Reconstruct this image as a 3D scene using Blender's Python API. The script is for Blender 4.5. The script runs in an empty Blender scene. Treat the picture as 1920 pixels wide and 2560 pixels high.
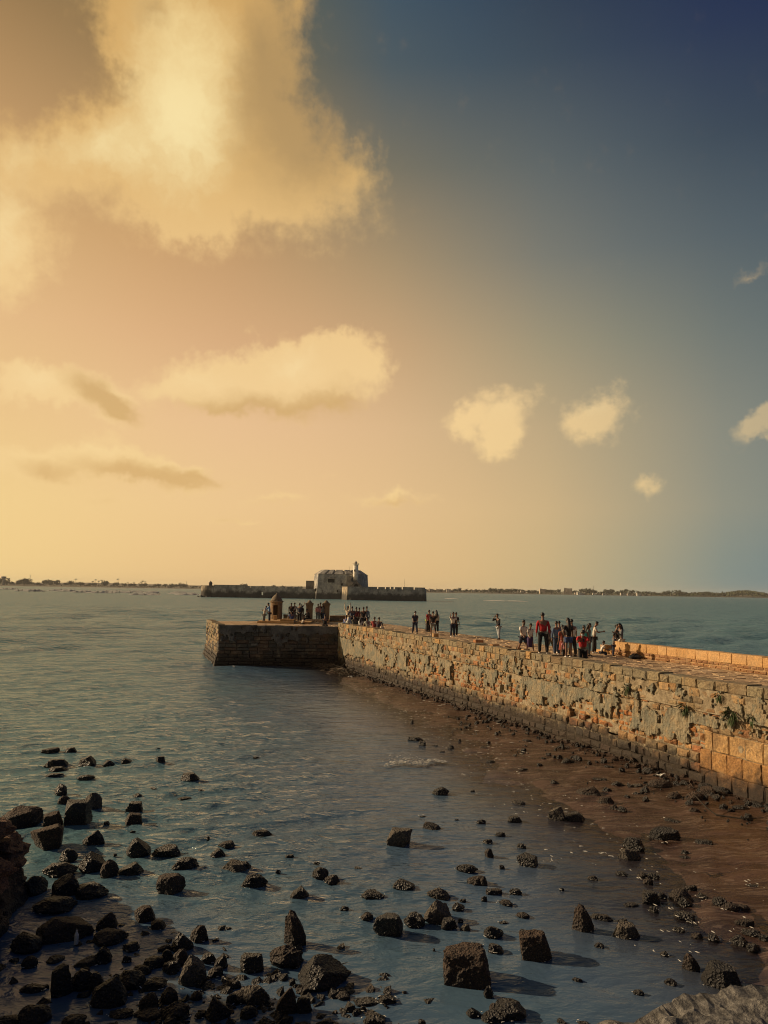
import bpy, bmesh, math, random
import numpy as np
from mathutils import Vector, Matrix, Euler

# ------------------------------------------------------------------ camera, sky, sun, exposure
scene = bpy.context.scene
COL = scene.collection
rad = math.radians

cam_data = bpy.data.cameras.new('camera')
cam_data.sensor_fit = 'VERTICAL'
cam_data.sensor_height = 36.0
cam_data.lens = 27.0
cam_data.clip_start = 0.2
cam_data.clip_end = 30000
cam = bpy.data.objects.new('camera', cam_data)
COL.objects.link(cam)
cam.matrix_world = Matrix.Translation((0, 0, 6.0)) @ Matrix.Rotation(rad(90 + 5.799), 4, 'X') @ Matrix.Rotation(rad(0.888), 4, 'Z')
scene.camera = cam

SUN_EL, SUN_AZ = 22.5, -74.0          # azimuth counted from straight ahead (+Y), negative to the left
SUN_STRENGTH = 4.6
scene.view_settings.view_transform = 'Standard'
scene.view_settings.look = 'None'
scene.view_settings.exposure = 0.0
scene.view_settings.gamma = 1.0
scene.view_settings.use_curve_mapping = False
scene.render.engine = 'CYCLES'
scene.cycles.use_denoising = True
scene.cycles.pixel_filter_type = 'BLACKMAN_HARRIS'
scene.cycles.filter_width = 1.05
scene.cycles.max_bounces = 6
scene.cycles.transparent_max_bounces = 8
scene.cycles.volume_bounces = 0


def lin(c):
    return tuple(((v / 255) / 12.92 if v / 255 <= 0.04045 else ((v / 255 + 0.055) / 1.055) ** 2.4) for v in c) + (1.0,)


sun_data = bpy.data.lights.new('sun', 'SUN')
sun_data.energy = SUN_STRENGTH
sun_data.color = (1.0, 0.74, 0.46)
sun_data.angle = rad(0.6)
sun = bpy.data.objects.new('sun', sun_data)
COL.objects.link(sun)
sd = Vector((math.sin(rad(SUN_AZ)) * math.cos(rad(SUN_EL)), math.cos(rad(SUN_AZ)) * math.cos(rad(SUN_EL)), math.sin(rad(SUN_EL))))
sun.rotation_euler = sd.to_track_quat('Z', 'Y').to_euler()


class Nodes:
    """small helper to wire shader nodes"""
    def __init__(self, tree):
        self.t = tree
        tree.nodes.clear()

    def n(self, kind, **kw):
        nd = self.t.nodes.new(kind)
        for k, v in kw.items():
            setattr(nd, k, v)
        return nd

    def link(self, a, b):
        self.t.links.new(a, b)

    def put(self, sock, v):
        if isinstance(v, bpy.types.NodeSocket):
            self.t.links.new(v, sock)
        else:
            sock.default_value = v

    def math(self, op, a, b=0.0, c=None, clamp=False):
        nd = self.n('ShaderNodeMath', operation=op, use_clamp=clamp)
        self.put(nd.inputs[0], a)
        self.put(nd.inputs[1], b)
        if c is not None:
            self.put(nd.inputs[2], c)
        return nd.outputs[0]

    def vmath(self, op, a, b):
        nd = self.n('ShaderNodeVectorMath', operation=op)
        self.put(nd.inputs[0], a)
        if op == 'SCALE':
            self.put(nd.inputs['Scale'], b)
        else:
            self.put(nd.inputs[1], b)
        return nd.outputs[0]

    def step(self, v, lo, hi, a=0.0, b=1.0):
        nd = self.n('ShaderNodeMapRange', interpolation_type='SMOOTHSTEP')
        self.put(nd.inputs['Value'], v)
        for k, x in (('From Min', lo), ('From Max', hi), ('To Min', a), ('To Max', b)):
            self.put(nd.inputs[k], x)
        return nd.outputs[0]

    def mix(self, f, a, b, mode='MIX'):
        nd = self.n('ShaderNodeMix', data_type='RGBA', blend_type=mode)
        self.put(nd.inputs[0], f)
        self.put(nd.inputs[6], a)
        self.put(nd.inputs[7], b)
        return nd.outputs[2]

    def noise(self, vec, scale, detail=4, rough=0.55, out='Fac', dist=0.0):
        nd = self.n('ShaderNodeTexNoise')
        self.put(nd.inputs['Vector'], vec)
        nd.inputs['Scale'].default_value = scale
        nd.inputs['Detail'].default_value = detail
        nd.inputs['Roughness'].default_value = rough
        nd.inputs['Distortion'].default_value = dist
        return nd.outputs[out]

    def ramp(self, fac, stops):
        nd = self.n('ShaderNodeValToRGB')
        self.put(nd.inputs[0], fac)
        e = nd.color_ramp.elements
        e[0].position, e[0].color = stops[0]
        e[1].position, e[1].color = stops[-1]
        for p, c in stops[1:-1]:
            k = e.new(p)
            k.color = c
        return nd.outputs[0]

    def attr(self, name, out='Color'):
        nd = self.n('ShaderNodeAttribute', attribute_name=name)
        return nd.outputs[out]


CLOUD_BODY = [  # azimuth, elevation, half width, half height (degrees), tilt, weight
    (-15.45,39.52,8.71,5.13,0,1.1),
    (-14.91,35.63,6.57,5.6,0,1),
    (-14.06,31.18,8.33,4.7,0,0.9),
    (-19.35,36,3.14,1.88,0,0.5),
    (-18.33,28.91,6.53,3.33,0,0.8),
    (-22.29,29.66,3.25,2.06,0,0.6),
    (-26.62,27.37,4.54,2.52,0,0.75),
    (-27.35,23.4,4.19,4.55,0,0.6),
    (-8.89,30.99,8.01,3.84,-25,0.5),
    (-3.86,29.45,5.63,1.99,-35,0.42),
    (-15.01,26.4,9.64,2.76,0,0.55),
    (-9.06,27.5,7.94,2.28,10,0.38),
    (-27.7,21.36,3.17,2.93,0,0.45),
    (-7.64,38.54,2.21,2.91,0,0.2),
    (-13.9,14.63,4.32,1.97,8,0.75),
    (-10.43,15.44,4.44,2.42,0,0.7),
    (-6.87,16.49,3.92,2.57,0,0.9),
    (-3.53,16.2,3.66,2.3,0,0.75),
    (-9.47,13.48,7.71,1.73,0,0.65),
    (-1.4,16.97,1.84,2.01,0,0.35),
    (-0.14,14.53,1.83,0.87,0,0.25),
    (-24.48,13.86,3.3,1.59,0,0.8),
    (-21.32,13.27,3.71,1.64,-25,0.7),
    (-18.83,11.98,3.27,1.25,-20,0.5),
    (-26.72,13.84,2.2,1.3,0,0.45),
    (-25.41,8.38,3.21,1.21,-10,0.7),
    (-21.35,8.7,3.94,1.66,0,0.75),
    (-17.55,7.97,4.67,1.14,-8,0.75),
    (-13.63,7.9,3.14,0.81,-4,0.55),
    (-20.16,6.12,2.92,0.62,0,0.35),
    (8.19,12.77,2.5,2.76,0,0.85),
    (5.49,12.8,1.8,1.46,0,0.55),
    (10.86,15.02,2.06,1.03,-10,0.38),
    (8.34,10.58,1.63,1.76,0,0.45),
    (16.02,12.9,2.58,2.2,0,1),
    (26.14,10.82,2.44,1.2,14,0.75),
    (27.13,11.41,1.44,1.32,0,0.5),
    (18.88,7.39,1.07,0.9,0,0.7),
    (26.22,21.09,1.86,0.75,8,0.45),
    (0.59,6.7,3.9,0.6,0,0.6),
    (-7.77,6.37,3.84,0.53,0,0.5),
    (-11.52,5.07,2.02,0.41,0,0.45),
    (-9.49,5.07,1.46,0.29,0,0.28),
    (12.42,8.19,2.01,1.31,0,0.25),
    (-4.24,7.95,1.8,0.42,0,0.2),
]
CLOUD_UNDERSIDE = [  # azimuth, elevation, half width, half height (degrees), tilt, weight
    (-7.37,13,7.78,1.4,0,1),
    (-12.08,12.47,3.49,0.86,0,0.4),
    (-3.17,14.03,2.73,1.75,0,0.6),
    (-21.07,13.43,2.93,1.09,-28,0.9),
    (-18.56,11.86,3.01,0.89,-15,0.9),
    (-18.09,7.8,5.46,0.96,-6,1),
    (-23.86,7.55,2.78,0.82,-18,0.7),
    (-13.05,7.78,3.15,0.64,-4,0.8),
    (-20.15,5.98,2.39,0.45,0,0.6),
    (1.19,6.47,3.3,0.42,0,0.7),
    (-7.76,6.16,3.25,0.35,0,0.6),
    (-11.52,4.98,1.73,0.29,0,0.6),
    (-8.02,32.49,4.97,6.1,8,0.85),
    (-10.38,36.81,2.48,4.71,0,0.45),
    (-4.85,31.25,4.07,2.65,-30,0.5),
    (-18.56,37.19,1.74,1.02,0,0.5),
]
CLOUD_BRIGHT = [  # azimuth, elevation, half width, half height (degrees), tilt, weight
    (-16.07,32.55,4.99,5.68,0,1),
    (-21.97,29.01,2.99,2.09,0,0.55),
    (-26.67,28.06,2.78,1.59,0,0.35),
    (-27.56,22.87,2.45,4.33,0,0.5),
    (-7.01,16.2,2.71,2,0,0.5),
    (-13.91,14.91,3.17,1.41,0,0.4),
    (-24.87,14.08,2.52,1.19,0,0.5),
    (-20.86,9.43,2.38,0.83,0,0.4),
    (15.61,13.54,2.25,1.41,0,0.4),
    (8.63,13.49,2.08,1.74,0,0.3),
    (-3.62,32.27,0.94,1.66,-25,0.3),
    (-15.63,37.66,5.97,2.47,0,0.25),
]


def build_world():
    w = bpy.data.worlds.new('World')
    scene.world = w
    w.use_nodes = True
    N = Nodes(w.node_tree)
    out = N.n('ShaderNodeOutputWorld')
    bg = N.n('ShaderNodeBackground')
    N.link(bg.outputs[0], out.inputs[0])
    d = N.n('ShaderNodeTexCoord').outputs['Generated']
    sep = N.n('ShaderNodeSeparateXYZ')
    N.link(d, sep.inputs[0])
    x, y, z = sep.outputs
    az = N.math('MULTIPLY', N.math('ARCTAN2', x, y), 180 / math.pi)
    el = N.math('MULTIPLY', N.math('ARCSINE', z), 180 / math.pi)
    # how far round from the sun's azimuth: warm side to cool side
    dx = N.math('SUBTRACT', N.math('ABSOLUTE', N.math('SUBTRACT', N.math('WRAP', N.math('ADD', az, -SUN_AZ), 180, -180), 0)), 0)
    e01 = N.math('MULTIPLY_ADD', el, 1 / 95.0, 5 / 95.0, clamp=True)

    def stops(lst):
        return [((e + 5) / 95.0, lin(c)) for e, c in lst]
    # the evening sky: one ramp over elevation for each step of azimuth away from the sun
    ELS = (-5, 0, 6, 12, 18, 24, 30, 36, 40, 55, 90)
    TABLE = [
        (0, [(240, 206, 134), (242, 208, 136), (240, 206, 134), (234, 196, 128), (226, 184, 122), (210, 170, 112), (188, 150, 98), (156, 128, 84), (136, 116, 80), (88, 86, 77), (30, 42, 68)]),
        (48, [(246, 210, 140), (248, 212, 144), (246, 210, 144), (240, 200, 140), (232, 188, 134), (215, 172, 116), (190, 150, 100), (156, 124, 80), (134, 112, 75), (88, 86, 76), (30, 42, 68)]),
        (61, [(234, 194, 134), (238, 198, 138), (242, 203, 146), (238, 196, 146), (221, 176, 128), (202, 159, 110), (166, 136, 92), (128, 110, 76), (106, 100, 76), (72, 80, 78), (30, 42, 68)]),
        (74, [(226, 188, 130), (232, 192, 134), (233, 195, 142), (225, 187, 140), (205, 168, 124), (170, 146, 110), (122, 116, 98), (80, 92, 97), (66, 84, 97), (50, 66, 82), (30, 42, 68)]),
        (87, [(194, 172, 128), (200, 178, 132), (205, 178, 133), (190, 168, 130), (158, 148, 121), (121, 122, 113), (93, 101, 102), (62, 75, 88), (49, 62, 80), (36, 50, 74), (30, 42, 68)]),
        (100, [(106, 132, 136), (114, 136, 137), (138, 142, 130), (130, 134, 124), (108, 117, 114), (85, 97, 103), (60, 73, 87), (41, 53, 81), (30, 42, 77), (26, 37, 68), (30, 42, 68)]),
        (140, [(62, 84, 102), (66, 88, 104), (70, 90, 104), (64, 84, 98), (54, 72, 90), (44, 60, 84), (36, 50, 80), (30, 42, 74), (27, 39, 72), (25, 36, 66), (30, 42, 68)]),
        (180, [(46, 60, 82), (48, 62, 84), (50, 64, 86), (46, 60, 84), (42, 56, 82), (38, 52, 80), (34, 47, 78), (30, 42, 74), (27, 39, 72), (25, 36, 66), (30, 42, 68)]),
    ]
    # columns in between, by a smooth curve through the table
    xs = [a for a, _ in TABLE]
    ys = np.array([c for _, c in TABLE], dtype=float)
    slope = np.gradient(ys, xs, axis=0)

    def column(v):
        k = min(max(int(np.searchsorted(xs, v)) - 1, 0), len(xs) - 2)
        h = xs[k + 1] - xs[k]
        t = (v - xs[k]) / h
        c = ((2 * t ** 3 - 3 * t ** 2 + 1) * ys[k] + (t ** 3 - 2 * t ** 2 + t) * h * slope[k] + (-2 * t ** 3 + 3 * t ** 2) * ys[k + 1] + (t ** 3 - t ** 2) * h * slope[k + 1])
        return [tuple(np.clip(q, 0, 255)) for q in c]
    where = [0, 24, 42, 50, 56, 62, 68, 74, 80, 86, 92, 98, 106, 118, 140, 180]
    sky = None
    for k, v in enumerate(where):
        c = N.ramp(e01, stops(list(zip(ELS, column(v)))))
        sky = c if sky is None else N.mix(N.math('DIVIDE', N.math('SUBTRACT', dx, where[k - 1]), v - where[k - 1], clamp=True), sky, c)
    cool = N.step(dx, 76, 104)
    # daylight sky underneath the colour of the evening
    nish = N.n('ShaderNodeTexSky', sky_type='NISHITA')
    nish.sun_disc = False
    nish.sun_elevation = rad(SUN_EL)
    nish.sun_rotation = rad(SUN_AZ)
    nish.dust_density = 4.0
    nsky = N.vmath('SCALE', nish.outputs[0], 0.05)
    sky = N.mix(0.06, sky, nsky)

    # ---- clouds: soft bodies at their places in the sky, edges broken by noise
    comb = N.n('ShaderNodeCombineXYZ')
    N.link(az, comb.inputs[0])
    N.link(el, comb.inputs[1])
    p = comb.outputs[0]
    w1 = N.vmath('SUBTRACT', N.noise(p, 0.13, 5, 0.6, 'Color'), (0.5, 0.5, 0.5))
    w2 = N.vmath('SUBTRACT', N.noise(p, 0.75, 7, 0.62, 'Color'), (0.5, 0.5, 0.5))
    squash = N.step(el, 0, 24, 0.5, 1.0)
    warp = N.vmath('ADD', N.vmath('SCALE', w1, 6.0), N.vmath('SCALE', w2, 3.0))
    warp = N.vmath('MULTIPLY', N.vmath('SCALE', warp, squash), (1, 1, 0))
    pw = N.vmath('ADD', p, warp)
    ps = N.vmath('ADD', p, N.vmath('SCALE', warp, 0.55))

    def field(blobs, vec):
        total = None
        for a, e, ra, re, rot, wt in blobs:
            m = N.n('ShaderNodeMapping', vector_type='TEXTURE')
            N.link(vec, m.inputs[0])
            m.inputs['Location'].default_value = (a, e, 0)
            m.inputs['Rotation'].default_value = (0, 0, rad(rot))
            m.inputs['Scale'].default_value = (ra * 1.35, re * 1.35, 1)
            g = N.n('ShaderNodeTexGradient', gradient_type='SPHERICAL')
            N.link(m.outputs[0], g.inputs[0])
            total = N.math('MULTIPLY_ADD', g.outputs['Fac'], wt, total if total is not None else 0.0)
        return total
    body = field(CLOUD_BODY, pw)
    under = field(CLOUD_UNDERSIDE, ps)
    bright = field(CLOUD_BRIGHT, ps)
    fb = N.noise(p, 0.42, 9, 0.62)
    fine = N.noise(pw, 0.9, 6, 0.6)
    dens = N.math('ADD', body, N.math('MULTIPLY', N.math('SUBTRACT', fb, 0.5), 0.85))
    alpha = N.step(dens, N.step(el, 18, 28, 0.14, 0.06), N.step(el, 18, 28, 0.70, 0.95))
    warm_lit = N.ramp(e01, stops([(0, (246, 212, 148)), (14, (243, 208, 150)), (22, (238, 200, 140)), (30, (224, 182, 116)), (40, (214, 170, 104)), (90, (190, 160, 110))]))
    warm_top = N.ramp(e01, stops([(0, (250, 222, 160)), (16, (252, 224, 168)), (28, (255, 236, 178)), (40, (248, 216, 150)), (90, (220, 190, 140))]))
    dark_c = N.ramp(e01, stops([(0, (218, 176, 118)), (10, (214, 174, 114)), (18, (204, 166, 112)), (28, (186, 152, 102)), (36, (176, 144, 96)), (90, (80, 80, 78))]))
    cl = N.mix(N.step(N.math('ADD', bright, N.math('MULTIPLY', N.math('SUBTRACT', fine, 0.5), 0.35)), 0.1, 0.95), warm_lit, warm_top)
    shade = N.step(N.math('ADD', under, N.math('MULTIPLY', N.math('SUBTRACT', fine, 0.5), 0.14)), 0.05, 0.9)
    cl = N.mix(N.math('MULTIPLY', shade, 0.92), cl, dark_c)
    cl = N.mix(N.math('MULTIPLY', cool, 0.55), cl, sky)
    col = N.mix(N.math('MULTIPLY', alpha, 0.92), sky, cl)
    N.link(col, bg.inputs[0])
    bg.inputs[1].default_value = 1.0
    w.cycles.sampling_method = 'MANUAL'
    w.cycles.sample_map_resolution = 512


build_world()

# ------------------------------------------------------------------ helpers


def mat(name, f):
    m = bpy.data.materials.new(name)
    m.use_nodes = True
    N = Nodes(m.node_tree)
    out = N.n('ShaderNodeOutputMaterial')
    b = N.n('ShaderNodeBsdfPrincipled')
    N.link(b.outputs[0], out.inputs[0])
    f(N, b, out)
    return m


def pos(N):
    return N.n('ShaderNodeNewGeometry').outputs['Position']


def bump(N, b, height, strength, dist):
    nd = N.n('ShaderNodeBump')
    nd.inputs['Strength'].default_value = strength
    nd.inputs['Distance'].default_value = dist
    N.put(nd.inputs['Height'], height)
    N.link(nd.outputs[0], b.inputs['Normal'])
    return nd


def mesh_obj(name, verts, faces, material, parent=None, tints=None, smooth=False):
    me = bpy.data.meshes.new(name)
    me.from_pydata([tuple(v) for v in verts], [], faces)
    if tints is not None:
        a = me.color_attributes.new('tint', 'FLOAT_COLOR', 'POINT')
        a.data.foreach_set('color', np.asarray(tints, dtype=np.float32).ravel())
    me.materials.append(material)
    if smooth:
        me.polygons.foreach_set('use_smooth', [True] * len(me.polygons))
    o = bpy.data.objects.new(name, me)
    COL.objects.link(o)
    if parent is not None:
        o.parent = parent
    return o


def empty(name, loc=(0, 0, 0), rz=0.0):
    o = bpy.data.objects.new(name, None)
    o.location = loc
    o.rotation_euler = (0, 0, rz)
    COL.objects.link(o)
    return o


def tag(o, label=None, cat=None, group=None, kind=None):
    if label:
        o['label'] = label
    if cat:
        o['category'] = cat
    if group:
        o['group'] = group
    if kind:
        o['kind'] = kind
    return o


class Geo:
    """collects vertices and faces (with a tint per vertex) for ONE mesh object"""
    def __init__(self):
        self.v, self.f, self.t = [], [], []

    def add(self, vs, fs, tint=(0.3, 0.3, 0.3)):
        k = len(self.v)
        self.v += [tuple(q) for q in vs]
        self.f += [tuple(i + k for i in fc) for fc in fs]
        self.t += [tuple(tint) + (1.0,)] * len(vs)

    def box(self, x0, x1, y0, y1, z0, z1, tint=(0.3, 0.3, 0.3), fn=None):
        vs = [(x, y, z) for z in (z0, z1) for y in (y0, y1) for x in (x0, x1)]
        if fn:
            vs = [fn(*q) for q in vs]
        self.add(vs, [(0, 2, 3, 1), (4, 5, 7, 6), (0, 1, 5, 4), (2, 6, 7, 3), (0, 4, 6, 2), (1, 3, 7, 5)], tint)

    def tube(self, pts, rads, n=8, tint=(0.3, 0.3, 0.3), cap=True):
        rings = []
        for i, p in enumerate(pts):
            p = Vector(p)
            a = Vector(pts[max(i - 1, 0)])
            b = Vector(pts[min(i + 1, len(pts) - 1)])
            t = (b - a).normalized() if (b - a).length > 1e-6 else Vector((0, 0, 1))
            s = t.orthogonal().normalized()
            q = t.cross(s)
            rings.append([p + (s * math.cos(2 * math.pi * k / n) + q * math.sin(2 * math.pi * k / n)) * rads[i] for k in range(n)])
        vs = [v for r in rings for v in r]
        fs = [(i * n + k, i * n + (k + 1) % n, (i + 1) * n + (k + 1) % n, (i + 1) * n + k) for i in range(len(pts) - 1) for k in range(n)]
        if cap:
            fs += [tuple(range(n))[::-1], tuple((len(pts) - 1) * n + k for k in range(n))]
        self.add(vs, fs, tint)

    def lathe(self, c, prof, n=16, tint=(0.3, 0.3, 0.3), phase=0.0):
        vs = [(c[0] + r * math.cos(2 * math.pi * k / n + phase), c[1] + r * math.sin(2 * math.pi * k / n + phase), c[2] + h) for r, h in prof for k in range(n)]
        fs = [(i * n + k, i * n + (k + 1) % n, (i + 1) * n + (k + 1) % n, (i + 1) * n + k) for i in range(len(prof) - 1) for k in range(n)]
        fs += [tuple(range(n))[::-1], tuple((len(prof) - 1) * n + k for k in range(n))]
        self.add(vs, fs, tint)

    def build(self, name, material, parent=None, smooth=False):
        return mesh_obj(name, self.v, self.f, material, parent, self.t, smooth)


def hash3(i, j, k, seed):
    h = (i * 374761393 + j * 668265263 + k * 2147483647 + seed * 974711) & 0xFFFFFFFF
    h = ((h ^ (h >> 13)) * 1274126177) & 0xFFFFFFFF
    return ((h ^ (h >> 16)) & 0xFFFF) / 65535.0


def vnoise(p, seed=0):
    """value noise in 0..1 at points p (n x 3)"""
    p = np.asarray(p, dtype=np.float64)
    i = np.floor(p).astype(np.int64)
    f = p - i
    f = f * f * (3 - 2 * f)
    r = np.zeros(len(p))
    for dx in (0, 1):
        for dy in (0, 1):
            for dz in (0, 1):
                w = (f[:, 0] if dx else 1 - f[:, 0]) * (f[:, 1] if dy else 1 - f[:, 1]) * (f[:, 2] if dz else 1 - f[:, 2])
                r += w * hash3(i[:, 0] + dx, i[:, 1] + dy, i[:, 2] + dz, seed)
    return r


def fbm(p, octaves=4, seed=0, gain=0.5):
    p = np.asarray(p, dtype=np.float64)
    a, s, t = 1.0, 0.0, 0.0
    for o in range(octaves):
        s = s + a * vnoise(p * 2.03 ** o + 17.3 * o, seed + o)
        t += a
        a *= gain
    return s / t


def smooth01(x, a, b):
    t = np.clip((x - a) / (b - a), 0, 1)
    return t * t * (3 - 2 * t)


# ------------------------------------------------------------------ materials
def m_stone(N, b, out):
    p = pos(N)
    tint = N.attr('tint')
    n1 = N.noise(p, 2.2, 5, 0.6)
    n2 = N.noise(p, 14, 4, 0.65)
    n3 = N.noise(p, 0.7, 3, 0.5)
    c = N.mix(N.step(n2, 0.3, 0.72), N.mix(1.0, tint, (0.62, 0.58, 0.55, 1), 'MULTIPLY'), N.mix(1.0, tint, (1.22, 1.18, 1.1, 1), 'MULTIPLY'))
    c = N.mix(N.step(n1, 0.52, 0.72, 0, 0.55), c, (0.30, 0.255, 0.165, 1))
    c = N.mix(N.step(N.noise(p, 5.5, 5, 0.7), 0.56, 0.7, 0, 0.6), c, (0.15, 0.125, 0.085, 1))
    c = N.mix(N.step(N.noise(p, 0.9, 6, 0.68), 0.47, 0.66, 0, 0.6), c, (0.17, 0.105, 0.055, 1))
    s = N.n('ShaderNodeSeparateXYZ')
    N.link(p, s.inputs[0])
    zz = N.math('ADD', s.outputs[2], N.math('MULTIPLY', N.math('SUBTRACT', N.math('ADD', n1, n3), 1.0), 1.25))
    along = N.n('ShaderNodeVectorMath', operation='DOT_PRODUCT')
    N.link(p, along.inputs[0])
    along.inputs[1].default_value = (0.349, -0.9371, 0)
    # the tide line is lower on the dressed blocks at the landward end
    lift = N.step(along.outputs['Value'], -21.0, -19.5, 0.0, 0.16)
    zz = N.math('ADD', zz, lift)
    wet = N.step(zz, 0.62, 1.28, 1, 0)
    c = N.mix(N.math('MULTIPLY', wet, 0.95), c, N.mix(n2, (0.008, 0.007, 0.006, 1), (0.028, 0.017, 0.011, 1)))
    # dark lime and lichen streaks that run down from the top course
    st = N.n('ShaderNodeMapping')
    N.link(p, st.inputs[0])
    st.inputs['Scale'].default_value = (5.5, 5.5, 0.7)
    streak = N.step(N.noise(st.outputs[0], 1.0, 4, 0.6), 0.5, 0.68)
    c = N.mix(N.math('MULTIPLY', N.math('MULTIPLY', streak, N.step(s.outputs[2], 2.3, 3.2)), 0.6), c, (0.12, 0.105, 0.075, 1))
    N.link(c, b.inputs['Base Color'])
    N.put(b.inputs['Roughness'], N.math('MULTIPLY_ADD', wet, -0.15, 0.9))
    vor = N.n('ShaderNodeTexVoronoi')
    N.link(p, vor.inputs['Vector'])
    vor.inputs['Scale'].default_value = 22
    h = N.math('ADD', N.math('MULTIPLY', n2, 0.8), N.math('MULTIPLY', N.noise(p, 45, 4, 0.7), 0.5))
    h = N.math('ADD', h, N.math('MULTIPLY', N.step(vor.outputs['Distance'], 0.0, 0.35), 0.3))
    bump(N, b, h, 0.9, 0.05)


def m_plaster(N, b, out):
    p = pos(N)
    n1 = N.noise(p, 1.6, 5, 0.6)
    n2 = N.noise(p, 9, 5, 0.65)
    c = N.mix(N.step(n1, 0.35, 0.65), (0.19, 0.19, 0.145, 1), (0.315, 0.27, 0.18, 1))
    c = N.mix(N.step(N.noise(p, 3.2, 5, 0.7), 0.48, 0.66, 0, 0.75), c, (0.37, 0.27, 0.15, 1))
    c = N.mix(N.step(n2, 0.48, 0.7, 0, 0.7), c, (0.14, 0.13, 0.095, 1))
    st = N.n('ShaderNodeMapping')
    N.link(p, st.inputs[0])
    st.inputs['Scale'].default_value = (6, 6, 0.8)
    c = N.mix(N.step(N.noise(st.outputs[0], 1.0, 4, 0.6), 0.5, 0.7, 0, 0.6), c, (0.13, 0.115, 0.085, 1))
    s = N.n('ShaderNodeSeparateXYZ')
    N.link(p, s.inputs[0])
    wet = N.step(N.math('ADD', s.outputs[2], N.math('MULTIPLY', N.math('SUBTRACT', n1, 0.5), 0.9)), 0.5, 1.1, 1, 0)
    c = N.mix(N.math('MULTIPLY', wet, 0.9), c, (0.04, 0.032, 0.024, 1))
    N.link(c, b.inputs['Base Color'])
    b.inputs['Roughness'].default_value = 0.92
    bump(N, b, N.math('ADD', n2, N.math('MULTIPLY', N.noise(st.outputs[0], 1.6, 4, 0.7), 0.9)), 1.0, 0.09)


def m_core(N, b, out):
    p = pos(N)
    c = N.mix(N.noise(p, 6, 5, 0.7), (0.055, 0.035, 0.02, 1), (0.16, 0.10, 0.055, 1))
    N.link(c, b.inputs['Base Color'])
    b.inputs['Roughness'].default_value = 0.95
    bump(N, b, N.noise(p, 12, 5, 0.7), 1.0, 0.08)


def m_paving(N, b, out):
    p = pos(N)
    tint = N.attr('tint')
    n1 = N.noise(p, 1.1, 5, 0.6)
    n2 = N.noise(p, 16, 4, 0.7)
    c = N.mix(N.step(n2, 0.35, 0.7), N.mix(1.0, tint, (0.7, 0.68, 0.65, 1), 'MULTIPLY'), N.mix(1.0, tint, (1.2, 1.15, 1.1, 1), 'MULTIPLY'))
    c = N.mix(N.step(n1, 0.5, 0.72, 0, 0.35), c, (0.30, 0.225, 0.14, 1))
    N.link(c, b.inputs['Base Color'])
    b.inputs['Roughness'].default_value = 0.85
    bump(N, b, N.math('ADD', N.math('MULTIPLY', n2, 0.6), N.noise(p, 5, 4, 0.6)), 0.7, 0.05)


def rock_mat(name, dark, light, rough, dry_at=0.5):
    def f(N, b, out):
        p = pos(N)
        o = N.n('ShaderNodeObjectInfo')
        n1 = N.noise(p, 5, 5, 0.65)
        n2 = N.noise(p, 30, 5, 0.7)
        crust = N.noise(p, 55, 3, 0.8)
        c = N.mix(N.step(n2, 0.36, 0.66), dark, light)
        c = N.mix(N.step(crust, 0.58, 0.74, 0, 0.5), c, tuple(min(1, 2.2 * v) for v in light[:3]) + (1,))
        c = N.mix(N.step(n1, 0.5, 0.75, 0, 0.5), c, tuple(0.6 * v for v in dark[:3]) + (1,))
        c = N.mix(N.math('MULTIPLY', o.outputs['Random'], 0.4), c, (0.05, 0.045, 0.042, 1))
        # bare paler stone on what stays out of the water, black weed below
        s = N.n('ShaderNodeSeparateXYZ')
        N.link(p, s.inputs[0])
        dry = N.step(N.math('ADD', s.outputs[2], N.math('MULTIPLY', N.math('SUBTRACT', n1, 0.5), dry_at)), 0.12 * dry_at, dry_at)
        c = N.mix(N.math('MULTIPLY', N.math('SUBTRACT', 1.0, dry), 0.7), c, (0.012, 0.011, 0.011, 1))
        N.link(c, b.inputs['Base Color'])
        N.put(b.inputs['Roughness'], N.step(dry, 0, 1, rough - 0.2, rough))
        vor = N.n('ShaderNodeTexVoronoi')
        N.link(p, vor.inputs['Vector'])
        vor.inputs['Scale'].default_value = 26
        h = N.math('ADD', N.math('MULTIPLY', n2, 0.7), N.math('MULTIPLY', vor.outputs['Distance'], 0.7))
        h = N.math('ADD', h, N.math('MULTIPLY', N.noise(p, 9, 4, 0.6), 1.0))
        bump(N, b, h, 1.0, 0.06)
    return mat(name, f)


def m_mud(N, b, out):
    p = pos(N)
    mp = N.n('ShaderNodeMapping')
    N.link(p, mp.inputs[0])
    mp.inputs['Rotation'].default_value = (0, 0, rad(-60))
    mp.inputs['Scale'].default_value = (0.35, 1.5, 1)
    n1 = N.noise(mp.outputs[0], 1.0, 6, 0.6, dist=1.2)
    n2 = N.noise(p, 7, 5, 0.7)
    c = N.mix(N.step(n1, 0.35, 0.65), (0.042, 0.025, 0.018, 1), (0.095, 0.055, 0.040, 1))
    c = N.mix(N.step(n2, 0.45, 0.75, 0, 0.6), c, (0.05, 0.03, 0.022, 1))
    vein = N.math('ABSOLUTE', N.math('SUBTRACT', N.noise(mp.outputs[0], 0.7, 5, 0.6, dist=1.6), 0.5))
    c = N.mix(N.step(vein, 0.03, 0.0, 0, 0.55), c, (0.21, 0.155, 0.12, 1))
    sh = N.attr('silt', 'Fac')
    c = N.mix(sh, c, (0.036, 0.052, 0.088, 1))
    N.link(c, b.inputs['Base Color'])
    N.put(b.inputs['Roughness'], N.step(n1, 0.3, 0.7, 0.14, 0.42))
    bump(N, b, N.math('ADD', N.math('MULTIPLY', n2, 0.5), N.math('MULTIPLY', n1, 1.1)), 0.7, 0.08)


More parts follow.
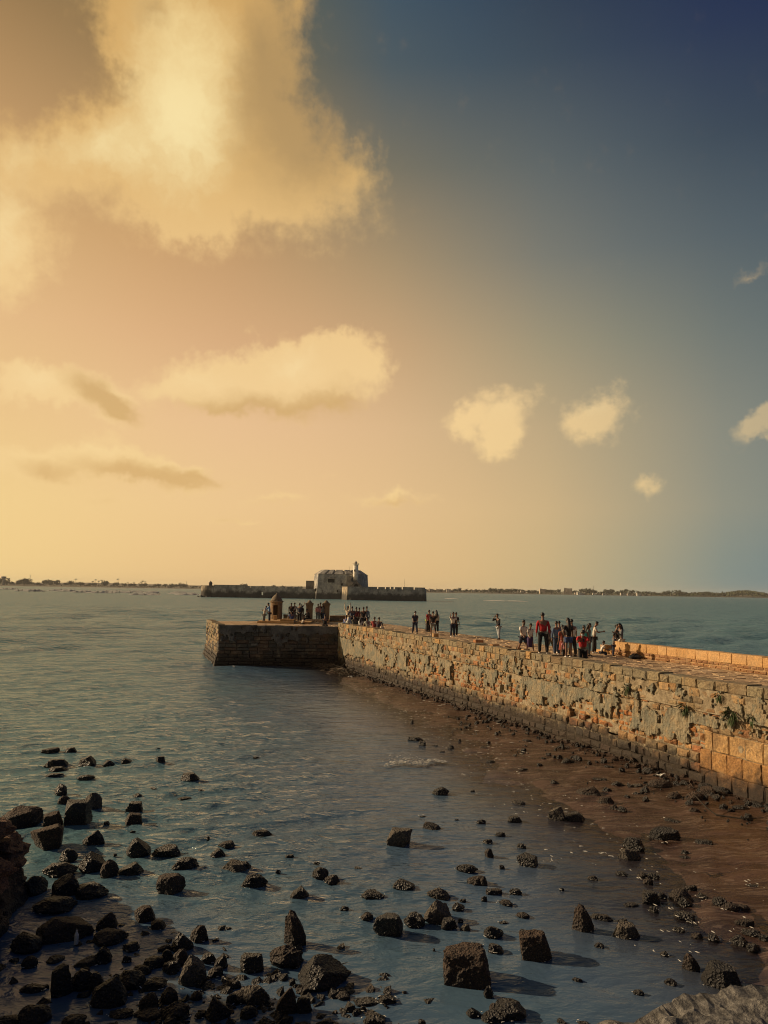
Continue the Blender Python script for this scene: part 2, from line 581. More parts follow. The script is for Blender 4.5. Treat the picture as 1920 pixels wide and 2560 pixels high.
def m_sea(N, b, out):
    p = pos(N)
    depth = N.attr('depth', 'Fac')       # metres of water under the surface
    far = N.attr('far', 'Fac')
    calm = N.attr('calm', 'Fac')
    deep = N.step(depth, 0.15, 1.2)
    silty = N.mix(deep, (0.075, 0.125, 0.205, 1), (0.115, 0.225, 0.255, 1))  # darker, bluer shallows: silt tone with foreground shade put into the colour
    n0 = N.noise(p, 0.12, 4, 0.6)
    c = N.mix(N.step(n0, 0.35, 0.7, 0, 0.4), silty, (0.085, 0.17, 0.215, 1))
    c = N.mix(N.math('MULTIPLY', N.attr('muddy', 'Fac'), 0.85), c, (0.085, 0.054, 0.042, 1))
    mp = N.n('ShaderNodeMapping')
    N.link(p, mp.inputs[0])
    mp.inputs['Rotation'].default_value = (0, 0, rad(-24))
    mp.inputs['Scale'].default_value = (0.5, 1.0, 1)
    r1 = N.noise(mp.outputs[0], 4.2, 4, 0.6, dist=0.5)
    r2 = N.noise(mp.outputs[0], 1.1, 4, 0.55, dist=0.4)
    rk = N.n('ShaderNodeMapping')
    N.link(p, rk.inputs[0])
    rk.inputs['Rotation'].default_value = (0, 0, rad(-20))
    rk.inputs['Scale'].default_value = (0.06, 0.16, 1)
    r3 = N.noise(rk.outputs[0], 1.0, 4, 0.6)
    amp = N.math('SUBTRACT', 1.0, N.math('MULTIPLY', calm, 0.85))
    h = N.math('ADD', N.math('MULTIPLY', r1, 0.15), N.math('MULTIPLY', r2, 0.44))
    h = N.math('MULTIPLY', N.math('ADD', h, N.math('MULTIPLY', r3, N.math('MULTIPLY', far, 4.5))), amp)
    nrm = bump(N, b, h, 1.0, 1.0).outputs[0]
    # silt in suspension scatters light from below the surface, whatever way the ripple faces; the surface itself only mirrors
    under = N.n('ShaderNodeBsdfDiffuse')
    N.link(c, under.inputs['Color'])
    under.inputs['Normal'].default_value = (0, 0, 1)
    up = N.n('ShaderNodeCombineXYZ')
    up.inputs[2].default_value = 1.0
    half = N.vmath('NORMALIZE', N.vmath('ADD', N.vmath('SCALE', up.outputs[0], 0.55), N.vmath('SCALE', nrm, 0.45)), (0, 0, 0))
    N.link(half, under.inputs['Normal'])
    clear = N.n('ShaderNodeBsdfTransparent')
    body = N.n('ShaderNodeMixShader')
    N.put(body.inputs[0], N.math('SUBTRACT', 1.0, N.math('POWER', 2.718, N.math('MULTIPLY', depth, N.math('MULTIPLY_ADD', N.attr('muddy', 'Fac'), 19.0, -26.0))), clamp=True))
    N.link(clear.outputs[0], body.inputs[1])
    N.link(under.outputs[0], body.inputs[2])
    gl = N.n('ShaderNodeBsdfGlossy')
    N.put(gl.inputs['Roughness'], N.math('MULTIPLY_ADD', far, 0.12, 0.09))
    N.link(nrm, gl.inputs['Normal'])
    fr = N.n('ShaderNodeFresnel')
    fr.inputs['IOR'].default_value = 1.333
    N.link(nrm, fr.inputs['Normal'])
    top = N.n('ShaderNodeMixShader')
    # a choppy surface never mirrors like a flat one at a glancing view
    N.put(top.inputs[0], N.math('MINIMUM', fr.outputs[0], 0.85))
    N.link(body.outputs[0], top.inputs[1])
    N.link(gl.outputs[0], top.inputs[2])
    N.link(top.outputs[0], out.inputs[0])
    N.t.nodes.remove(b)


MAT = {}
MAT['stone'] = mat('weathered_stone', m_stone)
MAT['plaster'] = mat('old_lime_plaster', m_plaster)
MAT['core'] = mat('rubble_fill', m_core)


def m_mortar(N, b, out):
    p = pos(N)
    n = N.noise(p, 4, 5, 0.7)
    n2 = N.noise(p, 18, 4, 0.7)
    c = N.mix(N.step(n, 0.35, 0.65), (0.20, 0.155, 0.095, 1), (0.40, 0.33, 0.22, 1))
    s = N.n('ShaderNodeSeparateXYZ')
    N.link(p, s.inputs[0])
    c = N.mix(N.step(N.math('ADD', s.outputs[2], N.math('MULTIPLY', N.math('SUBTRACT', n, 0.5), 1.2)), 0.6, 1.25, 0.95, 0), c, (0.02, 0.014, 0.010, 1))
    c = N.mix(N.step(n2, 0.5, 0.75, 0, 0.6), c, (0.11, 0.085, 0.055, 1))
    N.link(c, b.inputs['Base Color'])
    b.inputs['Roughness'].default_value = 0.95
    bump(N, b, n2, 1.0, 0.05)




def m_plaster_shaded(N, b, out):  # stained grey plaster, darkened to carry the arm front's shade in its colour
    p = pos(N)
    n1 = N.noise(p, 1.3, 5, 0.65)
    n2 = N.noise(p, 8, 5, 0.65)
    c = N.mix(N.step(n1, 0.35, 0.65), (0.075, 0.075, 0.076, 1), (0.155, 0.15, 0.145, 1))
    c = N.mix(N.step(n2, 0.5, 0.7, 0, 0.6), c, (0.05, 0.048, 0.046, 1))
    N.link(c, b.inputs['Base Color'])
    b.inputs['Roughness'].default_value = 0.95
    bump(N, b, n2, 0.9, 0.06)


MAT['plaster_shaded'] = mat('shaded_grey_plaster', m_plaster_shaded)
MAT['mortar'] = mat('lime_mortar', m_mortar)
MAT['paving'] = mat('worn_paving', m_paving)
MAT['mud'] = mat('wet_mud', m_mud)
MAT['sea'] = mat('sea_water', m_sea)
MAT['rock'] = rock_mat('dark_wet_rock', (0.010, 0.0105, 0.0115, 1), (0.036, 0.035, 0.035, 1), 0.62)
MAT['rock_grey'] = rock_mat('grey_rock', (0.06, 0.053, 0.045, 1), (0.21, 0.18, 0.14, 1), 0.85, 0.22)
MAT['rock_brown'] = rock_mat('brown_rock', (0.03, 0.02, 0.014, 1), (0.11, 0.066, 0.042, 1), 0.85, 0.35)
MAT['laterite'] = rock_mat('sunlit_red_rock', (0.12, 0.055, 0.03, 1), (0.36, 0.185, 0.105, 1), 0.9, 0.8)  # reddish stone brightened on the upper ruined blocks to stand for sun on top


def plain(name, col, rough=0.8, noise_scale=20, var=0.25):
    def f(N, b, out):
        p = pos(N)
        n = N.noise(p, noise_scale, 4, 0.6)
        c = N.mix(N.step(n, 0.3, 0.7), tuple(v * (1 - var) for v in col[:3]) + (1,), tuple(min(1, v * (1 + var)) for v in col[:3]) + (1,))
        N.link(c, b.inputs['Base Color'])
        b.inputs['Roughness'].default_value = rough
        bump(N, b, n, 0.4, 0.02)
    return mat(name, f)


def tinted(name, rough=0.85, scale=3.0):
    def f(N, b, out):
        p = pos(N)
        t = N.attr('tint')
        n = N.noise(p, scale, 5, 0.65)
        c = N.mix(N.step(n, 0.3, 0.7), N.mix(1.0, t, (0.75, 0.74, 0.72, 1), 'MULTIPLY'), N.mix(1.0, t, (1.2, 1.18, 1.14, 1), 'MULTIPLY'))
        N.link(c, b.inputs['Base Color'])
        b.inputs['Roughness'].default_value = rough
    return mat(name, f)


MAT['tinted'] = tinted('far_surfaces', 0.9, 0.15)

# ------------------------------------------------------------------ sea bed, mud and sea
SHORE_Y = [5, 8, 11, 13.1, 14.9, 18.1, 21.1, 25.4, 31.9, 41.5, 54.3, 60, 70]
SHORE_X = [8.5, 8.0, 7.0, 6.6, 5.9, 5.9, 5.2, 4.4, 3.4, 0.6, -3.0, -4.4, -5.5]


def bed_height(x, y):
    x = np.asarray(x, dtype=np.float64)
    y = np.asarray(y, dtype=np.float64)
    t = x - np.interp(y, SHORE_Y, SHORE_X)
    p = np.stack([x * 0.55, y * 0.28, np.zeros_like(x)], -1)
    wig = fbm(p, 4, 5) - 0.5
    t = t + wig * 3.2
    h = np.where(t > 0, 0.036 * np.minimum(t, 4.5) + 0.02 * np.maximum(t - 4.5, 0), np.maximum(0.04 * np.maximum(t, -4.0) + 0.085 * np.minimum(t + 4.0, 0.0), -1.6))
    # silty shelf at the foot of the fort, lower left, and the shallows along the bottom
    d = np.hypot((x + 5.2) / 3.6, (y - 10.6) / 3.4)
    h = np.maximum(h, -0.12 - 0.5 * np.maximum(d - 0.55, 0) ** 1.2)
    d2 = np.hypot((x - 1.5) / 6.5, (y - 9.0) / 4.2)
    h = np.maximum(h, -0.20 - 0.45 * np.maximum(d2 - 0.6, 0) ** 1.2)
    q = np.stack([x * 1.3, y * 0.8, np.zeros_like(x)], -1)
    h = h + ((fbm(q, 5, 11, 0.6) - 0.5) * 0.26 + (fbm(q * 4, 3, 31) - 0.5) * 0.03) * np.where(t > 0, 1.0, 0.4)
    inside = 0.9371 * (x + 3.4) + 0.349 * (y - 60.5)          # metres behind the face of the pier wall
    return np.where((y > 75) | (inside > 3.0), -1.6, h)


def build_mud():
    xs = np.arange(-14, 20.01, 0.16)
    ys = np.arange(3, 64.01, 0.2)
    X, Y = np.meshgrid(xs, ys)
    Z = bed_height(X.ravel(), Y.ravel())
    v = np.stack([X.ravel(), Y.ravel(), Z], -1)
    nx = len(xs)
    i = np.arange(len(ys) - 1)[:, None] * nx + np.arange(nx - 1)[None, :]
    f = np.stack([i, i + 1, i + 1 + nx, i + nx], -1).reshape(-1, 4)
    o = mesh_obj('mudflat', v.tolist(), f.tolist(), MAT['mud'], smooth=True)
    a = o.data.attributes.new('silt', 'FLOAT', 'POINT')
    t = X.ravel() - np.interp(Y.ravel(), SHORE_Y, SHORE_X)
    a.data.foreach_set('value', smooth01(-t, -0.5, 2.5).astype(np.float32))
    tag(o, kind='structure')


def build_sea():
    rng = np.random.default_rng(4)
    dep = np.linspace(40, 0.45, 760)
    r = 6.0 / np.tan(np.radians(dep))
    r = np.concatenate([[0.4, 2.5, 4.5], r[r > 5.5], np.geomspace(r[-1] * 1.1, 6000, 40)])
    a = np.concatenate([np.linspace(-180, -34, 42)[:-1], np.linspace(-34, 34, 620), np.linspace(34, 180, 42)[1:]])
    A, Rr = np.meshgrid(np.radians(a), r)
    x = (Rr * np.sin(A)).ravel()
    y = (Rr * np.cos(A)).ravel()
    dr = np.gradient(r)[:, None] * np.ones_like(A)
    bed = np.where(Rr.ravel() < 90, bed_height(x, y), -1.6)
    depth = -bed
    z = np.zeros_like(x)
    cell = np.maximum(dr, 0.02).ravel()
    inside = (np.abs(np.degrees(A.ravel())) < 35)
    # wind waves running in from the left towards the pier
    gust = fbm(np.stack([x * 0.06, y * 0.04, 0 * x], -1), 3, 77)
    dist = np.hypot(x, y)
    for k in range(150):
        offshore = 1.0
        if k >= 110:
            L = 2.2 * (26 / 2.2) ** rng.random()
            th = math.radians(-58) + rng.normal(0, 0.35)
            amp = 0.019 * L * (0.5 + rng.random()) * 0.55
            offshore = smooth01(dist, 22 + 2.5 * L, 60 + 7 * L)
        elif k < 94:
            L = 0.17 * (1.7 / 0.17) ** rng.random()
            th = math.radians(-58) + rng.normal(0, 0.36)
            amp = 0.0036 * L ** 0.95 * (0.5 + rng.random())
        else:
            L = rng.uniform(1.8, 3.4)
            th = math.radians(-56) + rng.normal(0, 0.16)
            amp = 0.0042 * (0.5 + rng.random())
        kx, ky = math.cos(th) * 2 * math.pi / L, math.sin(th) * 2 * math.pi / L
        keep = smooth01(L / cell, 2.0, 4.0)
        ph = rng.random() * 6.28
        wv = kx * x + ky * y + ph + 2.5 * gust
        z += amp * keep * offshore * (np.sin(wv) + 0.3 * np.cos(2 * wv))
    z *= (0.55 + 0.9 * gust)
    shallow = smooth01(depth, 0.02, 0.75)
    near_calm = smooth01(y, 9.5, 20)
    calm = 1 - shallow * (0.30 + 0.70 * near_calm)
    z *= (1 - 0.93 * calm) * inside
    v = np.stack([x, y, z], -1)
    n = len(a)
    i = np.arange(len(r) - 1)[:, None] * n + np.arange(n - 1)[None, :]
    f = np.ascontiguousarray(np.stack([i, i + n, i + 1 + n, i + 1], -1).reshape(-1, 4)[:, ::-1])
    me = bpy.data.meshes.new('sea')
    me.vertices.add(len(v))
    me.vertices.foreach_set('co', v.astype(np.float32).ravel())
    me.loops.add(len(f) * 4)
    me.loops.foreach_set('vertex_index', f.astype(np.int32).ravel())
    me.polygons.add(len(f))
    me.polygons.foreach_set('loop_start', np.arange(0, len(f) * 4, 4, dtype=np.int32))
    me.polygons.foreach_set('use_smooth', [True] * len(f))
    me.update(calc_edges=True)
    me.validate()
    for nm, val in (('depth', np.maximum(depth, 0.0)), ('far', smooth01(np.hypot(x, y), 25, 260)), ('calm', calm), ('muddy', np.where(np.hypot(x, y) < 75, smooth01(x - np.interp(y, SHORE_Y, SHORE_X), -4.2, 1.0) * smooth01(y, 7, 12), 0.0))):
        at = me.attributes.new(nm, 'FLOAT', 'POINT')
        at.data.foreach_set('value', val.astype(np.float32))
    me.materials.append(MAT['sea'])
    o = bpy.data.objects.new('sea', me)
    COL.objects.link(o)
    tag(o, kind='structure')


build_mud()
build_sea()

# ------------------------------------------------------------------ the pier
UD = Vector((0.349, -0.9371, 0)).normalized()
ND = Vector((UD.y, -UD.x, 0))                    # outward, to the left
C0 = Vector((-3.4, 60.5, 0))


class Frame:
    """a wall face: u runs along it, w goes into the wall, z is up"""
    def __init__(self, o, u, n):
        self.o, self.u, self.n = o, u, n

    def __call__(self, u, w, z):
        return self.o + self.u * u - self.n * w + Vector((0, 0, z))


MAIN = Frame(C0, UD, ND)
ARM_L = Vector((-12.7, 60.25, 0))
arm_u = (C0 - ARM_L).normalized()
ARM = Frame(ARM_L, arm_u, Vector((arm_u.y, -arm_u.x, 0)))
ARM_LEN = (C0 - ARM_L).length
END_L = Vector((-15.9, 70.2, 0))
end_u = (ARM_L - END_L).normalized()
END = Frame(END_L, end_u, Vector((end_u.y, -end_u.x, 0)))
END_LEN = (ARM_L - END_L).length
TOP, DECK, ARM_TOP, ARM_DECK = 3.38, 2.85, 3.12, 2.95

OCHRE = [(0.42, 0.26, 0.12), (0.46, 0.31, 0.155), (0.40, 0.22, 0.09), (0.37, 0.27, 0.16), (0.33, 0.24, 0.145), (0.44, 0.28, 0.135), (0.39, 0.185, 0.08)]
DULL = [(0.07, 0.07, 0.07), (0.09, 0.085, 0.08), (0.06, 0.06, 0.06), (0.11, 0.08, 0.066)]  # stained greys, with the shade on the arm front put into the colour
RUST = [(0.44, 0.20, 0.07), (0.40, 0.17, 0.06), (0.46, 0.25, 0.10), (0.36, 0.16, 0.07)]
GREY = [(0.27, 0.235, 0.155), (0.235, 0.205, 0.14), (0.31, 0.26, 0.165), (0.26, 0.20, 0.12), (0.33, 0.25, 0.14)]
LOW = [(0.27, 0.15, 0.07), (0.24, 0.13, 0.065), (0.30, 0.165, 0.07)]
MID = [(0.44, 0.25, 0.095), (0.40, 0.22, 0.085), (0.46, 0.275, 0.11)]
PALE_OCHRE = [(0.52, 0.335, 0.15), (0.48, 0.30, 0.125), (0.55, 0.36, 0.165), (0.46, 0.29, 0.13)]  # palest ochre stone: top ashlar row, steps and pale loose blocks


def stone_shape(rng, u0, u1, z0, z1, proud, depth, cham, fine, joint, sag=0.0):
    """front-facing dressed stone: recessed joints all round, chamfered worn arris, uneven face.  -> (u, w, z) verts, faces"""
    j = joint
    u0, u1, z0, z1 = u0 + j, u1 - j, z0 + j, z1 - j
    g = lambda s: rng.gauss(0, s)
    c = min(cham, 0.35 * (u1 - u0), 0.35 * (z1 - z0))
    k = 0.12 * c + 0.006
    vs = []
    corners = [(u0, z0), (u1, z0), (u1, z1), (u0, z1)]
    corners = [(a + g(k), b + g(k)) for a, b in corners]
    for a, b in corners:
        vs.append((a, depth, b))
    for a, b in corners:
        vs.append((a, -proud + c * 0.9, b))
    cu, cz = (u0 + u1) / 2, (z0 + z1) / 2
    if not fine:
        for a, b in corners:
            vs.append((a + math.copysign(c, cu - a), -proud + g(0.012), b + math.copysign(c, cz - b)))
        vs.append((cu + g(0.1 * (u1 - u0)), -proud - abs(g(0.02)), cz + g(0.1 * (z1 - z0))))
        fs = [(i, (i + 1) % 4, 4 + (i + 1) % 4, 4 + i) for i in range(4)]
        fs += [(4 + i, 4 + (i + 1) % 4, 8 + (i + 1) % 4, 8 + i) for i in range(4)]
        fs += [(8 + i, 8 + (i + 1) % 4, 12) for i in range(4)]
        return vs, fs
    n = 4
    base = len(vs)
    for iz in range(n):
        for iu in range(n):
            fu, fz = iu / (n - 1), iz / (n - 1)
            a = u0 + c + (u1 - u0 - 2 * c) * fu + (0 if iu in (0, n - 1) else g(0.03))
            b = z0 + c + (z1 - z0 - 2 * c) * fz + (0 if iz in (0, n - 1) else g(0.03))
            vs.append((a, -proud + g(0.011), b))
    fs = [(i, (i + 1) % 4, 4 + (i + 1) % 4, 4 + i) for i in range(4)]
    for iz in range(n - 1):
        for iu in range(n - 1):
            q = base + iz * n + iu
            fs.append((q, q + 1, q + n + 1, q + n))
    rim = [[base + i for i in range(n)], [base + i * n + n - 1 for i in range(n)], [base + n * n - 1 - i for i in range(n)], [base + (n - 1 - i) * n for i in range(n)]]
    for s in range(4):
        r = rim[s]
        fs.append((4 + s, 4 + (s + 1) % 4, r[-1], r[-2]))
        for q in range(n - 2, 0, -1):
            fs.append((4 + s, r[q], r[q - 1]))
    return vs, fs


jetty = empty('jetty', (C0.x, C0.y, 0))
tag(jetty, 'long weathered stone pier running from the right edge to an L-shaped end', 'pier')
JOFF = jetty.location.copy()
STONES = []            # (size on screen, name, verts, faces, tint)


def put_stone(frame, shape, tint, name='stone', weight=1.0):
    vs, fs = shape
    wv = [frame(*v) - JOFF for v in vs]
    c = sum((Vector(v) for v in wv), Vector()) / len(wv) + JOFF
    ext = max(v[0] for v in vs) - min(v[0] for v in vs)
    exz = max(v[2] for v in vs) - min(v[2] for v in vs)
    dist = (c - Vector((0, 0, 6))).length
    vis = abs((c - Vector((0, 0, 6))).normalized().dot(frame.n))
    inframe = abs(c.x / max(c.y, 1)) < 0.52
    size = (min(ext * max(vis, 0.3), exz) / dist if inframe else 0) * weight
    STONES.append((size, name, wv, fs, tint))


def hole_at(u, z):
    for a, b, c, d in HOLES:
        if a < u < b and c < z < d:
            return True
    return False


HOLES = [(37.55, 38.12, 0.2, 0.52), (20.38, 20.66, 0.8, 1.98), (27.5, 27.8, 2.42, 2.66), (25.6, 25.95, 1.35, 1.7), (14.2, 14.6, 1.5, 2.0),
         (14.55, 14.8, 2.5, 2.7), (20.75, 21.05, 2.45, 2.65), (38.12, 38.3, 0.55, 1.1), (31.2, 31.7, 1.15, 1.4), (32.2, 32.6, 1.2, 1.36), (29.4, 29.7, 1.3, 1.6), (9.6, 9.85, 1.9, 2.3)]


def main_wall():
    rng = random.Random(11)
    z_split = 38.3
    # big ashlar blocks at the landward end
    rows = [(-0.45, 0.09), (0.09, 0.66), (0.66, 1.25), (1.25, 1.82)]
    for ri, (z0, z1) in enumerate(rows):
        u = z_split + (0.0, 0.02, 0.0, 0.22)[ri] - (0.0 if ri else 0.6)
        first = True
        while u < 49:
            L = rng.uniform(0.5, 0.72) if ri else rng.uniform(0.5, 0.9)
            if ri == 3 and first:
                L = 0.35
            first = False
            t = rng.choice((GREY, LOW, MID, PALE_OCHRE)[ri])
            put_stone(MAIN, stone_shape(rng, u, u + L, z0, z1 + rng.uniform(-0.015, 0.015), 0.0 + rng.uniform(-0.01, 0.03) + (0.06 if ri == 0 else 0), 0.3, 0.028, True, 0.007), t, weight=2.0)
            u += L
    # coursed rubble below, small stones in the middle, squarer ones under the coping
    def course(z0, z1, ua, ub, lmin, lmax, pal, proud, cham, miss, joint=0.011, rough=0.02, fine=False):
        u = ua
        while u < ub:
            L = rng.uniform(lmin, lmax)
            a, b = z0 + rng.gauss(0, 0.012), z1 + rng.gauss(0, 0.012)
            if not (hole_at(u + L / 2, (z0 + z1) / 2) or rng.random() < miss):
                t = rng.choice(pal)
                f = rng.uniform(0.8, 1.15)
                t = tuple(min(0.6, q * f) for q in t)
                put_stone(MAIN, stone_shape(rng, u, u + L, a, b, proud + rng.gauss(0, rough), 0.28, cham, fine, joint), t)
            u += L
    z = -0.45
    while z < 0.95:
        h = rng.uniform(0.24, 0.36)
        course(z, z + h, 0.0, z_split, 0.32, 0.72, OCHRE + GREY, 0.03 + max(0, (0.4 - z)) * 0.08, 0.05, 0.03, 0.014, 0.022)
        z += h
    zlow = z
    while z < 2.38:
        h = rng.uniform(0.15, 0.25)
        z1 = min(z + h, 2.38)
        course(z, z1, 0.0, z_split if z < 1.82 else 49, 0.18, 0.42, OCHRE if z > 1.75 else OCHRE[:3] + RUST + RUST, -0.02, 0.04, 0.035, 0.012, 0.03)
        z = z1
    course(1.82, 2.10, 38.3, 49, 0.3, 0.6, OCHRE + GREY, 0.0, 0.05, 0.02, 0.012, 0.03)
    z = 2.38
    while z < 3.0:
        h = rng.uniform(0.16, 0.22)
        z1 = z + h if z + h < 2.95 else 3.08
        course(z, z1, 0.0, 33, 0.2, 0.5, OCHRE + GREY + GREY, 0.035, 0.03, 0.012, 0.009, 0.015)
        course(z, z1, 33, 49, 0.28, 0.62, GREY + OCHRE[:4], 0.03, 0.045, 0.02, 0.011, 0.025)
        z = z1
        if z >= 3.08:
            break
    # coping course, each stone a little out of line with the next
    u = 0.0
    while u < 49:
        L = rng.uniform(0.35, 0.8)
        t = rng.choice(GREY if rng.random() < 0.88 else PALE_OCHRE)
        put_stone(MAIN, stone_shape(rng, u, u + L, 3.075, TOP + rng.gauss(0, 0.02), 0.045 + rng.gauss(0, 0.015), 0.55, 0.035, True, 0.008), t, weight=1.3)
        u += L


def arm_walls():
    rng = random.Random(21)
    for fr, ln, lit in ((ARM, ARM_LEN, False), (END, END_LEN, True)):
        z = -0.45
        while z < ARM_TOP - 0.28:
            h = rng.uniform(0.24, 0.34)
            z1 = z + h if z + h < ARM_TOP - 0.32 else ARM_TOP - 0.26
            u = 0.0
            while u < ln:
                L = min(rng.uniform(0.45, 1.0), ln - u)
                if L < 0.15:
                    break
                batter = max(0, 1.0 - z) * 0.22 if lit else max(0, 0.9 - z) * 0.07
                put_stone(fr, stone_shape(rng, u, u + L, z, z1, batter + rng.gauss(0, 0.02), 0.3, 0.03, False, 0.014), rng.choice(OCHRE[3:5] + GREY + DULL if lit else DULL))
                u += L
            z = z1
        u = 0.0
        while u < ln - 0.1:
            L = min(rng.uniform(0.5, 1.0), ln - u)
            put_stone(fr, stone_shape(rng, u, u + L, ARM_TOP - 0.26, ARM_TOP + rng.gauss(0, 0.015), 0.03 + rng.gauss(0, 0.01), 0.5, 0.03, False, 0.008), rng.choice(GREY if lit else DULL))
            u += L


main_wall()
arm_walls()
STONES.sort(key=lambda s: -s[0])
rest = Geo()
for k, (size, name, vs, fs, tint) in enumerate(STONES):
    if k < 300:
        mesh_obj(name, vs, fs, MAT['stone'], jetty, [tuple(tint) + (1,)] * len(vs))
    else:
        rest.add(vs, fs, tint)
tag(rest.build('stonework', MAT['stone'], jetty), kind='stuff')


def plaster(fr, u0, u1, z0, z1, want, step, seed, base, name='plaster', kind_of='plaster'):
    """a ragged skin of old plaster: a sheet with bites taken out of it and thickness at its edges"""
    us = np.arange(u0, u1 + step / 2, step)
    zs = np.arange(z0, z1 + step / 2, step)
    Ug, Zg = np.meshgrid(us, zs)
    u, z = Ug.ravel(), Zg.ravel()
    p3 = np.stack([u * 0.55, z * 1.1, 0 * u], -1)
    n = 0.42 * fbm(p3 * 1.2, 4, seed) + 0.38 * fbm(np.stack([u * 2.6, z * 1.7, 0 * u + 3], -1), 4, seed + 9, 0.6) + 0.20 * fbm(np.stack([u * 7.5, z * 3.2, 0 * u + 3], -1), 3, seed + 19, 0.6)
    m = n + want(u, z)
    thick = 0.02 + 0.07 * fbm(np.stack([u * 1.4, z * 1.4, 0 * u], -1), 3, seed + 4) + 0.07 * (fbm(np.stack([u * 7, z * 3, 0 * u], -1), 4, seed + 6, 0.65) - 0.5)
    thick = thick * smooth01(m, 0.48, 0.56) + 0.008
    keep = (m > 0.5).reshape(Ug.shape)
    cell = keep[:-1, :-1] & keep[1:, :-1] & keep[:-1, 1:] & keep[1:, 1:]
    nu = len(us)
    idx = {}
    vs, fs = [], []
    jit = np.random.default_rng(seed).normal(0, step * 0.16, (len(u), 2))

    def front(q):
        if q not in idx:
            idx[q] = len(vs)
            vs.append(fr(u[q] + jit[q, 0], -(base + thick[q]), z[q] + jit[q, 1]) - JOFF)
        return idx[q]

    def back(q):
        k = ('b', q)
        if k not in idx:
            idx[k] = len(vs)
            vs.append(fr(u[q] + jit[q, 0], 0.06, z[q] + jit[q, 1]) - JOFF)
        return idx[k]
    H_, W_ = cell.shape
    for r in range(H_):
        for c in np.nonzero(cell[r])[0]:
            a, b, d, e = r * nu + c, r * nu + c + 1, (r + 1) * nu + c + 1, (r + 1) * nu + c
            fs.append((front(a), front(b), front(d), front(e)))
            for (p, q, rr, cc) in ((a, b, r - 1, c), (b, d, r, c + 1), (d, e, r + 1, c), (e, a, r, c - 1)):
                if not (0 <= rr < H_ and 0 <= cc < W_ and cell[rr, cc]):
                    fs.append((front(q), front(p), back(p), back(q)))
    o = mesh_obj(name, vs, fs, MAT[kind_of], jetty)
    tag(o, kind='stuff')        # ragged scraps too small to pick apart
    return o


def want_main(u, z):
    band = smooth01(z, 0.85, 1.35) * (1 - smooth01(z, 2.28, 2.40))
    v = -0.20 + 0.26 * band
    v = v - 0.16 * smooth01(-z, -1.55, -0.9) * smooth01(u, 13, 20) * (1 - smooth01(u, 36, 38))
    v = v + 0.06 * (1 - smooth01(u, 6, 20))
    v = np.where((u > 38.0) & (z < 1.95), -1, v)
    v = v - 0.12 * smooth01(u, 38.5, 41)
    v = v - 0.1 * np.exp(-((u - 31.5) / 1.6) ** 2 - ((z - 1.35) / 0.3) ** 2)
    for a, b, c, d in HOLES:
        v = np.where((u > a - 0.03) & (u < b + 0.03) & (z > c - 0.03) & (z < d + 0.03), -1, v)
    return v


plaster(MAIN, 0.1, 46, 0.55, 2.44, want_main, 0.055, 3, 0.012)
plaster(MAIN, 26, 46, 2.35, 3.12, lambda u, z: -0.035 + 0 * u, 0.055, 8, 0.05)
plaster(MAIN, 0.1, 26, 2.4, 3.1, lambda u, z: -0.08 + 0 * u, 0.07, 15, 0.045)
plaster(ARM, 0.1, ARM_LEN - 0.05, 1.55, ARM_TOP - 0.02, lambda u, z: -0.03 + 0.14 * smooth01(z, 2.35, 2.65) - 0.05 * smooth01(-z, -2.1, -1.6), 0.08, 19, 0.035, kind_of='plaster_shaded')
plaster(END, 0.1, END_LEN - 0.05, 1.9, ARM_TOP - 0.02, lambda u, z: -0.12 + 0 * u, 0.09, 23, 0.035)



def mortar(fr, u0, u1, z0, z1, w, seed, step=0.07):
    us = np.arange(u0, u1, step)
    zs = np.arange(z0, z1 + 0.01, step)
    Ug, Zg = np.meshgrid(us, zs)
    u, z = Ug.ravel(), Zg.ravel()
    ww = w + 0.06 * (fbm(np.stack([u * 1.5, z * 2.0, 0 * u], -1), 3, seed) - 0.5) * 2 + 0.02 * (fbm(np.stack([u * 8, z * 8, 0 * u], -1), 2, seed + 3) - 0.5)
    for a, b, c, d in (HOLES if fr is MAIN else []):
        ww = np.where((u > a) & (u < b) & (z > c) & (z < d), 0.24, ww)
    vs = [fr(p, q, r) - JOFF for p, q, r in zip(u, ww, z)]
    n = len(us)
    fs = [(i * n + k, i * n + k + 1, (i + 1) * n + k + 1, (i + 1) * n + k) for i in range(len(zs) - 1) for k in range(n - 1)]
    mesh_obj('mortar', vs, fs, MAT['mortar'], jetty)


mortar(MAIN, 0.05, 48, 2.38, 3.12, -0.012, 61)
mortar(MAIN, 0.05, 48, 0.95, 2.38, 0.035, 62)
mortar(MAIN, 0.05, 38.2, -0.3, 0.95, 0.0, 63)

# rubble body under the paving
g = Geo()
W_J = 8.6
pts = [MAIN(0, 0.2, 0), MAIN(50, 0.2, 0), MAIN(50, W_J, 0), MAIN(-13.5, W_J, 0), Vector((-1.8, 77, 0)), Vector((-15.6, 70.6, 0)), Vector((-12.55, 60.5, 0)), MAIN(0, 0.2, 0) + Vector((-0.05, 0.2, 0))]
pts = [p - JOFF for p in pts]
n = len(pts)
g.add([p + Vector((0, 0, -1.2)) for p in pts] + [p + Vector((0, 0, DECK - 0.20)) for p in pts],
      [(i, (i + 1) % n, n + (i + 1) % n, n + i) for i in range(n)] + [tuple(range(n, 2 * n))])
g.build('rubble_core', MAT['core'], jetty)
g = Geo()      # inner side of the coping wall, facing the walkway
g.box(0, 50, 0.12, 0.5, DECK - 0.2, TOP - 0.03, fn=lambda u, w, z: MAIN(u, w, z) - JOFF)
g.box(0.1, ARM_LEN, 0.12, 0.45, ARM_DECK - 0.3, ARM_TOP - 0.03, fn=lambda u, w, z: ARM(u, w, z) - JOFF)
